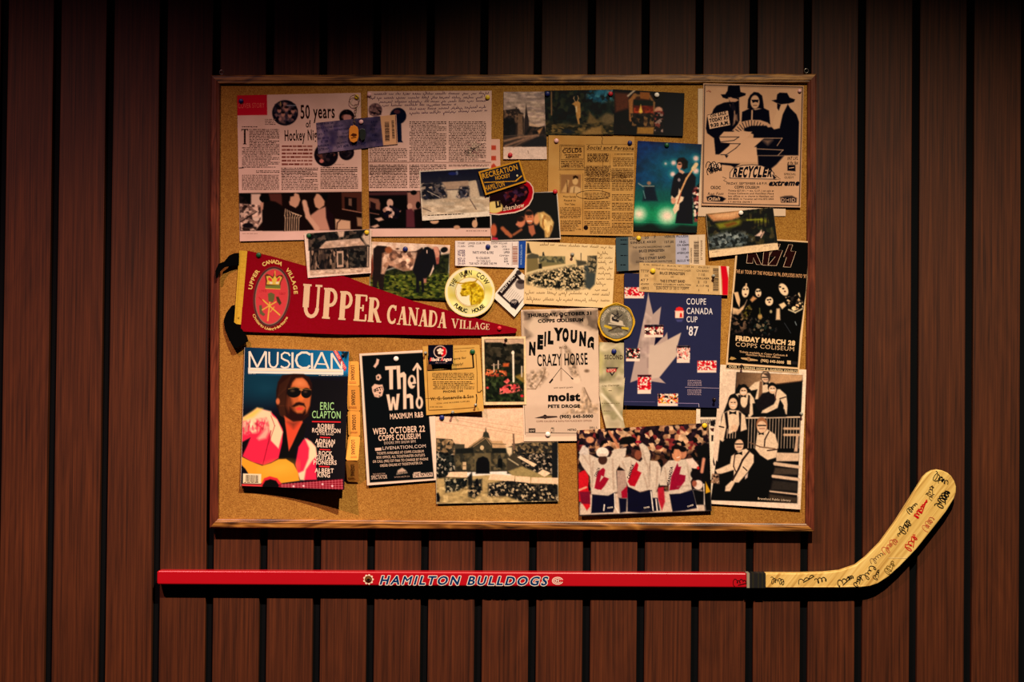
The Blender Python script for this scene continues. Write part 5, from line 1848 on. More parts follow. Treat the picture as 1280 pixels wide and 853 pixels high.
def p_cup(P, k):
    g = crop(760, 350)
    h = crop(700, 415)
    N_ = (40, 42, 72)
    W = (226, 214, 214)
    LF = (176, 150, 140)
    P.poly(g([(322, 104), (335, 170), (360, 275), (425, 215), (408, 358), (300, 358), (290, 440), (380, 455), (372, 525), (425, 470), (450, 455), (473, 420), (478, 480), (583, 425), (545, 560), (555, 600), (410, 780), (460, 828), (345, 812), (240, 800), (178, 822), (232, 560), (300, 240)]), LF, .6)
    P.poly(g([(478, 480), (583, 425), (545, 560), (555, 600), (410, 780), (325, 800), (320, 520), (400, 520)]), (206, 180, 160), 1, .8)
    P.line(g([(318, 500), (318, 700)]), 1.4, (136, 112, 108), .7, 1.2)
    P.poly(g([(372, 525), (382, 455), (440, 455), (400, 500)]), (20, 18, 40), .6)
    P.blotch(g([(262, 440), (300, 260), (350, 300), (330, 620), (225, 640)]), [(176, 150, 140), (190, 164, 152), (160, 134, 128)], 6, 211, .6, .8, 1)
    pics = [((134, 60, 288, 148), 1), ((293, 362, 442, 460), 0), ((146, 548, 255, 652), 2), ((552, 528, 655, 664), 3), ((716, 648, 868, 742), 1), ((238, 762, 345, 912), 1), ((400, 912, 560, 1010), 4)]
    pal = [[(20, 16, 24), (236, 200, 170), (150, 30, 40), (240, 210, 190), (90, 40, 40)], [(216, 30, 44), (240, 210, 190), (190, 20, 36), (236, 190, 170), (200, 26, 40)],
           [(24, 20, 24), (236, 200, 180), (40, 50, 44), (190, 40, 44), (30, 26, 28)], [(230, 180, 160), (236, 196, 176), (60, 40, 50), (220, 120, 110), (240, 210, 190)],
           [(240, 210, 180), (226, 150, 40), (220, 60, 40), (30, 24, 34), (240, 206, 176)]]
    for i, ((x0, y0, x1, y1), p) in enumerate(pics):
        q = g([(x0, y0 + 4), (x1, y0), (x1 - 2, y1), (x0 - 2, y1)])
        P.poly(q, (236, 206, 186), .4)
        P.blotch(g([(x0, y0), (x1, y0), (x1, y0 + (y1 - y0) * .78), (x0, y0 + (y1 - y0) * .78)]), pal[p], 1.6, 215 + i * 3, 1, .8)
        if p in (0, 3) or i == 5:
            P.poly(g([(x0, y0), (x1, y0), (x1, y0 + 14), (x0, y0 + 14)]), (16, 14, 24), .8)
    for i, t in enumerate(('COUPE', 'CANADA', 'CUP', "'87")):
        y = (196, 272, 338, 444)[i]
        k.text(t, g(625, y), g((786, 838, 716, 722)[i], y + (2, 4, 2, 2)[i]), (7.4, 7.6, 7.2, 11)[i], W, (0, 0, 0, 1)[i])
    # tournament crest
    P.poly(g([(538, 250), (545, 225), (570, 215), (598, 225), (606, 250), (605, 300), (536, 300)]), (222, 40, 40), .5)
    P.poly(g([(538, 252), (604, 252), (602, 306), (538, 306)]), (240, 206, 180), .5)
    P.line(g([(536, 250), (606, 250)]), .7, (240, 206, 180))
    P.poly(g([(572, 300), (576, 270), (584, 262), (592, 274), (594, 300)]), (214, 40, 34), .5)
    P.poly(g([(542, 318), (602, 316), (590, 336), (555, 336)]), (70, 70, 120), .8)
    for i, t in enumerate(('OFFICIAL', 'SOUVENIR', 'MAGAZINE')):
        k.text(t, h(1020, 398 + i * 17), h(1134, 398 + i * 17), 1.9, (176, 150, 160), 0)
    for i, t in enumerate(('MAGAZINE', 'SOUVENIR', 'OFFICIEL')):
        k.text(t, h(1018, 472 + i * 17), h(1132, 472 + i * 17), 1.9, (176, 150, 160), 0)
    k.stroke(h([(1000, 443), (1275, 452)]), .5, (170, 150, 170))
    k.stroke(h([(515, 558), (760, 562)]), .35, (110, 100, 150))
    k.stroke(h([(915, 570), (1110, 574)]), .6, (150, 130, 170))
    k.stroke(h([(1110, 574), (1112, 604)]), .5, (206, 190, 200))


sheet('programme', 'navy tournament programme with a grey half maple leaf and small photos', 'programme',
      [(780.4, 341.6), (902.6, 344), (898.9, 510.2), (779.8, 507)], 4, p_cup, 1.75, (40, 42, 72), lift=(0, 0, 0, 2.5), thick=.0014)


def tickettext(k, P, rows_, col, bold=1):
    for t, a, b, s in rows_:
        k.text(t, a, b, s, col, bold)


def bars(P, k, p0, p1, w, n, col, seed):
    r = random.Random(seed)
    p0, p1 = np.array(p0), np.array(p1)
    d = (p1 - p0)
    L = np.hypot(*d)
    d = d / L
    nrm = np.array([-d[1], d[0]])
    x = 0
    while x < L - .6:
        t = r.choice((.35, .5, .8))
        a = p0 + d * x
        b = p0 + d * (x + t)
        k.poly([a - nrm * w / 2, b - nrm * w / 2, b + nrm * w / 2, a + nrm * w / 2], col)
        x += t + r.choice((.35, .5, .7))


def p_tick1(P, k):
    g = crop(740, 280)
    D = (34, 34, 40)
    P.stain(.15, 10, 231)
    P.poly(g([(185, 108), (290, 104), (292, 380), (198, 380)]), (58, 76, 84), .6)
    P.poly(g([(668, 92), (775, 90), (778, 330), (670, 330)]), (176, 170, 190), .6)
    P.poly(g([(775, 88), (910, 84), (910, 335), (780, 335)]), (222, 190, 156), .6)
    P.ell(g(350, 270), 7, 9, (110, 92, 78), soft=2, a=.5)
    for t, a, b, s, bo in (('C SEC', (305, 128), (352, 124), 2.8, 1), ('20', (420, 120), (455, 118), 3, 1), ('7', (492, 115), (512, 114), 3, 1), ('VENUE ACCESS', (578, 112), (770, 104), 3.2, 1), ('SINGLE 4520', (305, 160), (512, 150), 2.6, 1), ('157.00', (575, 155), (655, 152), 3, 1),
                           ('THE SOUTH RECORDING/ LASER', (325, 196), (628, 186), 2.0, 1), ('BRUCE SPRINGSTEEN', (375, 228), (580, 220), 3.0, 2), ('AND', (462, 252), (500, 251), 2.0, 1), ('THE E STREET BAND', (378, 288), (590, 276), 3.0, 2), ('COPPS COLISEUM HAMILTON', (350, 312), (640, 304), 2.2, 1),
                           ('18-JL', (695, 152), (752, 150), 2.6, 1), ('CN A0890', (680, 178), (778, 176), 2.4, 1), ('120', (712, 212), (752, 210), 3, 1), ('AMERICAN', (680, 242), (778, 238), 2.6, 1), ('IN', (748, 272), (768, 272), 2.4, 1), ('BULLS 90', (682, 304), (782, 300), 2.6, 1)):
        k.text(t, g(*a), g(*b), s, D, bo)
    for y in (130, 165, 255, 330):
        k.rows(g, 228, y - 10, 284, y + 6, 1, (14, 20, 26), (58, 76, 84), 1.0)
    bars(P, k, g(835, 138), g(835, 315), 6.4, 0, (90, 70, 56), 3)
    k.text('AMERICANEXPRESS', g(800, 315), g(800, 190), 1.8, (90, 70, 60), 0)
    k.stroke(g([(850, 100), (852, 320)]), .3, (110, 84, 70))
    k.rows(g, 868, 130, 884, 290, 14, (120, 90, 70), (222, 190, 156), .8)


sheet('ticket', 'upper grey concert ticket tucked behind the one with the red end', 'ticket',
      [(769.6, 297), (881.4, 293.2), (881.6, 333), (771, 339.4)], 4.6, p_tick1, 1.6, (176, 148, 120), lift=(0, .4, .2, 1.0), group='concert tickets')


def p_tick2(P, k):
    g = crop(740, 280)
    D = (60, 40, 34)
    P.stain(.15, 10, 241)
    P.poly(g([(1028, 335), (1075, 338), (1090, 440), (1086, 570), (1044, 570), (1040, 450)]), (206, 14, 34), .6)
    P.poly(g([(1075, 338), (1100, 340), (1094, 380), (1096, 440)]), (236, 205, 180), .6)
    P.poly(g([(1014, 335), (1028, 336), (1036, 565), (1024, 565)]), (232, 205, 176), .6)
    P.blotch(g([(460, 400), (520, 390), (520, 460), (470, 460)]), [(210, 168, 110), (190, 146, 92)], 4, 244, .6, 3)
    for t, a, b, s, bo in (('E FRI  SINGLE 01   BLACK  W1    1ST 30', (412, 332), (815, 350), 1.9, 0), ('THE SOUTH RECORDING/ LASER', (512, 366), (790, 382), 2.1, 0), ('BRUCE SPRINGSTEEN', (540, 404), (742, 410), 3.3, 2), ('AND', (628, 430), (656, 431), 1.9, 0),
                           ('THE E STREET BAND', (545, 468), (745, 470), 3.2, 2), ('COPPS COLISEUM HAMILTON', (492, 490), (792, 496), 2.2, 1), ('SUN OCT 21 2012 7:30PM', (512, 524), (776, 526), 3.3, 1),
                           ('TTTP', (388, 388), (455, 390), 3.2, 0), ('CNC', (420, 420), (452, 421), 2.2, 0), ('AT 7', (388, 458), (450, 460), 3.0, 1), ('ADAMSM', (388, 488), (456, 488), 2, 1), ('1SEP12', (388, 524), (455, 524), 3, 1),
                           ('CN 01/01', (850, 352), (942, 356), 1.9, 0), ('CN 80001', (835, 382), (938, 386), 2.3, 0), ('1 110', (850, 414), (902, 416), 2.8, 1), ('TOR.LASER', (835, 442), (938, 444), 2.0, 1), ('2   13', (845, 474), (920, 476), 2.8, 1), ('A 117 98', (832, 502), (935, 506), 2.4, 0), ('1      1', (845, 540), (940, 540), 2.8, 0)):
        k.text(t, g(*a), g(*b), s, D, bo)
    bars(P, k, g(990, 355), g(990, 540), 7, 0, (66, 50, 44), 5)
    k.stroke(g([(500, 500), (782, 506)]), .3, D)


sheet('ticket', 'tan concert ticket with a red stripe at its right end', 'ticket',
      [(799.4, 328.4), (911.4, 333), (910, 369.2), (799, 364.6)], 5.6, p_tick2, 1.6, (222, 180, 126), lift=(.2, 0, 1.5, .8), group='concert tickets')


def p_tick3(P, k):
    g = crop(500, 290)
    D = (50, 38, 60)
    P.poly(g([(950, 72), (1015, 72), (1015, 300), (948, 292)]), (34, 72, 156), .5)
    k.text('www.tickets.com', g(975, 265), g(978, 100), 3.0, (150, 180, 220), 0)
    for t, a, b, s, bo in (('TD10087', (460, 98), (520, 98), 2.4, 0), ('UPPER OUR 79', (542, 100), (680, 98), 2.4, 0), ('COMM WILLIAM', (728, 98), (858, 100), 2.4, 0), ('71.00N', (460, 122), (522, 122), 2.2, 0), ('UPPER', (545, 122), (592, 122), 2.2, 0), ('ROW', (750, 126), (780, 126), 2.4, 1), ('CA130', (815, 124), (852, 124), 2.2, 0),
                           ('FARTS WIND & FIRE', (580, 174), (748, 176), 3.0, 1), ('FD COLISEUM', (608, 218), (716, 218), 2.6, 1), ('ON YORK BLVD', (612, 240), (725, 241), 2.2, 0), ('TUE NOV 19 2002 7:00 PM', (552, 262), (775, 262), 2.6, 1),
                           ('18 88101', (822, 146), (880, 146), 2.2, 0), ('UPPER', (830, 172), (878, 172), 2.6, 1), ('COMPTERM', (795, 196), (872, 198), 2.0, 0), ('GUR', (832, 222), (862, 222), 2.6, 1), ('ROW', (832, 244), (866, 244), 2.4, 1), ('79', (852, 264), (872, 264), 2.2, 0)):
        k.text(t, g(*a), g(*b), s, D, bo)
    for i, (t, y) in enumerate((('UPPER', 160), ('OVER', 178), ('79 60', 196), ('NOV 19', 222), ('20.02', 240), ('GEN ADM', 262))):
        k.text(t, g(460, y), g(522, y), 2.5, (70, 40, 90), 1)
    bars(P, k, g(920, 115), g(920, 262), 6, 0, (170, 96, 70), 7)
    k.stroke(g([(898, 85), (896, 268)]), .4, (110, 80, 70))
    k.stroke(g([(942, 85), (942, 268)]), .3, (150, 110, 90))


sheet('ticket', 'white concert ticket with a blue end beside the cow photo', 'ticket',
      [(569, 301.2), (657.8, 301.4), (656.6, 335.2), (569, 332.2)], 3.6, p_tick3, 1.6, (236, 216, 206), lift=(0, 0, 0, .8), group='concert tickets')


def p_market_pc(P, k):
    g = crop(620, 290)
    P.stain(.07, 26, 251, (.6, 1, 1.7))
    pen = (110, 74, 44)
    # town engraving
    q = g([(246, 90), (330, 170), (380, 190), (550, 195), (800, 190), (808, 260), (790, 420), (760, 465), (600, 468), (400, 450), (260, 420), (235, 375), (250, 345), (246, 320)])
    P.poly(g([(246, 200), (330, 180), (345, 300), (246, 325)]), (120, 104, 66), 1)
    P.poly(g([(250, 90), (262, 90), (270, 130), (285, 170), (246, 176)]), (40, 40, 34), .7)
    P.poly(g([(250, 185), (290, 170), (340, 185), (345, 210), (250, 215)]), (76, 72, 58), .8)
    P.poly(g([(345, 195), (550, 198), (552, 255), (345, 285)]), (120, 110, 72), 1)
    P.blotch(g([(345, 195), (552, 198), (552, 250), (345, 240)]), [(84, 84, 66), (130, 120, 84), (56, 60, 52)], 2.5, 255, .8, 1)
    P.poly(g([(372, 165), (382, 160), (390, 192), (370, 192)]), (50, 50, 44), .6)
    P.poly(g([(340, 258), (365, 252), (370, 300), (342, 302)]), (36, 34, 30), .7)
    P.line(g([(250, 335), (345, 305), (550, 270), (640, 262)]), 2.4, (214, 190, 140), soft=.8)
    P.poly(g([(640, 225), (720, 235), (730, 260), (650, 275)]), (70, 66, 54), 1)
    P.line(g([(680, 172), (680, 230)]), .9, (70, 60, 50))
    P.poly(g([(732, 192), (806, 190), (808, 262), (795, 300), (730, 270)]), (110, 98, 76), .8)
    P.poly(g([(705, 270), (805, 262), (790, 420), (750, 462), (705, 440)]), (60, 66, 64), 1.2)
    P.blotch(g([(235, 360), (330, 325), (480, 300), (620, 270), (710, 300), (712, 450), (600, 468), (400, 450), (250, 415)]), [(20, 22, 20), (70, 66, 50), (190, 164, 120), (34, 34, 30), (130, 114, 84), (214, 186, 140), (26, 28, 26)], 1.7, 258, 1, 2.5)
    P.blotch(g([(735, 195), (806, 192), (800, 330), (740, 330)]), [(40, 40, 34), (150, 130, 96), (70, 66, 54)], 2.0, 262, .8, 1)
    lines = [((350, 108), (470, 108)), ((500, 112), (935, 132)), ((810, 176), (910, 176)), ((812, 212), (935, 214)), ((815, 248), (935, 250)), ((818, 296), (935, 300)), ((815, 336), (935, 338)), ((805, 378), (940, 384)), ((800, 420), (905, 424)), ((790, 468), (895, 472)),
             ((230, 492), (740, 500)), ((770, 505), (910, 510)), ((245, 545), (930, 556))]
    for i, (a, b) in enumerate(lines):
        k.hand(g(*a), g(*b), 2.6 if i < 10 else 3.2, pen, .45, 1.5, 40 + i)
    P.ell(g(610, 180), 3, 2.6, (206, 170, 130), soft=1)


sheet('postcard', 'cream postcard of a market square covered in brown handwriting', 'postcard',
      [(657.4, 301.8), (769.4, 306.8), (765.4, 385.4), (654.4, 379.8)], 5, p_market_pc, 1.6, (236, 204, 154), lift=(0, 0, 1.2, 0))


def p_booklet(P, k):
    g = crop(500, 290)
    P.poly(g([(928, 330), (1040, 460), (925, 625), (778, 490)]), (32, 24, 26), .5)
    P.poly(g([(938, 372), (1040, 470), (925, 605), (822, 512)]), (226, 210, 194), .5)
    k.text('BARLEY & MALT', g(812, 490), g(928, 352), 2.8, (230, 215, 200), 1)
    k.text('NEWSLETTER', g(832, 507), g(935, 385), 1.8, (60, 44, 44), 0)
    P.ell(g(950, 326), 3.4, 3.2, (50, 44, 48))
    P.ell(g(965, 420), 6.6, 6.4, (110, 96, 92), soft=.6)
    P.ell(g(968, 400), 4.8, 2.6, (50, 40, 40), soft=.6)
    P.ell(g(915, 575), 5.6, 5.6, (28, 26, 32))
    k.text('NEW', g(893, 572), g(935, 568), 3.0, (205, 190, 180), 1)
    for i in range(7):
        k.stroke(g([(838 + i * 13, 518 + i * 11), (892 + i * 13, 448 + i * 11)]), .35, (150, 130, 120))


sheet('booklet', 'small tilted white booklet wedged between the cow coaster and the handwritten postcard', 'booklet',
      [(645.2, 334.2), (672, 360), (643, 396.4), (615.6, 371)], 2.2, p_booklet, 2.0, (236, 222, 204), lift=(0, 0, 2, 2.5), thick=.0012)


def p_cottage(P, k):
    g = crop(270, 290)
    P.poly(g([(738, 12), (1232, -20), (1232, 322), (752, 350)]), (190, 160, 136), .5)
    P.blotch(g([(738, 12), (1230, -20), (1230, 120), (740, 150)]), [(14, 16, 18), (30, 30, 28), (18, 18, 20), (80, 66, 56)], 3.5, 271)
    P.poly(g([(970, -5), (1030, -8), (1020, 40), (985, 45)]), (206, 170, 146), 1)
    P.poly(g([(1165, 40), (1200, -10), (1232, -20), (1232, 110), (1200, 100)]), (206, 176, 150), 1.5)
    P.poly(g([(880, 75), (1150, 52), (1190, 105), (820, 138)]), (206, 170, 146), .8)
    P.blotch(g([(880, 75), (1150, 52), (1190, 105), (820, 138)]), [(176, 140, 116), (214, 180, 156), (196, 160, 134)], 4, 274, .6)
    P.line(g([(795, 130), (850, 138), (1190, 116)]), 1.0, (24, 20, 20))
    P.poly(g([(750, 140), (1225, 118), (1220, 285), (752, 308)]), (40, 32, 30), .7)
    P.blotch(g([(760, 150), (1220, 125), (1215, 285), (760, 300)]), [(18, 18, 20), (60, 48, 42), (150, 120, 98), (24, 22, 22), (96, 76, 62)], 1.9, 277, .9, 1, 3, 2.6)
    P.poly(g([(965, 155), (1018, 152), (1020, 280), (968, 285)]), (196, 160, 136), .5)
    P.poly(g([(976, 172), (1008, 170), (1010, 262), (978, 266)]), (60, 52, 44), .5)
    P.blotch(g([(1060, 140), (1200, 130), (1200, 280), (1070, 285)]), [(12, 14, 16), (22, 24, 24), (60, 54, 46)], 3, 279, .95, 1.5)
    P.line(g([(1215, 120), (1212, 275)]), 1.0, (206, 176, 150))
    P.poly(g([(752, 310), (1230, 285), (1232, 320), (754, 348)]), (206, 172, 146), .6)
    P.blotch(g([(752, 310), (1230, 285), (1232, 320), (754, 348)]), [(206, 176, 150), (170, 136, 112), (214, 184, 158)], 3, 281, .7, sy=.4)


sheet('snapshot', 'black and white snapshot of a low wooden cottage overlapping the pennant', 'photo',
      [(380, 291.8), (464, 286.4), (463.8, 341.4), (384.8, 347.7)], 7, p_cottage, 1.7, (236, 206, 186), m=PHOTO, lift=(0, 0, .8, 1.2))


def p_cow(P, k):
    g = crop(370, 300)
    P.poly(g([(590, 0), (1240, 30), (1240, 200), (590, 200)]), (232, 196, 170), .5)
    P.blotch(g([(590, 0), (1240, 30), (1240, 120), (590, 60)]), [(236, 206, 184), (214, 170, 140), (240, 212, 190)], 8, 285, .6)
    P.blotch(g([(1150, 120), (1230, 110), (1220, 300), (1100, 310), (700, 290), (700, 250)]), [(20, 26, 16), (40, 46, 24), (26, 30, 20)], 3, 287, 1, 1.5)
    P.blotch(g([(590, 280), (1225, 270), (1215, 490), (590, 480)]), [(24, 34, 12), (60, 74, 24), (96, 104, 36), (34, 44, 16), (80, 84, 30)], 3.2, 289, 1, 1.5, 2, .6)
    P.line(g([(590, 478), (1200, 476)]), 2.4, (12, 14, 12), soft=1.5)
    # left cow
    P.poly(g([(620, 70), (650, 45), (720, 50), (780, 85), (900, 95), (960, 90), (1010, 60), (1030, 100), (960, 180), (950, 250), (880, 240), (780, 220), (720, 240), (705, 300), (700, 410), (670, 410), (655, 330), (640, 395), (615, 385), (610, 250)]), (30, 22, 22), .8)
    P.poly(g([(700, 110), (760, 80), (880, 100), (965, 100), (950, 170), (930, 240), (860, 248), (800, 225), (740, 200), (705, 275), (680, 270), (690, 180)]), (206, 160, 132), 1.2)
    P.blotch(g([(690, 110), (760, 80), (880, 100), (965, 100), (950, 170), (930, 240), (860, 248), (800, 225), (740, 200), (690, 270)]), [(214, 168, 140), (190, 140, 112), (90, 58, 46), (226, 184, 156), (150, 104, 80)], 4.5, 293, .85, 1.5)
    P.ell(g(740, 80), 4.5, 4, (150, 84, 50), soft=1)
    P.ell(g(812, 72), 2, 1, (60, 30, 24), soft=.6)
    # front black cow
    P.poly(g([(1030, 60), (1060, 58), (1090, 75), (1130, 60), (1160, 100), (1145, 190), (1110, 215), (1090, 240), (1050, 300), (1025, 330), (1025, 420), (1008, 420), (1000, 330), (985, 330), (985, 425), (962, 425), (960, 300), (935, 240), (960, 160), (1000, 100)]), (14, 14, 22), .8)
    P.ell(g(1048, 78), 3.2, 3.4, (16, 14, 20), soft=.6)
    P.ell(g(1185, 80), 4.6, 3.4, (16, 14, 18), -15, .6)
    P.poly(g([(1095, 62), (1120, 52), (1142, 65), (1150, 110), (1140, 180), (1128, 190), (1118, 150), (1108, 100)]), (206, 140, 116), .9)
    P.poly(g([(1118, 140), (1146, 140), (1142, 192), (1124, 196)]), (150, 76, 64), .8)
    P.poly(g([(1100, 200), (1104, 230), (1080, 280), (1064, 296), (1085, 240)]), (226, 190, 170), .7)
    P.poly(g([(1020, 310), (1045, 308), (1042, 345), (1022, 345)]), (170, 110, 90), 1)
    P.line(g([(1048, 85), (1048, 105)]), 1.2, (220, 180, 160))
    P.poly(g([(590, 200), (612, 120), (620, 230), (600, 330)]), (120, 50, 34), 1)


sheet('postcard', 'photo of two cows in a green field above the pennant', 'photo',
      [(464.4, 302.2), (562.6, 306.6), (560.4, 375.8), (461, 371)], 3, p_cow, 1.6, m=PHOTO, lift=(0, .4, .8, 0))


def p_who(P, k):
    g = crop(430, 420)
    h = crop(430, 510)
    D = (8, 20, 22)
    W = (232, 196, 168)
    P.poly(g([(143, 160), (640, 134)]) + h([(720, 566), (206, 600)]), D, .5)
    # arm, fist and target at left
    P.poly(g([(262, 182), (282, 190), (275, 225), (250, 258), (234, 245), (255, 215)]), (222, 178, 156), .6)
    P.poly(g([(255, 320), (275, 306), (292, 310), (300, 335), (280, 358), (258, 352)]), (214, 170, 146), .6)
    P.poly(g([(265, 330), (275, 320), (282, 335), (272, 345)]), D, .5)
    P.poly(g([(222, 410), (245, 385), (280, 392), (308, 390), (318, 430), (305, 480), (275, 495), (245, 488), (228, 450)]), (220, 176, 150), .6)
    k.text('#ST!', g(240, 450), g(314, 430), 4.2, D, 2)
    P.blotch(g([(240, 455), (300, 450), (290, 485), (250, 485)]), [(220, 176, 150), (20, 24, 26), (200, 160, 136)], 1.5, 301, .9)
    # logo letters
    for s_ in ([(328, 245), (420, 240), (420, 268), (392, 270), (392, 428), (364, 430), (360, 272), (330, 275)],
               ):
        P.poly(g(s_), W, .5)
    P.poly(g([(420, 240), (448, 238), (450, 300), (480, 288), (497, 310), (500, 585), (474, 588), (472, 330), (452, 335), (455, 425), (428, 428)]), W, .5)
    P.ell(g(543, 368), 5.0, 8.6, W, 0, .5)
    P.ell(g(543, 352), 2.0, 3.4, D, 0, .5)
    P.line(g([(530, 380), (573, 376)]), 1.6, W)
    P.poly(g([(545, 386), (580, 384), (578, 396), (548, 398)]), D, .5)
    P.poly(g([(338, 470), (362, 468), (376, 545), (385, 490), (402, 488), (414, 545), (422, 465), (446, 462), (430, 592), (406, 594), (394, 540), (386, 596), (362, 598)]), W, .5)
    P.poly(g([(500, 470), (530, 462), (552, 480), (556, 582), (530, 584), (526, 495), (500, 500)]), W, .5)
    P.ell(g(603, 535), 4.6, 7.8, W, 0, .5)
    P.ell(g(603, 535), 1.8, 4.6, D, 0, .5)
    P.line(g([(596, 490), (588, 235)]), 2.6, W, soft=.4)
    P.line(g([(556, 272), (586, 226), (612, 266)]), 2.6, W, soft=.4)
    k.text('MAXIMUM R&B', g(366, 668), g(636, 650), 6.6, W, 1)
    k.text('WED. OCTOBER 22', h(232, 214), h(650, 190), 7.4, W, 1)
    k.text('COPPS COLISEUM', h(274, 264), h(616, 246), 6.6, W, 1)
    k.text('DOORS 7PM SHOW 8PM', h(320, 293), h(576, 279), 3.2, (180, 156, 136), 1)
    k.text('LIVENATION.COM', h(306, 338), h(658, 318), 4.0, (206, 180, 160), 0)
    k.poly(h([(248, 322), (298, 319), (300, 342), (250, 345)]), (214, 180, 156))
    for i, t in enumerate(('TICKETS AVAILABLE AT COPPS COLISEUM', 'BOX OFFICE, ALL TICKETMASTER OUTLETS', 'OR CALL (905) 527-7666 TO CHARGE BY PHONE', 'ORDER ONLINE AT TICKETMASTER.CA')):
        x0, x1 = ((262, 640), (260, 648), (230, 674), (288, 628))[i]
        k.text(t, h(x0, 375 + i * 33), h(x1, 357 + i * 31), 3.0, (206, 176, 150), 1)
    k.text('THE HAMILTON', h(230, 538), h(330, 532), 1.8, (170, 140, 120), 0)
    k.text('SPECTATOR', h(218, 574), h(346, 566), 4.6, (200, 170, 146), 1)
    P.poly(h([(420, 535), (430, 500), (465, 480), (495, 500), (508, 522)]), (190, 160, 136), .8)
    k.text('copps', h(426, 530), h(500, 518), 3, D, 1)
    k.text('WWW.HECFI.CA', h(402, 562), h(526, 554), 1.8, (170, 140, 120), 0)
    P.poly(h([(550, 530), (708, 516), (711, 550), (553, 560)]), (222, 190, 164), .4)
    P.poly(h([(556, 518), (612, 512), (613, 524), (557, 530)]), (200, 170, 146), .4)
    k.text('LIVE NATION', h(558, 553), h(704, 542), 3.6, (40, 34, 34), 2)


sheet('concert_poster', 'black poster with big cream rounded letters and an upward arrow', 'poster',
      [(449.2, 442.3), (543, 437), (545.4, 600.5), (458.9, 607.2)], 4, p_who, 1.75, (234, 202, 176), lift=(0, 0, .6, 1.5))


def p_pub(P, k):
    g = crop(430, 420)
    z = crop(525, 425, 8.533)
    D = (50, 32, 16)
    P.stain(.12, 20, 311, (.5, 1, 1.7))
    k.stroke(z([(70, 160), (74, 300), (92, 752)]), .7, (110, 74, 30))
    k.stroke(z([(92, 752), (330, 742), (595, 720)]), .8, (110, 74, 30))
    k.stroke(z([(360, 98), (580, 84)]), .6, (110, 74, 30))
    k.stroke(z([(596, 150), (608, 350), (612, 560)]), .7, (90, 58, 24))
    k.stroke(z([(84, 328), (330, 316), (572, 298)]), 1.3, (20, 14, 12))
    k.stroke(z([(572, 300), (560, 150)]), 1.9, (20, 16, 14))
    k.text('With Permit', z(368, 134), z(495, 124), 1.6, (130, 92, 44), 0)
    k.text('Arrange for', z(300, 222), z(492, 202), 3.0, D, 1, .15)
    k.text('Supply!', z(345, 276), z(462, 268), 3.0, D, 1, .15)
    k.rows(z, 130, 350, 578, 430, 5, D, (214, 164, 84), .8)
    k.rows(z, 140, 440, 578, 530, 5, D, (214, 164, 84), .8)
    k.text('PHONE 144', z(245, 566), z(458, 556), 2.7, D, 2)
    k.stroke(z([(60, 626), (575, 612)]), .4, (110, 74, 30))
    k.text('W. G. Somerville & Son', z(112, 648), z(575, 618), 4.0, D, 1)
    k.text('COAL AND BUILDERS SUPPLIES', z(175, 686), z(528, 662), 1.5, D, 0)
    k.rows(z, 105, 708, 240, 724, 1, D, (214, 164, 84), .8)
    k.stroke(z([(612, 560), (640, 560), (660, 535)]), 1.2, (60, 34, 16))
    k.stroke(z([(600, 580), (606, 620), (600, 680)]), 1.3, (50, 30, 16))


sheet('invoice_card', 'yellow card reading PHONE 144 with its lower right corner curling up', 'card',
      [(528.2, 433.2), (599.4, 431.2), (604.8, 514), (533, 519.2)], 6, p_pub, 1.5, (208, 164, 86), lift=(.5, 0, 9, 1.2), thick=.0006)


def p_angus(P, k):
    g = crop(430, 420)
    z = crop(525, 425, 8.533)
    c = z(215, 128)
    P.ell(c, 8.2, 7.8, (236, 200, 176))
    P.ell(c, 7.2, 6.8, (30, 20, 24))
    P.poly(z([(235, 75), (275, 90), (278, 150), (245, 180), (225, 165), (250, 120)]), (196, 20, 30), .6)
    for q in ((195, 112), (215, 100), (238, 112), (205, 140), (232, 145), (218, 125)):
        P.ell(z(*q), 1.7, 1.5, (236, 204, 180))
    k.text('Black Angus', z(102, 226), z(336, 222), 3.9, (236, 200, 180), 2, .2)
    k.text('B', z(102, 226), z(122, 226), 4.1, (206, 20, 40), 2, .2)
    k.text('A', z(222, 225), z(244, 225), 4.1, (206, 20, 40), 2, .2)
    k.rows(z, 165, 240, 290, 252, 1, (150, 120, 110), (40, 30, 40), .8)


sheet('business_card', 'small black card with a round red and white emblem over the yellow card', 'card',
      [(535.2, 431.6), (566.2, 431), (566.4, 455.4), (535.8, 455.8)], 7.5, p_angus, 2.4, (16, 16, 28), lift=(1, 1, 11, 11), thick=.0006, bow=0)


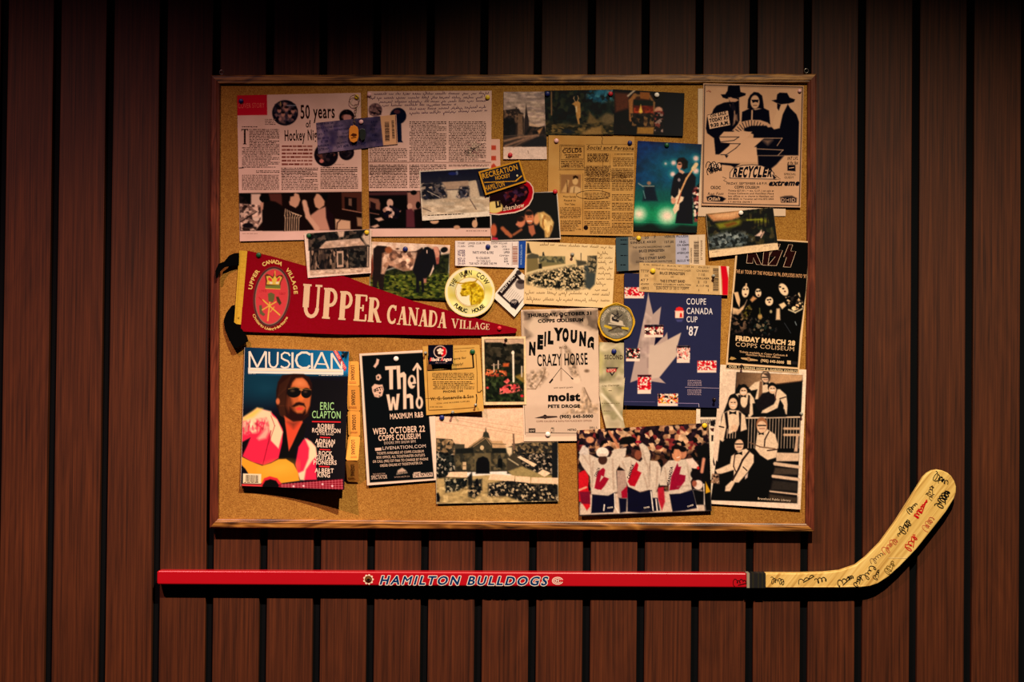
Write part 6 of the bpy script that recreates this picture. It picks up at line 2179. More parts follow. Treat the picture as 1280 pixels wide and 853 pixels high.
def p_flower(P, k):
    g = crop(560, 410)
    P.poly(g([(290, 92), (604, 88), (608, 590), (302, 592)]), (26, 28, 22), .5)
    P.poly(g([(290, 92), (604, 88), (605, 135), (560, 125), (480, 135), (420, 118), (300, 120)]), (196, 160, 130), 1)
    P.blotch(g([(292, 118), (420, 120), (480, 138), (560, 128), (605, 136), (606, 300), (295, 320)]), [(22, 22, 18), (44, 40, 30), (30, 30, 24), (56, 50, 38)], 4, 321)
    P.poly(g([(530, 390), (606, 360), (608, 450), (560, 440)]), (130, 104, 44), 1.5)
    P.poly(g([(440, 285), (490, 282), (485, 310), (440, 312)]), (190, 84, 40), 1)
    P.blotch(g([(298, 320), (450, 320), (520, 380), (606, 440), (608, 590), (300, 590)]), [(18, 24, 16), (34, 44, 24), (24, 30, 20), (50, 60, 34), (20, 26, 18)], 2.8, 324, 1, 1)
    P.blotch(g([(298, 330), (470, 345), (470, 385), (340, 395), (298, 380)]), [(30, 32, 22), (206, 90, 50), (60, 44, 28), (224, 120, 70), (170, 60, 40)], 2, 327, .9, 1)
    P.blotch(g([(410, 480), (480, 450), (560, 450), (590, 500), (520, 520), (410, 530)]), [(30, 32, 22), (226, 84, 80), (236, 110, 100), (60, 36, 30), (214, 60, 66)], 2.2, 330, .95, 1)
    P.blotch(g([(445, 430), (480, 405), (495, 425), (470, 450)]), [(226, 84, 80), (236, 110, 100)], 2, 333, .95, .8)
    P.ell(g(592, 545), 2, 1.6, (214, 40, 50), soft=.7)
    P.ell(g(316, 480), 1.6, 1.4, (214, 60, 60), soft=.7)
    P.line(g([(521, 190), (524, 430)]), 2.4, (236, 216, 190), soft=.6)
    P.ell(g(519, 200), 1.9, 2, (240, 222, 196))
    P.line(g([(590, 310), (590, 390)]), 1.8, (196, 176, 150), soft=.6)
    P.line(g([(402, 265), (402, 325)]), 1.5, (206, 180, 150), soft=.6)
    P.line(g([(367, 290), (368, 350)]), 1.5, (206, 180, 150), soft=.6)
    P.line(g([(350, 300), (420, 292)]), .8, (170, 140, 116))


sheet('postcard', 'cream-bordered postcard of pink flowers and white garden posts', 'postcard',
      [(602, 421.4), (657, 420.6), (657.8, 506), (604.6, 506.6)], 5, p_flower, 1.8, (236, 200, 150), m=PHOTO, lift=(0, 0, 1.0, 1.0))


def p_market(P, k):
    g = crop(540, 505)
    P.grad(g([(0, 0), (1030, 0), (1030, 400), (0, 400)]), (232, 190, 158), (226, 186, 146), g(0, 50), g(0, 300))
    for a, b in (((40, 90), (720, 190)), ((150, 120), (720, 235)), ((40, 140), (720, 250))):
        P.line(g([a, b]), .5, (170, 130, 100), .7)
    D = (20, 24, 22)
    P.poly(g([(35, 275), (160, 285), (180, 320), (260, 325), (280, 800), (35, 800)]), (60, 56, 44), .8)
    P.blotch(g([(35, 280), (160, 285), (185, 325), (180, 420), (35, 420)]), [(34, 34, 30), (120, 96, 66), (60, 54, 42), (150, 120, 84)], 2.8, 341, .9)
    P.blotch(g([(35, 380), (170, 400), (190, 560), (35, 600)]), [(14, 18, 20), (30, 34, 32), (150, 140, 120), (18, 22, 22)], 2.2, 344, .95)
    # market hall
    P.poly(g([(185, 360), (285, 355), (330, 320), (430, 250), (480, 310), (485, 350), (600, 352), (612, 380), (612, 540), (185, 550)]), (56, 52, 40), .7)
    P.blotch(g([(190, 370), (600, 360), (608, 530), (190, 540)]), [(40, 40, 34), (76, 68, 48), (50, 48, 38), (96, 84, 58)], 4, 347, .8)
    P.line(g([(300, 345), (430, 255), (500, 340)]), 1.8, (170, 136, 96), soft=.8)
    P.line(g([(330, 345), (430, 275), (470, 330)]), .9, (150, 120, 84))
    P.poly(g([(405, 265), (412, 230), (425, 222), (430, 190), (437, 222), (452, 235), (462, 275)]), (50, 50, 40), .7)
    P.ell(g(400, 352), 2.4, 3.0, (206, 176, 130))
    P.poly(g([(190, 360), (330, 355), (330, 395), (190, 400)]), (26, 28, 26), .8)
    P.poly(g([(480, 355), (605, 360), (605, 395), (480, 395)]), (26, 28, 26), .8)
    P.poly(g([(340, 395), (470, 395), (470, 540), (340, 540)]), (96, 84, 58), .8)
    P.poly(g([(350, 560), (352, 470), (368, 435), (408, 420), (445, 435), (460, 470), (462, 560)]), (14, 18, 20), .8)
    P.poly(g([(526, 510), (526, 450), (545, 435), (562, 450), (564, 515)]), (18, 20, 20), .7)
    P.poly(g([(245, 466), (274, 466), (274, 528), (245, 528)]), (196, 166, 124), .6)
    P.line(g([(245, 496), (274, 496)]), .8, (110, 90, 64))
    P.poly(g([(478, 300), (560, 295), (580, 330), (600, 352), (485, 352)]), (190, 150, 106), .8)
    P.line(g([(480, 320), (590, 325)]), 1.0, (110, 90, 64))
    # street right
    P.poly(g([(600, 350), (720, 310), (1005, 300), (1005, 600), (600, 560)]), (60, 54, 42), .8)
    P.blotch(g([(640, 320), (1005, 305), (1005, 400), (650, 400)]), [(40, 38, 34), (110, 92, 64), (60, 54, 42), (140, 116, 80), (30, 30, 30)], 2.4, 351, .9)
    P.poly(g([(645, 240), (658, 240), (666, 370), (648, 372)]), (110, 84, 66), .6)
    P.poly(g([(590, 345), (640, 350), (640, 400), (620, 420), (600, 390)]), (214, 190, 150), 1)
    P.blotch(g([(680, 400), (1005, 390), (1005, 560), (850, 560), (740, 520)]), [(12, 14, 18), (24, 26, 26), (60, 54, 46), (160, 140, 116), (18, 20, 22)], 2.0, 354, .9)
    P.poly(g([(610, 540), (720, 500), (860, 560), (1000, 580), (1000, 640), (660, 600)]), (150, 130, 82), 1.2)
    P.poly(g([(960, 310), (1005, 310), (1005, 620), (960, 600)]), (24, 26, 28), 1)
    # ground
    P.poly(g([(35, 600), (450, 570), (1008, 640), (1008, 785), (38, 800)]), (176, 150, 98), 1)
    P.blotch(g([(38, 640), (700, 700), (1000, 760), (1000, 785), (38, 798)]), [(160, 136, 86), (190, 164, 110), (150, 126, 80)], 6, 357, .7, sy=.5)
    P.blotch(g([(100, 600), (290, 590), (280, 660), (200, 700), (110, 710)]), [(16, 20, 20), (40, 40, 34), (20, 24, 24), (150, 140, 110)], 2.2, 360, 1, 1.5)
    P.blotch(g([(290, 620), (400, 600), (400, 700), (340, 760), (290, 740)]), [(12, 16, 20), (24, 26, 26), (40, 40, 34), (150, 130, 96)], 2.4, 363, 1, 1.5)
    P.blotch(g([(450, 640), (650, 600), (800, 640), (1008, 640), (1008, 780), (720, 785), (600, 740), (450, 740)]), [(12, 14, 18), (24, 26, 26), (60, 54, 44), (170, 150, 116), (18, 20, 22)], 2.0, 366, .95, 1.5)
    CN = (232, 196, 156)
    P.poly(g([(112, 585), (145, 545), (282, 545), (282, 590)]), CN, .5)
    P.poly(g([(450, 608), (468, 562), (662, 575), (658, 620)]), CN, .5)
    P.poly(g([(668, 578), (785, 586), (785, 635), (665, 622)]), CN, .5)
    P.poly(g([(795, 590), (1008, 592), (1008, 642), (792, 634)]), CN, .5)
    P.poly(g([(682, 428), (705, 418), (838, 485), (815, 506)]), (232, 200, 160), .5)
    P.poly(g([(845, 555), (885, 525), (950, 555), (900, 586)]), (232, 200, 160), .5)
    P.line(g([(612, 440), (690, 490)]), 1.4, (190, 170, 130), soft=.8)
    P.poly(g([(285, 590), (320, 545), (325, 650), (290, 650)]), (24, 26, 26), 1)
    P.poly(g([(36, 720), (52, 710), (64, 750), (60, 785), (38, 785)]), (14, 16, 20), .7)
    P.poly(g([(350, 605), (365, 598), (378, 660), (345, 660)]), (14, 16, 20), .7)


sheet('market_photo', 'sepia photo of an old market hall with wagons and canopies', 'photo',
      [(543.4, 513), (697.2, 509.5), (698, 627), (545.4, 630.2)], 3, p_market, 1.6, m=PHOTO, lift=(0, 0, 1.2, 1.2))


def p_neil(P, k):
    g = crop(640, 375)
    h = crop(560, 410)
    D = (16, 12, 14)
    P.poly(g([(90, 90), (690, 78), (695, 480)]) + [(748.6, 545), (657, 546.5)], (206, 176, 150), .5)
    P.blotch(g([(90, 90), (690, 78), (695, 240), (100, 320)]), [(120, 100, 84), (150, 126, 104), (110, 92, 78), (170, 144, 120)], 6, 371, .9, 2)
    P.ell(g(200, 215), 12, 11, (214, 186, 158), soft=3)
    P.poly(g([(120, 340), (260, 170), (380, 140), (520, 190), (620, 230), (680, 330), (695, 480), (695, 851), (100, 851)]), (216, 186, 160), 3)
    P.blotch(h([(628, 360), (780, 320), (800, 380), (730, 470), (640, 490)]), [(150, 124, 98), (206, 176, 150), (120, 98, 76), (190, 160, 132)], 3.2, 375, .8, 3)
    P.blotch(h([(930, 130), (1000, 200), (1060, 420), (1000, 400), (960, 300)]), [(110, 90, 72), (150, 124, 100), (190, 160, 132)], 3, 378, .8, 2)
    P.blotch(h([(1080, 480), (1150, 600), (1200, 610), (1200, 680), (920, 690), (1040, 620)]), [(150, 124, 98), (176, 146, 116), (196, 166, 138)], 3, 381, .9, 2)
    P.line(h([(1090, 480), (1140, 590)]), 1.2, (110, 84, 64), .8)
    P.line(h([(905, 160), (905, 420)]), 1.6, (150, 120, 96), .7, 1)
    P.line(h([(640, 490), (700, 490), (760, 400), (780, 330)]), 1, (110, 84, 62), .8)
    P.ell(h(1110, 345), 3, 2, (120, 96, 76), soft=1)
    P.ell(h(1030, 420), 5, 4, (226, 196, 168), soft=1)
    k.stroke(h([(812, 440), (905, 320), (1000, 410)]), .8, (30, 20, 18))
    k.stroke(h([(812, 442), (838, 410)]), 2.2, (30, 20, 18))
    k.stroke(h([(985, 400), (1002, 412)]), 1.6, (30, 20, 18))
    k.text('THURSDAY, OCTOBER 31', g(124, 138), g(642, 118), 3.9, D, 3)
    k.text('COPPS COLISEUM', g(206, 183), g(572, 172), 3.9, D, 3)
    # arched headline, each letter its own height
    L = [('N', 134, 188, 435, 345), ('E', 200, 246, 386, 290), ('I', 256, 272, 362, 266), ('L', 284, 328, 346, 258), ('Y', 342, 398, 318, 232), ('O', 402, 452, 326, 236), ('U', 466, 520, 336, 250), ('N', 536, 592, 360, 262), ('G', 602, 655, 402, 305)]
    for ch, x0, x1, yb, yt in L:
        k.text(ch, g(x0, yb), g(x1, yb + (x1 - x0) * .03), (yb - yt) / 6.4, D, 4)
    k.text('with', g(372, 392), g(440, 392), 4.4, (110, 84, 60), 0, .2)
    k.text('CRAZY HORSE', g(200, 530), g(608, 516), 14.0, D, 1)
    k.text('with special guests', h(845, 486), h(1000, 480), 2.0, (90, 66, 50), 0, .2)
    k.text('moist', h(798, 584), h(1056, 582), 9.6, D, 3)
    k.text('PETE DROGE', h(798, 640), h(1056, 638), 3.6, D, 3)
    k.text('(905) 645-5000', h(892, 722), h(1162, 718), 3.6, D, 3)
    k.poly(h([(692, 722), (760, 704), (870, 706), (878, 716), (780, 726)]), (60, 44, 40))
    k.ell(h(776, 712), 2.6, 2.8, (30, 22, 22), 12)
    k.text('COPPS COLISEUM & HAMILTON PLACE BOX OFFICES', h(706, 756), h(1150, 750), 2.1, (120, 70, 50), 0)
    k.stroke(h([(622, 838)]) + [(749, 542.3)], .5, D)
    k.stroke([(656.5, 543.6), (652.6, 390)], .5, (60, 44, 38))
    P.poly(h([(646, 806), (698, 806), (698, 838), (646, 838)]), D, .4)
    k.text('HMF', h(652, 832), h(692, 832), 2.4, (206, 180, 156), 1)
    k.text('CTV', h(822, 838), h(850, 838), 6, D, 1)
    k.text('METRO', h(956, 824), h(1028, 822), 2.2, D, 2)
    k.text('DELL L', h(1132, 806), h(1196, 804), 2.2, D, 1)


sheet('concert_poster', 'pale poster with uneven black letters and a faint figure', 'poster',
      [(651.4, 387.6), (747.4, 384.8), (750.4, 551.2), (654.8, 552)], 4, p_neil, 1.5, (232, 200, 170), lift=(0, 0, 0, .8))


def p_ribbon(P, k):
    g = crop(640, 375)
    h = crop(700, 415)
    P.blotch([(745, 425), (790, 425), (790, 540), (745, 540)], [(170, 150, 116), (200, 182, 146), (150, 140, 100), (190, 172, 136)], 12, 391, .9, 1, 1)
    P.poly(h([(313, 160), (350, 200), (330, 330), (313, 340)]), (190, 176, 110), 3)
    P.line(h([(335, 500), (420, 590), (500, 700)]), 2.4, (240, 226, 196), soft=1.6)
    P.poly(h([(313, 410), (500, 395), (500, 425), (313, 440)]), (214, 196, 160), 3)
    k.text('SECOND', g(738, 474), g(888, 476), 5.2, (60, 44, 34), 1)
    tri = g([(752, 540), (852, 540), (800, 612)])
    P.poly(tri, (30, 20, 22), .4)
    P.poly(g([(772, 550), (832, 550), (801, 594)]), (190, 170, 136), .4)
    P.poly(g([(755, 556), (835, 552), (833, 576), (757, 580)]), (190, 34, 40), .4)
    k.text('YMCA', g(762, 575), g(828, 572), 2.6, (220, 190, 160), 1)
    k.text('City Challenge', g(718, 694), g(858, 688), 1.8, (110, 90, 60), 0, .2)
    k.rows(g, 772, 722, 802, 732, 1, (110, 90, 60), (190, 172, 136), .9)
    k.rows(g, 718, 822, 862, 832, 1, (110, 90, 60), (190, 172, 136), .8)
    k.rows(h, 350, 626, 400, 640, 1, (110, 90, 60), (190, 172, 136), .8)


sheet('award_ribbon', 'crinkled cream satin ribbon card reading SECOND below the round patch', 'ribbon',
      [(749, 427.6), (783.6, 428.6), (782, 536), (749, 536)], 5.4, p_ribbon, 1.6, (190, 172, 136), m=SATIN,
      clip=[(749.3, 428), (783.2, 428.8), (782.6, 452), (780.6, 480), (779, 504), (778.2, 520), (781.4, 535), (757.6, 535.4), (752, 512), (749.2, 494), (749, 460)], lift=(0, 0, 2, 3), bow=1.5)


def p_team(P, k):
    g = crop(700, 515)
    P.blotch(g([(120, 70), (1230, 70), (1230, 850), (120, 850)]), [(12, 10, 16), (30, 18, 22), (60, 36, 30), (20, 14, 20), (90, 60, 40)], 4, 401)
    P.blotch(g([(130, 130), (1190, 90), (1180, 300), (1000, 330), (700, 330), (150, 320)]), [(14, 12, 18), (120, 40, 40), (30, 20, 26), (206, 160, 120), (24, 16, 24), (170, 120, 84), (40, 26, 34), (214, 170, 130)], 4.2, 404, .95, 3)
    P.poly(g([(240, 660), (1210, 620), (1215, 800), (155, 835), (160, 730)]), (206, 180, 156), 1.5)
    P.poly(g([(1090, 300), (1160, 240), (1190, 260), (1210, 700), (1215, 795), (1165, 795)]), (12, 12, 18), 1.5)
    S = (206, 186, 164)
    R_ = (150, 16, 40)
    NV = (14, 16, 34)
    RD_ = (196, 24, 34)

    def jersey(pts, c=S, soft=.8):
        P.poly(g(pts), c, soft)

    # referee/red players behind
    jersey([(148, 490), (200, 460), (230, 520), (225, 600), (240, 700), (240, 760), (215, 790), (170, 720), (150, 720)], RD_)
    P.poly(g([(155, 640), (240, 640), (242, 740), (170, 735)]), (110, 20, 40), 1)
    P.ell(g(180, 445), 5, 4, (30, 24, 28), soft=.8)
    P.line(g([(150, 628), (210, 604)]), 2.4, (214, 150, 120), soft=.7)
    jersey([(455, 470), (530, 470), (540, 700), (460, 690)], (170, 140, 124))
    P.poly(g([(470, 690), (535, 695), (530, 800), (480, 810)]), NV, 1)
    P.poly(g([(490, 640), (540, 590), (540, 690), (495, 690)]), R_, .8)
    P.poly(g([(780, 610), (830, 600), (840, 720), (815, 790), (785, 700)]), (170, 30, 44), 1)
    jersey([(720, 390), (780, 395), (810, 450), (800, 560), (770, 640), (775, 690), (720, 690)])
    P.poly(g([(720, 690), (780, 690), (800, 790), (730, 800)]), NV, 1)
    P.line(g([(768, 700), (778, 790)]), 1.6, (226, 210, 190))
    # player 1
    jersey([(160, 330), (180, 280), (230, 280), (235, 340), (300, 370), (400, 360), (430, 310), (480, 300), (530, 290), (525, 350), (480, 420), (450, 470), (460, 640), (380, 672), (250, 660), (240, 520), (180, 440), (150, 380)])
    P.poly(g([(150, 330), (180, 270), (215, 270), (230, 340), (170, 350)]), (206, 190, 176), .8)
    P.ell(g(340, 325), 8, 6.4, (236, 220, 200), 5, .7)
    P.ell(g(342, 385), 5.6, 6, (60, 36, 30), soft=.8)
    P.ell(g(340, 345), 6, 2, (214, 190, 170), soft=.8)
    P.ell(g(240, 225), 5, 4, (206, 140, 100), soft=.8)
    P.poly(g([(200, 255), (230, 262), (225, 290), (205, 280)]), (20, 20, 30), .8)
    P.poly(g([(275, 612), (300, 480), (315, 470), (345, 448), (362, 465), (352, 520), (392, 535), (360, 590), (330, 625), (300, 622)]), R_, .7)
    P.poly(g([(330, 510), (350, 520), (318, 560)]), S, .7)
    k.text('CANADA', g(292, 522), g(322, 452), 3.4, (60, 40, 50), 2)
    P.poly(g([(258, 662), (385, 672), (440, 645), (442, 745), (425, 805), (250, 812)]), NV, .8)
    P.line(g([(350, 790), (355, 745)]), 1.6, (226, 210, 190))
    P.line(g([(436, 655), (440, 760), (470, 810)]), 1.4, (226, 210, 190))
    # arm raising
    P.line(g([(395, 160), (440, 230), (465, 280)]), 3.4, (190, 120, 84), soft=1)
    P.line(g([(425, 320), (440, 310), (520, 300)]), 3, S, soft=1)
    # black hat held up
    P.poly(g([(470, 235), (500, 205), (560, 195), (600, 210), (615, 240), (560, 260), (480, 262)]), (12, 12, 16), .8)
    # player 2
    jersey([(470, 370), (560, 360), (640, 400), (660, 380), (640, 330), (632, 260), (660, 250), (700, 280), (724, 340), (715, 440), (720, 520), (735, 620), (640, 642), (545, 600), (530, 560), (520, 470), (480, 440)])
    P.ell(g(608, 318), 5.8, 8, (70, 40, 34), 5, .8)
    P.ell(g(625, 345), 4.4, 6.4, (130, 70, 50), 5, .8)
    P.poly(g([(578, 300), (600, 272), (630, 280), (638, 310), (600, 300)]), (20, 16, 20), .8)
    P.line(g([(620, 250), (630, 200)]), 3.6, (206, 130, 90), soft=.8)
    P.line(g([(612, 242), (640, 240)]), 2.6, (150, 20, 44), soft=.7)
    P.poly(g([(542, 560), (572, 470), (612, 402), (628, 425), (618, 470), (652, 488), (625, 545), (598, 598), (560, 590)]), (170, 16, 34), .7)
    k.text('CANADA', g(556, 540), g(596, 425), 3.6, (60, 40, 50), 2)
    P.poly(g([(540, 605), (640, 645), (735, 628), (740, 720), (740, 800), (640, 808), (540, 800)]), NV, .8)
    P.line(g([(728, 640), (745, 790)]), 1.6, (226, 210, 190))
    P.poly(g([(640, 800), (690, 770), (740, 795), (700, 806)]), (30, 28, 40), .8)
    # player 3
    jersey([(820, 440), (870, 390), (940, 385), (1000, 380), (1050, 430), (1065, 520), (1045, 560), (1055, 620), (960, 650), (870, 660), (870, 560), (855, 590), (800, 590), (790, 560)])
    P.ell(g(935, 345), 6.2, 8, (206, 136, 96), -8, .8)
    P.poly(g([(885, 330), (895, 280), (930, 255), (968, 275), (965, 300), (915, 300), (905, 335)]), (20, 16, 18), .8)
    P.line(g([(935, 368), (955, 362)]), 1, (240, 220, 200))
    P.ell(g(990, 340), 3.6, 6, (196, 126, 90), 15, .8)
    P.ell(g(985, 300), 4.4, 3.4, (20, 14, 18), soft=.8)
    jersey([(1000, 380), (1060, 370), (1110, 430), (1100, 460), (1050, 450)], (226, 196, 176))
    P.poly(g([(875, 630), (890, 520), (940, 410), (948, 440), (970, 440), (955, 500), (1005, 510), (1000, 555), (950, 620)]), (140, 14, 44), .7)
    k.text('CANADA', g(876, 590), g(906, 440), 3.6, (70, 50, 60), 2)
    P.poly(g([(875, 660), (960, 655), (1060, 625), (1100, 770), (1000, 790), (900, 800)]), NV, .8)
    P.line(g([(1070, 625), (1102, 780)]), 1.6, (226, 210, 190))
    k.text('COOPER', g(1020, 765), g(1070, 750), 1.8, (226, 210, 190), 1)
    k.text('COOPER', g(378, 775), g(425, 770), 1.8, (226, 210, 190), 1)
    k.text('COOPER', g(670, 775), g(718, 768), 1.8, (226, 210, 190), 1)
    for a_, b_ in (((265, 400), (255, 600)), ((420, 380), (430, 620)), ((235, 350), (250, 500)), ((570, 400), (560, 500)), ((700, 420), (715, 600)), ((655, 300), (690, 420)), ((670, 500), (700, 610)), ((840, 450), (855, 560)), ((1020, 430), (1040, 560)), ((940, 600), (1030, 590)), ((780, 450), (770, 640)), ((180, 340), (230, 420)), ((500, 400), (520, 460))):
        P.line(g([a_, b_]), 1.6, (150, 120, 100), .55, 1.2)
    # photographer at right
    P.ell(g(1095, 500), 8, 7, (20, 16, 20), soft=.8)
    P.ell(g(1105, 585), 6, 6, (226, 200, 180), soft=.8)
    P.ell(g(1075, 575), 3, 4, (150, 80, 60), soft=.8)
    P.line(g([(1150, 580), (1155, 740)]), 1.4, (226, 206, 186))
    P.poly(g([(1165, 560), (1205, 640), (1165, 655)]), (206, 150, 30), .8)
    P.poly(g([(1060, 620), (1150, 640), (1150, 745), (1090, 745)]), (14, 14, 20), 1)
    P.line(g([(1135, 480), (1150, 380)]), 4, (200, 130, 100), soft=1)
    P.ell(g(1105, 450), 1.6, 2, (196, 30, 34), soft=.6)
    P.line(g([(155, 832), (1212, 797)]), 1.6, (16, 12, 18), soft=.8)


sheet('team_photo', 'colour photo of cheering hockey players in white maple leaf jerseys', 'photo',
      [(720.9, 538.2), (885.9, 528.8), (889.6, 639.2), (724.2, 645.6)], 7, p_team, 1.7, m=PHOTO, lift=(1.2, 0, .8, 1.4))


def p_bluet(P, k):
    z = crop(375, 110, 7.757)
    D = (24, 24, 60)
    P.blotch(z([(140, 250), (800, 250), (800, 640), (140, 640)]), [(100, 84, 112), (124, 102, 124), (84, 70, 104)], 7, 411, .9)
    P.blotch(z([(430, 300), (800, 270), (800, 560), (560, 590)]), [(50, 46, 76), (66, 56, 84), (44, 40, 66)], 6, 413, .85, 8)
    P.poly(z([(310, 440), (345, 480), (345, 550), (300, 560), (280, 500)]), (60, 50, 84), 3)
    P.poly(z([(776, 262), (932, 255), (948, 545), (808, 558)]), (226, 168, 124), .5)
    for t, a, b, s in (('ADMIT BLUE 12R', (160, 360), (325, 345), 2.4), ('ADULT 1 CNE HOCKEY', (160, 402), (420, 372), 2.2), ('A TR', (235, 430), (272, 424), 2.4), ('GATE 17', (175, 462), (240, 452), 2.6), ('SEC HM 02', (172, 500), (280, 490), 2.2), ('E  3R', (205, 535), (275, 526), 2.8), ('MAPLEBLN', (172, 575), (280, 562), 2.4), ('CATERHAM', (172, 612), (285, 598), 3.0),
                       ('NORTHSIDE GARDEN', (335, 418), (480, 400), 2.2), ('TOR SECT', (405, 452), (470, 446), 2.2), ('21 MAIN GATE', (360, 485), (470, 478), 2.2), ('SEC 4 ROW 2', (360, 545), (470, 530), 2.2), ('SAT APR 12 @ 7:00P', (355, 585), (640, 545), 2.8), ('3 R 4U', (690, 340), (760, 332), 2.2), ('115', (700, 375), (730, 370), 2.6), ('ROW 4', (680, 410), (750, 404), 2.2), ('MA', (700, 470), (745, 464), 2.4), ('ROW 5', (690, 520), (760, 510), 2.0)):
        k.text(t, z(*a), z(*b), s, D, 1)
    bars(P, k, z(842, 330), z(848, 520), 5.6, 0, (44, 30, 34), 11)
    bars(P, k, z(898, 315), z(908, 495), 3.2, 0, (44, 30, 34), 12)
    k.stroke(z([(925, 262), (938, 535)]), .6, (110, 50, 70))


sheet('ticket', 'bluish ticket bridging the two magazine pages with a tan barcode end', 'ticket',
      [(395, 153.6), (495.6, 143.2), (497.2, 180.2), (397.8, 192.4)], 2.4, p_bluet, 1.6, (100, 84, 112), lift=(0, .6, 1.0, .8), group='concert tickets')

# ====================================================== shaped, layered things


def layer_part(root, name, quad, z, paint, res, base, m, clip=None, thick=0.0004, lift=(0, 0, 0, 0), bow=0.0, inks=None, zs=None, register=True):
    P = Pic(quad, res, base)
    P.clip_pts = clip
    k = Ink()
    paint(P, k)
    f = zs or lift_fn(lift, bow)
    o = sheet_mesh(name, P, z, thick, f, m, root)
    if k.V:
        ink_mesh(inks or 'lettering', k, P, z, thick, f, root, INK if m is not CLOTH and m is not THREAD else THREAD, dz=0.0002)
    if register:
        SHEETS.append((P, z + thick, f, clip))
    return o, P, f


def nop(P, k):
    pass


def disc(cx, cy, rx, ry=None, n=40):
    ry = ry or rx
    return [(cx + rx * cos(2 * pi * i / n), cy + ry * sin(2 * pi * i / n)) for i in range(n)]


# ---------------------------------------------------------------- red pennant
zp = layer_z(4.2)
pen = tag(empty('pennant', cast(400, 380, zp)), 'long red felt village pennant with cream lettering and an oval crest', 'pennant')
edge = [(307.6, 313), (340, 320.5), (380, 332), (437, 347.5), (461, 357), (517, 376.5), (570, 391), (612, 402.5), (645.5, 410.8), (646.4, 413.5), (644.5, 416.4),
        (600, 419.4), (560, 419.6), (500, 418.6), (430, 418.4), (370, 416.4), (330, 416), (300.8, 414.4), (303, 380), (306, 340)]


def wave(S, T):
    return 0.0006 + 0.0009 * np.sin(S * 17 + T * 3) * (0.4 + T) * 0.7 + 0.0010 * np.clip(T, 0, 1) ** 2


def p_felt(P, k):
    P.grain(.03, 1.5, 421)


layer_part(pen, 'felt', [(300, 312), (647, 312), (647, 421), (300, 421)], zp, p_felt, 1.0, (142, 6, 30), CLOTH, edge, .0009, zs=wave)
PF = SHEETS[-1][0]


def wave_at(P2):
    """same cloth wave seen by an overlay with its own corners"""
    def f(S, T):
        q = P2
        X = q[0][0] + (q[1][0] - q[0][0]) * S
        Y = q[0][1] + (q[3][1] - q[0][1]) * T
        return wave((X - 300) / 347, (Y - 312) / 109)
    return f


k = Ink()
LT = (226, 190, 150)
g = crop(370, 300)
k.serif('UPPER', g(36, 618), g(684, 664), 42, 28, LT)
k.serif('CANADA', g(722, 672), g(1204, 708), 24.5, 19.5, LT)
g5 = crop(500, 290)
k.serif('VILLAGE', g5(408, 772), g5(718, 784), 12.2, 6.6, LT)
ink_mesh('cream_lettering', k, PF, zp, .0009, wave, pen, THREAD, dz=.0005)

hq = [(299.2, 313.2), (309.2, 313.8), (301.2, 406), (292.6, 404.8)]


def p_head(P, k):
    P.grain(.05, 1.4, 423)
    P.line([(301, 314), (295, 404)], .5, (150, 110, 30), .6)
    P.ell((298, 398), .9, .9, (90, 60, 20))
    for i in range(12):
        P.line([(299.5 - i * .55, 320 + i * 7), (307.5 - i * .6, 320.5 + i * 7)], .5, (190, 146, 40), .5)


layer_part(pen, 'yellow_binding', hq, zp + .0014, p_head, 1.4, (222, 176, 58), CLOTH, None, .0011)

ecx, ecy, erot = 340.4, 370.2, 3
g = crop(270, 290)


def ov(rx, ry):
    r = radians(7)
    return [(339.8 + rx * cos(a) * cos(r) - ry * sin(a) * sin(r), 371.0 + rx * cos(a) * sin(r) + ry * sin(a) * cos(r)) for a in [2 * pi * i / 44 for i in range(44)]]


def p_emb(P, k):
    P.poly(ov(23.4, 38.2), (120, 40, 40), .4)
    P.poly(ov(22.2, 37.0), (52, 34, 36), .4)
    P.poly(ov(21.0, 35.6), (150, 110, 90), .5)
    P.poly(ov(19.8, 34.2), (212, 62, 66), .5)
    YL, GN, DK = (226, 190, 70), (110, 120, 50), (96, 40, 24)
    # crown
    P.poly(g([(395, 430), (398, 395), (390, 350), (405, 335), (432, 345), (455, 360), (466, 330), (480, 360), (505, 345), (530, 345), (540, 365), (520, 400), (514, 435)]), DK, .5)
    P.poly(g([(404, 420), (410, 395), (402, 355), (430, 352), (455, 375), (470, 345), (486, 372), (510, 352), (530, 365), (512, 400), (506, 425)]), YL, .5)
    P.poly(g([(415, 385), (420, 362), (445, 375), (448, 400)]), (220, 50, 60), .5)
    P.poly(g([(485, 400), (490, 375), (515, 362), (508, 390)]), (220, 50, 60), .5)
    P.ell(g(440, 408), 2, 1.4, (236, 220, 190))
    P.ell(g(490, 408), 2, 1.4, (236, 220, 190))
    P.poly(g([(395, 430), (515, 425), (516, 455), (396, 452)]), GN, .5)
    P.line(g([(398, 452), (512, 458)]), 1.0, YL)
    P.line(g([(472, 315), (472, 345)]), 1.1, YL)
    # crest tools
    P.poly(g([(415, 495), (440, 485), (470, 500), (466, 540), (455, 565), (420, 555)]), (100, 96, 50), .5)
    P.poly(g([(480, 520), (500, 518), (524, 570), (510, 588), (490, 560)]), (70, 56, 30), .5)
    P.poly(g([(345, 590), (365, 585), (372, 640), (395, 660), (380, 675), (350, 655)]), (96, 92, 56), .5)
    P.line(g([(375, 545), (510, 665)]), 1.6, YL)
    P.line(g([(370, 625), (480, 560)]), 1.4, YL)
    P.line(g([(430, 565), (414, 710)]), 1.6, YL)
    P.line(g([(435, 640), (465, 600)]), 1.0, YL)
    P.line(g([(345, 525), (375, 555)]), 1.0, (190, 30, 30))
    k.text('1793', g(345, 486), g(405, 480), 2.8, (190, 40, 50), 0)
    k.text('1867', g(500, 500), g(556, 504), 2.8, (190, 40, 50), 0)


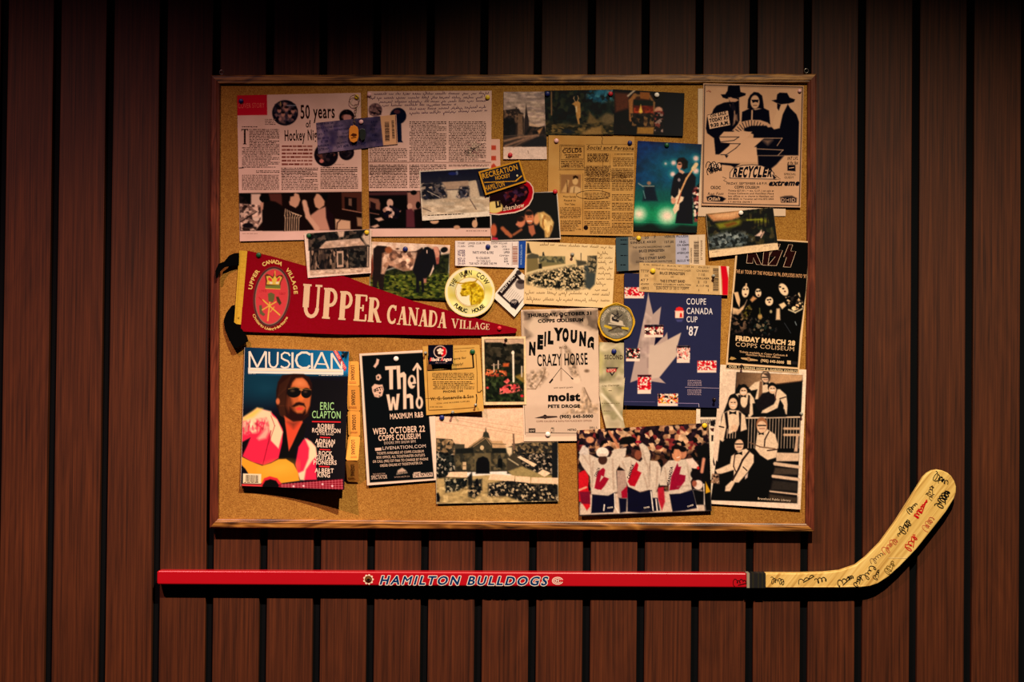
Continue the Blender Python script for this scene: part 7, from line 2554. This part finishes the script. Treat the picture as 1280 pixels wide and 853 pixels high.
eq = [(316, 331), (365, 331), (365, 411), (316, 411)]
layer_part(pen, 'oval_crest', eq, zp + .0012, p_emb, 2.0, (120, 40, 40), THREAD, ov(23.4, 38.2), .0005, zs=wave_at(eq), inks='crest_year', register=False)
k = Ink()
YT = (232, 196, 110)
k.arc('UPPER', (341, 369.5), 26.5, 190, 232, 4.6, YT, 2, ry=38)
k.arc('CANADA', (341, 369.5), 26, 244, 293, 4.6, YT, 2, ry=40)
k.arc('VILLAGE', (341, 369.5), 26.5, 306, 358, 4.6, YT, 2, ry=39)
k.arc('Ontario Living Heritage', (338.6, 371), 27.5, 148, 38, 3.4, YT, 1, inward=True, ry=42)
ink_mesh('crest_lettering', k, PF, zp, .0009, wave, pen, THREAD, dz=.0004)

BLK_CL = (10, 12, 16)
gt = crop(260, 290, 5.33)
tie1 = gt([(208, 140), (175, 142), (140, 158), (108, 198), (70, 212), (48, 262), (52, 310), (66, 306), (78, 268), (112, 236), (160, 226), (206, 222)])


def zt(S, T):
    return 0.010 * np.clip(1 - S, 0, 1) ** 1.3 + 0.002


layer_part(pen, 'black_tie', [(268, 314), (301, 314), (301, 350), (268, 350)], zp, nop, 1.2, BLK_CL, CLOTH, tie1, .0012, zs=zt, register=False)
tie2 = gt([(180, 486), (158, 492), (122, 540), (104, 590), (112, 650), (140, 720), (172, 775), (196, 772), (268, 730), (262, 700), (228, 650), (205, 628), (172, 600), (176, 540)])


def zt2(S, T):
    return 0.001 + 0.009 * np.clip(T, 0, 1) ** 1.3


layer_part(pen, 'black_tie', [(277, 379), (312, 379), (312, 437), (277, 437)], zp - .0015, nop, 1.2, BLK_CL, CLOTH, tie2, .0012, zs=zt2, register=False)

# ------------------------------------------------------------- round coaster
zc = layer_z(7)
cc = (587.4, 365.2)
coa = tag(empty('coaster', cast(*cc, zc)), 'round cream and yellow pub coaster printed with a cow head', 'coaster')
g = crop(500, 290)


def p_coast(P, k):
    Y_, CR, OR = (232, 208, 60), (236, 224, 190), (170, 130, 24)
    P.ell(cc, 31.6, 31.6, (228, 196, 110))
    P.ell(cc, 30.6, 30.6, CR)
    P.ell(cc, 27.6, 27.6, (232, 216, 130), soft=.6)
    P.ell(cc, 27.2, 27.2, (236, 226, 150), soft=.6)
    P.poly(g([(390, 450), (440, 450), (445, 520), (396, 525)]), Y_, 2.5)
    P.poly(g([(680, 445), (735, 450), (730, 500), (680, 495)]), Y_, 2.5)
    P.blotch(disc(cc[0], cc[1], 27), [(236, 226, 176), (232, 214, 110), (236, 224, 160)], 12, 431, .7, 1.5, 1)
    P.ell(cc, 18.6, 18.6, OR)
    P.ell(cc, 18.1, 18.1, (240, 224, 186))
    k.stroke([(cc[0] + 17 * cos(radians(a)), cc[1] + 17 * sin(radians(a))) for a in range(40, 200, 10)], .4, (190, 150, 60))
    B = (206, 176, 34)
    P.poly(g([(520, 405), (560, 395), (600, 400), (640, 430), (672, 470), (672, 530), (640, 575), (570, 588), (555, 540), (560, 500), (530, 515), (490, 515), (480, 490), (500, 450), (485, 430)]), B, .6)
    P.blotch(g([(520, 405), (600, 400), (660, 450), (672, 530), (640, 575), (570, 588), (560, 500), (500, 510), (490, 460)]), [(206, 176, 34), (168, 128, 20), (210, 182, 44)], 2.0, 434, .8, 1.5)
    P.line(g([(445, 402), (480, 412), (520, 412), (575, 405), (605, 395), (618, 380)]), 1.4, OR)
    P.ell(g(512, 460), 2.4, 1.5, (110, 76, 10))
    P.line(g([(485, 490), (500, 510), (530, 512)]), 1, (110, 76, 10))
    P.line(g([(560, 440), (575, 500), (570, 585)]), .9, (120, 86, 14))
    P.poly(g([(555, 425), (600, 410), (610, 435), (580, 450)]), (150, 110, 16), .6)
    D = (22, 18, 22)
    k.arc('THE', cc, 21.2, 196, 222, 5.4, D, 1)
    k.arc('IRON', cc, 21.2, 238, 277, 5.8, D, 1)
    k.arc('COW', cc, 21.2, 290, 336, 5.8, D, 1)
    k.arc('PUBLIC', cc, 26.2, 141, 98, 4.6, D, 2, inward=True)
    k.arc('HOUSE', cc, 26.2, 84, 44, 4.6, D, 2, inward=True)


layer_part(coa, 'card_disc', [(555, 333), (620, 333), (620, 398), (555, 398)], zc, p_coast, 2.0, (236, 220, 170), PAPER, disc(*cc, 31.6), .0016, bow=0)

# ----------------------------------------------------------- skate club patch
zc = layer_z(8)
cc = (770.4, 402.8)
pat = tag(empty('round_patch', cast(*cc, zc)), 'round grey embroidered patch with a yellow edge and a skate emblem', 'patch')
g = crop(640, 375)
cap = [(cc[0] + (22.4 + .5 * cos(8 * a)) * cos(a), cc[1] + (23.0 + .6 * cos(8 * a)) * sin(a)) for a in [2 * pi * i / 48 for i in range(48)]]


def p_patch(P, k):
    P.ell(cc, 22.8, 23.6, (214, 164, 24))
    P.ell(cc, 20.6, 21.2, (40, 34, 26))
    P.ell(cc, 20.0, 20.6, (128, 120, 100))
    P.ell(cc, 14.2, 14.4, (110, 100, 82), soft=.6)
    P.grain(.12, 1.0, 441)
    D, W = (22, 18, 22), (206, 186, 160)
    P.poly(g([(790, 125), (800, 110), (815, 120), (812, 140), (840, 155), (885, 170), (892, 200), (870, 205), (785, 180), (785, 150)]), W, .5)
    P.poly(g([(800, 130), (815, 150), (860, 165), (850, 180), (800, 165)]), D, .5)
    for a, b in (((800, 110), (850, 140)), ((880, 120), (830, 160)), ((840, 90), (850, 130)), ((850, 110), (800, 150))):
        P.line(g([a, b]), 1.0, D)
    P.line(g([(775, 190), (900, 208)]), 1.6, W)
    P.line(g([(780, 200), (895, 214)]), .8, D)
    P.line(g([(775, 250), (850, 215), (925, 250)]), 1.6, (60, 46, 30))
    P.line(g([(745, 210), (790, 225)]), 3.0, (206, 170, 40))
    P.line(g([(885, 225), (925, 230)]), 3.0, (206, 170, 40))
    k.arc('GREATER', cc, 15.6, 186, 240, 3.6, W, 1)
    k.arc('HAMILTON', cc, 15.6, 248, 310, 3.6, W, 1)
    k.arc('MINOR', cc, 15.6, 318, 356, 3.6, W, 1)
    k.text('HAMILTON', g(790, 286), g(892, 284), 3.0, W, 1)


layer_part(pat, 'embroidered_disc', [(746, 378), (795, 378), (795, 428), (746, 428)], zc, p_patch, 2.0, (128, 120, 100), THREAD, cap, .0014, lift=(0, 0, .8, .8), inks='stitched_lettering')
k0 = tube('yellow_rim', [cast(u, v, zc + .0016) for u, v in cap], .0011, plain('yellow_thread', (206, 156, 20), .8), pat, True)

# ---------------------------------------------------- recreation hockey patch
zc = layer_z(8.6)
rq = [(598, 214.8), (649.7, 200.2), (658.2, 227.2), (607, 244)]
rp = tag(empty('rectangular_patch', cast(628, 222, zc)), 'tilted navy rectangular patch with orange stitched words and a hockey stick', 'patch')
g = crop(600, 195)


def p_rec(P, k):
    O = (224, 158, 40)
    P.ins(2.0, 2.0, 2.0, 2.0, (12, 18, 36), .5)
    k.text('RECREATION', g(20, 184), g(308, 106), 6.4, O, 1)
    k.text('HOCKEY', g(124, 194), g(244, 168), 4.6, O, 1)
    k.text('HAMILTON', g(44, 282), g(202, 240), 6.6, O, 0)
    k.stroke(g([(34, 212), (284, 202), (335, 158)]), 1.0, O)
    k.stroke(g([(284, 202), (334, 160)]), 1.6, O)
    k.ell(g(298, 157), 1.3, 1.3, (230, 210, 160), 10)


layer_part(rp, 'cloth', rq, zc, p_rec, 2.2, (220, 152, 34), THREAD, None, .0014, lift=(0, 0, .6, .8), inks='stitched_lettering')

# ----------------------------------------------------------- music magazine
zm = layer_z(1)
mag = tag(empty('magazine', cast(367, 521, zm)), 'glossy music magazine with a bearded man in sunglasses and pink jacket', 'magazine')
mq = [(306, 434.4), (436.2, 439.6), (430.4, 612.4), (301.2, 607.6)]
mlift = (1.5, 5, 36, 6)
fm = lift_fn(mlift, 0)


def p_mag(P, k):
    g = crop(270, 420)
    h = crop(270, 520)
    NV, W = (10, 20, 34), (234, 222, 204)
    P.grad(g([(180, 80), (1080, 80), (1080, 340), (180, 340)]), (10, 44, 70), (24, 116, 170), g(250, 200), g(1000, 200))
    P.grad(g([(180, 318), (1080, 325), (1080, 1300), (180, 1300)]), (14, 44, 62), (8, 16, 26), g(300, 330), g(360, 640))
    P.ell(g(400, 420), 28, 16, (22, 64, 84), soft=14, a=.7)
    P.poly(g([(740, 320), (1060, 326), (1035, 1240), (700, 1240)]), (7, 14, 20), 6)
    P.poly(g([(930, 108), (965, 112), (1045, 255), (1030, 285)]), (224, 40, 44), .5)
    k.text('MARLEY ON KEY', g(942, 122), g(1028, 268), 2.8, (236, 190, 180), 1)
    P.poly(g([(1000, 120), (1062, 125), (1042, 200)]), (22, 100, 150), .6)
    P.blotch(g([(1000, 125), (1062, 125), (1040, 190)]), [(12, 30, 40), (20, 90, 130), (14, 40, 50)], 2, 451, .9)
    # masthead bar
    P.poly(g([(257, 255), (1020, 268), (1018, 312), (257, 300)]), W, .4)
    for i, c in enumerate(((200, 150, 60), (60, 110, 150))):
        P.line(g([(270, 272 + i * 10), (1008, 284 + i * 10)]), .5, c, .5)
    k.rows(g, 258, 300, 318, 308, 1, W, (10, 40, 60), .8)
    k.rows(g, 822, 310, 1012, 322, 1, W, (10, 40, 60), .8)
    # hair, head, face
    P.poly(g([(480, 560), (482, 440), (495, 370), (530, 315), (620, 304), (700, 306), (745, 330), (770, 380), (772, 430), (760, 500), (745, 640), (690, 690), (560, 680), (510, 620)]), (38, 20, 16), 1)
    P.poly(g([(604, 385), (640, 340), (690, 334), (722, 362), (748, 404), (760, 480), (750, 560), (725, 620), (680, 650), (620, 640), (580, 580), (570, 480), (585, 400)]), (182, 92, 48), 1.2)
    P.poly(g([(610, 392), (650, 348), (700, 345), (728, 378), (738, 408), (640, 404)]), (196, 104, 58), 1.5)
    P.poly(g([(585, 380), (605, 385), (588, 470), (600, 560), (570, 600), (520, 640), (490, 560), (500, 430)]), (36, 20, 16), 1.5)
    P.ell(g(672, 378), 6, 3.6, (220, 130, 76), 8, 3, .7)
    for i in range(9):
        P.line(g([(600 - i * 11, 320 + i * 9), (560 - i * 8, 420 + i * 8), (545 - i * 5, 560), (560 - i * 6, 660)]), .6, (84, 46, 30), .45, 1)
    P.poly(g([(570, 480), (600, 500), (620, 560), (640, 640), (590, 620), (560, 560)]), (96, 46, 28), 2.5)
    P.ell(g(495, 525), 2.4, 4.0, (190, 100, 60), soft=.8)
    P.poly(g([(662, 470), (690, 440), (705, 500), (690, 520), (660, 515)]), (220, 110, 50), 1.4)
    P.ell(g(625, 452), 8.6, 6.6, (12, 12, 14), -8, .5)
    P.ell(g(722, 458), 6.4, 6.4, (12, 12, 14), 8, .5)
    P.line(g([(580, 425), (640, 412), (690, 425), (760, 432)]), .7, (150, 110, 60))
    P.line(g([(668, 432), (692, 436)]), 1.1, (170, 120, 70))
    P.ell(g(612, 440), 2.5, 1.6, (70, 56, 40), soft=1.2)
    P.ell(g(716, 448), 2, 1.4, (70, 50, 40), soft=1.2)
    P.poly(g([(605, 565), (640, 535), (665, 530), (705, 540), (718, 575), (700, 560), (665, 555), (625, 570)]), (34, 18, 14), 1)
    P.poly(g([(635, 582), (665, 570), (700, 578), (690, 592), (650, 595)]), (206, 60, 50), .8)
    P.poly(g([(590, 570), (615, 600), (650, 620), (690, 620), (716, 585), (722, 620), (690, 670), (640, 690), (580, 650)]), (34, 18, 14), 1.4)
    # neck, chest
    P.poly(g([(545, 640), (620, 690), (690, 680), (700, 720), (650, 850), (590, 930)]) + h([(580, 285), (560, 100)]), (190, 78, 46), 1)
    P.poly(h([(555, 55), (685, 50), (640, 160), (582, 280)]), (206, 70, 44), 1.2)
    P.poly(h([(575, 52), (660, 50), (620, 100)]), (120, 50, 34), 3)
    # shirt (black)
    P.poly(g([(480, 620), (545, 660), (552, 720)]) + h([(560, 120), (582, 285), (610, 230), (660, 120), (690, 60), (730, 60), (700, 180), (640, 250), (630, 390), (560, 345), (500, 345), (530, 200), (520, 60)]), (12, 12, 16), .8)
    # jacket, left
    PK, CRM = (222, 40, 70), (232, 200, 158)
    P.poly(g([(330, 578), (440, 610), (480, 650), (530, 740)]) + h([(536, 120), (530, 210), (500, 340), (450, 370), (380, 395), (290, 370), (212, 325), (200, 250), (200, 100)]) + g([(204, 690), (215, 655), (290, 610)]), PK, .8)
    P.poly(g([(330, 578), (440, 605), (455, 690), (430, 720), (380, 690), (330, 705), (300, 690), (270, 720), (205, 720), (215, 655), (290, 610)]), CRM, 1.4)
    P.poly(g([(330, 580), (370, 585), (300, 650), (216, 680), (220, 655), (270, 620)]), (222, 190, 90), 2.5)
    P.blotch(g([(210, 690), (400, 660), (450, 740), (300, 780), (206, 790)]), [(232, 200, 158), (222, 40, 70), (232, 180, 150), (224, 50, 76)], 4, 455, .9, 2.5, 1, 1.6)
    P.poly(g([(430, 620), (490, 670), (530, 760)]) + h([(535, 130), (500, 262), (440, 200), (425, 100)]), CRM, 1)
    P.poly(h([(330, 180), (400, 100), (415, 60), (425, 130), (400, 180), (345, 195)]), (230, 160, 140), 2)
    P.line(h([(440, 120), (405, 270), (375, 390)]), 1.2, (140, 20, 40), .8)
    P.line(g([(440, 640), (470, 720)]) + h([(420, 230)]), .9, (150, 40, 50), .7)
    P.poly(h([(200, 215), (275, 175), (250, 240), (212, 320)]), (20, 16, 20), 1)
    # jacket, right
    P.poly(h([(660, 250), (700, 190), (730, 180), (790, 240), (808, 310), (800, 400), (806, 512), (700, 515), (655, 480), (635, 390)]), PK, .9)
    P.poly(h([(710, 180), (760, 205), (800, 250), (808, 320), (770, 360), (720, 430), (705, 515), (672, 515), (655, 460), (700, 440), (740, 340), (745, 260)]), CRM, 1.2)
    # guitar
    P.poly(h([(200, 325), (280, 365), (370, 400), (440, 380), (500, 348), (560, 346), (620, 385), (655, 450), (668, 520), (520, 540), (370, 545), (260, 470), (225, 430), (200, 390)]), (226, 150, 42), .8)
    P.ell(h(500, 420), 20, 8, (240, 176, 60), -8, 6, .6)
    P.poly(h([(200, 390), (235, 425), (262, 470), (215, 470), (203, 540), (200, 540)]), (14, 14, 24), .8)
    P.poly(h([(362, 548), (385, 500), (430, 484), (490, 500), (525, 545), (525, 572), (362, 572)]), (206, 40, 50), .7)
    P.poly(h([(372, 556), (395, 520), (435, 508), (480, 520), (505, 556), (500, 575), (372, 572)]), (14, 10, 14), .7)
    P.poly(h([(505, 548), (1015, 505), (1018, 590), (510, 575)]), (120, 10, 30), .6)
    for i in range(20):
        x = 530 + i * 25
        P.line(h([(x, 545 - i * 1.8), (x + 2, 590)]), .6, (214, 120, 120), .7)
    for i in range(4):
        P.line(h([(520, 553 + i * 9), (1015, 518 + i * 20)]), .5, (226, 150, 150), .7)
    for c in ((620, 565), (700, 562), (852, 548), (930, 562)):
        P.ell(h(*c), 1.2, 1.2, (236, 200, 200))
    P.poly(h([(205, 545), (365, 550), (362, 572), (205, 568)]), (206, 60, 60), .6)
    # barcode
    P.poly(h([(216, 462), (362, 466), (360, 544), (215, 540)]), (226, 206, 166), .4)
    bars(P, k, h(236, 500), h(345, 504), 8.5, 0, (70, 54, 40), 21)
    k.rows(h, 225, 528, 345, 538, 1, (60, 40, 30), (226, 206, 166), .9)
    # cover lines
    GR, TW = (150, 200, 130), (226, 200, 176)
    k.text('ERIC', g(828, 592), g(946, 594), 9.4, GR, 0)
    k.text('CLAPTON', g(765, 657), g(1000, 662), 8.8, GR, 0)
    k.ell(g(790, 630), .1, .1, GR)
    RD2 = (206, 40, 46)
    for y, x0, x1 in ((687, 768, 998), (812, 832, 914)):
        k.poly(g([(x0, y - 5), (x1, y - 1), (x1, y + 8), (x0, y + 4)]), RD2)
    for y, x0, x1 in ((270, 828, 914), (405, 824, 908)):
        k.poly(h([(x0, y - 5), (x1, y - 1), (x1, y + 8), (x0, y + 4)]), RD2)
    k.text('ROBBIE', g(810, 736), g(946, 740), 5.0, TW, 1)
    k.text('ROBERTSON', g(766, 772), g(998, 778), 5.2, TW, 1)
    k.text('& THE BAND', g(808, 793), g(942, 797), 2.4, TW, 0)
    k.text('ADRIAN', h(792, 218), h(954, 224), 5.2, TW, 1)
    k.text('BELEW', h(806, 250), h(940, 254), 5.2, TW, 1)
    k.text('ROCK', h(818, 315), h(928, 319), 5.2, TW, 1)
    k.text('GUITAR', h(792, 352), h(942, 357), 5.4, TW, 1)
    k.text('PIONEERS', h(776, 390), h(966, 392), 5.2, TW, 1)
    k.text('ALBERT', h(790, 454), h(942, 458), 5.4, TW, 1)
    k.text('KING', h(808, 490), h(914, 494), 5.4, TW, 1)
    # masthead letters as double lines
    def mh(pts, w=2.3):
        for i in range(len(pts) - 1) if len(pts) <= 4 else (0,):
            k.stroke(g(pts[i:i + 2] if len(pts) <= 4 else pts), w, W)
    TOPY = lambda x: 124 + (x - 262) * .018
    m_ = [[(268, 258), (268, 124), (330, 252), (396, 124)], [(400, 126), (400, 262)]]
    for s_ in m_:
        mh(s_)
    mh([(426, 128), (426, 215), (436, 243), (456, 254), (478, 248), (492, 225), (495, 130)], 2.2)
    mh([(592, 160), (578, 140), (548, 134), (525, 150), (525, 178), (548, 192), (575, 202), (590, 225), (575, 250), (545, 257), (518, 243)], 2.2)
    mh([(612, 133), (612, 258)], 2.6)
    mh([(755, 152), (725, 134), (685, 134), (650, 158), (640, 198), (655, 238), (690, 258), (730, 256), (752, 238)], 2.8)
    mh([(768, 138), (768, 262)], 2.6)
    mh([(785, 262), (846, 132), (900, 264)], 2.4)
    mh([(812, 224), (880, 228)], 1.6)
    mh([(925, 266), (925, 140), (1000, 262)], 2.4)
    mh([(1004, 200), (1006, 266)], 1.8)


P = Pic(mq, 1.8, (10, 20, 34))
k = Ink()
p_mag(P, k)
zz = zm
# pages: a wedge of paper following the lifted cover
for nm, z0, th, colr, dx in (('rear_cover', zz, .0006, (70, 50, 60), 0.0), ('page_block', zz + .0008, .0035, (224, 206, 180), -.4)):
    q2 = [(x + dx, y + (0.6 if i > 1 else 0)) for i, (x, y) in enumerate(mq)]
    P2 = Pic(q2, .25, colr)
    sheet_mesh(nm, P2, z0, th, (lambda S, T, s_=(.35 if nm == 'rear_cover' else .93): fm(S, T) * s_), PAPER, mag)
zcv = zz + .0046
sheet_mesh('front_cover', P, zcv, .0003, fm, PHOTO, mag)
ink_mesh('cover_lettering', k, P, zcv, .0003, fm, mag)
SHEETS.append((P, zcv + .0003, fm, None))

# ------------------------------------------------- folded strip of raffle tickets
zt0 = CORK_Z
stp = tag(empty('ticket_strip', cast(441, 527, zt0)), 'zigzag strip of five orange tickets hanging beside the magazine', 'ticket strip')
TK = printed('orange_card', .8, .15, 120, .05, amt=.08)
folds = [((433.2, 451.5), (448.4, 451.5), .004), ((432.6, 482.5), (449.2, 482.8), .013), ((434.6, 513.6), (450.2, 514), .008), ((435.4, 545), (450, 545.4), .008), ((432.2, 575.6), (448, 576), .029), ((434, 602.4), (448.6, 603), .004)]
for i in range(5):
    a, b = folds[i], folds[i + 1]
    c = 1.6
    A0, A1, z0 = a
    B0, B1, z1 = b
    pts = [(A0[0] + c, A0[1] + .3), (A1[0] - c, A1[1] + .3), (A1[0], A1[1] + c + .3), (B1[0], B1[1] - c), (B1[0] - c, B1[1]), (B0[0] + c, B0[1]), (B0[0], B0[1] - c), (A0[0], A0[1] + c + .3)]
    zf = lambda v: z0 + (z1 - z0) * (v - A0[1]) / (B0[1] - A0[1])
    V = [cast(u, v, zt0 + zf(v)) for u, v in pts] + [cast(u, v, zt0 + zf(v) - .0005) for u, v in pts]
    n = len(pts)
    Fc = [tuple(range(n))[::-1], tuple(range(n, 2 * n))] + [(j, (j + 1) % n, (j + 1) % n + n, j + n) for j in range(n)]
    o = mesh_obj('ticket', V, Fc, TK, stp, cols=np.ones((2 * n, 3)) * rgb((222, 150, 62)))
    kk = Ink()
    x = (A0[0] + A1[0] + B0[0] + B1[0]) / 4
    y0, y1 = A0[1] + 5, B0[1] - 7
    kk.text('LOGEANS', (x - 2.2, y0), (x - 2.2, y1), 4.4, (70, 40, 30), 1)
    kk.rows(crop(0, 0, 1), A0[0] + 3, B0[1] - 5.5, A1[0] - 3, B0[1] - 2.5, 2, (150, 70, 40), (222, 150, 62), .8, wmin=2 / 1, wmax=5, gap=1)
    V = np.concatenate(kk.V)
    T = np.concatenate(kk.Tr)
    Cl = np.concatenate(kk.Cl)
    W_ = cast(V[:, 0], V[:, 1], zt0 + zf(V[:, 1]) + .0003)
    fl = np.cross(W_[T[:, 1]] - W_[T[:, 0]], W_[T[:, 2]] - W_[T[:, 0]])[:, 1] > 0
    T[fl] = T[fl][:, ::-1]
    fast_mesh('lettering', W_, T, Cl, INK, o, smoothed=False)['kind'] = 'stuff'

# ------------------------------------------------------------------- keychain
key = tag(empty('keychain', cast(446, 122, layer_z(5))), 'keychain with a metal ring and an orange tag hanging over the blue ticket', 'keychain')
zk = layer_z(6)
BRASS = plain('tarnished_metal', (120, 96, 70), .35, metal=.9)
tube('split_ring', ring_pts(443, 125.5, zk + .002, 6.2, 6.6, 26), .0006, BRASS, key, True)
for i, (u, v) in enumerate(((444.5, 132.5), (444.8, 136.2), (444.2, 139.8), (444, 143.4), (443.6, 147), (443.2, 150.6), (442.8, 154.2))):
    tube('chain_link', ring_pts(u, v, zk + .002, (1.5, .8)[i % 2], 2.3, 12, (.0002, .001)[i % 2]), .00042, BRASS, key, True)
tagpts = [(436.4, 161), (438.6, 157.4), (442.8, 156.4), (446.6, 158.4), (448, 162), (448.2, 171), (446.4, 176.4), (442, 178.4), (438, 176.8), (436, 172)]
slab('orange_tag', tagpts, lambda u: zk + .004, lambda u: zk + .0015, plain('orange_plastic', (232, 140, 44), .3, coat=.4), key, bev=.0006)
kk = Ink()
kk.poly([(438, 169), (441, 166.5), (445.6, 167.6), (446, 169.4), (442, 170.8)], (90, 40, 20))
kk.stroke([(439, 172.6), (445.4, 171.2)], .8, (110, 50, 24))
flat_ink('tag_picture', kk, lambda u: zk + .0041, key)
tagp2 = [(449.6, 162), (453, 160.4), (456.6, 162.4), (457.4, 168), (456, 174), (452, 176), (449.4, 172)]
slab('dark_green_tag', tagp2, lambda u: zk + .003, lambda u: zk + .0012, plain('dark_green_plastic', (34, 40, 34), .3, coat=.3), key, bev=.0005)

# ----------------------------------------------------------------- pushpins


def lathe(name, prof, m, n=18):
    V, Fc = [], []
    for r, h in prof:
        for i in range(n):
            a = 2 * pi * i / n
            V.append((r * cos(a), -h, r * sin(a)))
    for j in range(len(prof) - 1):
        for i in range(n):
            Fc.append((j * n + i, j * n + (i + 1) % n, (j + 1) * n + (i + 1) % n, (j + 1) * n + i))
    V.append((0, -prof[-1][1], 0))
    L = len(V) - 1
    b = (len(prof) - 1) * n
    for i in range(n):
        Fc.append((b + i, b + (i + 1) % n, L))
    V.append((0, -prof[0][1], 0))
    for i in range(n):
        Fc.append(((i + 1) % n, i, L + 1))
    me = bpy.data.meshes.new(name)
    me.from_pydata(V, [], Fc)
    smooth(me)
    me.materials.append(m)
    return me


PINM = {
    'blue': plain('blue_plastic', (14, 26, 96), 0.45), 'yellow': plain('yellow_plastic', (226, 186, 20), 0.5), 'white': plain('white_plastic', (240, 226, 212), 0.4),
    'red': plain('red_plastic', (190, 14, 30), 0.5), 'green': plain('green_plastic', (8, 76, 36), 0.45), 'black': plain('black_plastic', (34, 20, 18), 0.3),
    'clear': plain('clear_grey_plastic', (150, 146, 132), 0.15, spec=0.9), 'pink': plain('pale_pink_plastic', (236, 178, 176), 0.4)}
NEEDLE = lathe('needle', [(0.0004, -0.004), (0.0004, 0.0018)], STEEL, 6)
HEAD = {}
for c, m_ in PINM.items():
    if c in ('clear', 'black'):
        pr = [(0.0032, 0.0010), (0.0034, 0.0018), (0.0018, 0.0030), (0.0016, 0.0065), (0.0026, 0.0080), (0.0026, 0.0092), (0.0014, 0.0098)]
    else:
        pr = [(0.0040, 0.0006), (0.0044, 0.0010), (0.0044, 0.0017), (0.0040, 0.0026), (0.0031, 0.0033), (0.0017, 0.0038)]
    HEAD[c] = lathe('head', pr, m_)


def pin(u, v, c, label, sc=1.0):
    z = top_z(u, v)
    r = empty('pushpin', (0, 0, 0))
    for nm, me in (('head', HEAD[c]), ('needle', NEEDLE)):
        o = bpy.data.objects.new(nm, me)
        C.objects.link(o)
        o.parent = r
    r.location = [float(t) for t in cast(u, v, z)]
    r.scale = (sc, 1, sc)
    tag(r, label, 'pushpin', 'pushpins in the corkboard')


PINS = [
    (301.5, 126.5, 'blue', 'dark blue pushpin on the red corner box of the leftmost magazine page', 1),
    (446, 121.5, 'yellow', 'yellow pushpin holding the keychain at the top of the leftmost magazine page', 1),
    (461.8, 118.6, 'pink', 'pale pushpin in the top left corner of the page with handwritten notes', .95),
    (609.5, 122, 'yellow', 'yellow pushpin in the top right corner of the page with handwritten notes', 1),
    (451.6, 152.6, 'pink', 'pale pushpin through the blue ticket above the orange key tag', .95),
    (684.3, 117.6, 'blue', 'dark blue pushpin where the church postcard meets the deer photo', 1.1),
    (763.2, 117.6, 'red', 'red pushpin in the top right corner of the deer photo', 1),
    (821, 119, 'white', 'white pushpin at the top of the dim fireplace photo', 1.05),
    (637.7, 194, 'red', 'red pushpin in the white bottom margin of the church postcard', 1),
    (695.5, 176.2, 'pink', 'pale pushpin at the top left of the yellowed newspaper clipping', 1),
    (787.3, 178.8, 'blue', 'dark blue pushpin at the top right of the yellowed newspaper clipping', 1),
    (694, 240, 'red', 'red pushpin in the top right corner of the snapshot of a kissing group', 1),
    (833.5, 181.7, 'green', 'dark green pushpin at the top of the blue concert photo', 1),
    (999.4, 114, 'pink', 'pale pink pushpin in the top right corner of the poster of hatted musicians', .8),
    (926, 266.4, 'white', 'white pushpin at the top of the landscape postcard', 1),
    (798.3, 298, 'yellow', 'yellow pushpin at the top of the upper grey concert ticket', 1),
    (816, 339, 'yellow', 'yellow pushpin on the left half of the ticket with the red end', 1.1),
    (891.5, 345.3, 'clear', 'small clear pushpin on the barcode of the ticket with the red end', .95),
    (386, 294.8, 'green', 'green pushpin in the top left corner of the black and white cottage photo', 1),
    (458.5, 290.8, 'yellow', 'yellow pushpin in the top right corner of the black and white cottage photo', 1),
    (323.5, 319, 'green', 'green pushpin near the top of the yellow edge of the red pennant', 1.1),
    (624.3, 410.7, 'red', 'red pushpin near the narrow tip of the red pennant', 1),
    (506.7, 311.6, 'blue', 'dark blue pushpin above the cow in the cow photo', 1.1),
    (610, 308.7, 'blue', 'dark blue pushpin on the white ticket with the blue end', 1.05),
    (582.6, 339.6, 'black', 'dark pushpin at the top of the round cow coaster', .9),
    (715.4, 318.5, 'clear', 'clear pushpin in the pale sky of the handwritten market postcard', 1),
    (495.2, 448.8, 'white', 'white pushpin at the top of the black poster with an arrow logo', 1.1),
    (532, 441.4, 'clear', 'clear pushpin at the left edge of the small black card', .9),
    (590.6, 440, 'green', 'bright green pushpin in the top right of the yellow invoice card', 1.1),
    (566, 515.5, 'clear', 'clear pushpin at the bottom edge of the yellow invoice card', .9),
    (594.6, 506.3, 'clear', 'clear pushpin at the curled bottom right corner of the yellow invoice card', .8),
    (552.4, 522.3, 'blue', 'dark blue pushpin in the sky of the sepia market hall photo', 1.1),
    (632.4, 425, 'black', 'dark pushpin at the top of the flower garden postcard', .9),
    (767.4, 439.6, 'blue', 'dark blue pushpin at the top of the satin ribbon card', 1.1),
    (684.8, 543.2, 'white', 'white pushpin at the bottom of the pale horse concert poster', 1.1),
    (880.6, 532.4, 'yellow', 'yellow pushpin in the top right corner of the celebrating hockey team photo', 1.1),
    (1001.3, 517.5, 'clear', 'silvery pushpin on the right edge of the black and white band photo', .95),
    (892.5, 499.5, 'black', 'dark pushpin in the lower right corner of the navy tournament programme', 1),
    (428.8, 444.5, 'black', 'dark pushpin in the top right corner of the music magazine', .9),
    (702, 394.5, 'black', 'dark pushpin in the top line of words on the pale horse concert poster', .9),
    (926.8, 457.6, 'black', 'dark pushpin in the bottom strip of the black poster of painted-face musicians', .8),
]
for a in PINS:
    pin(*a)
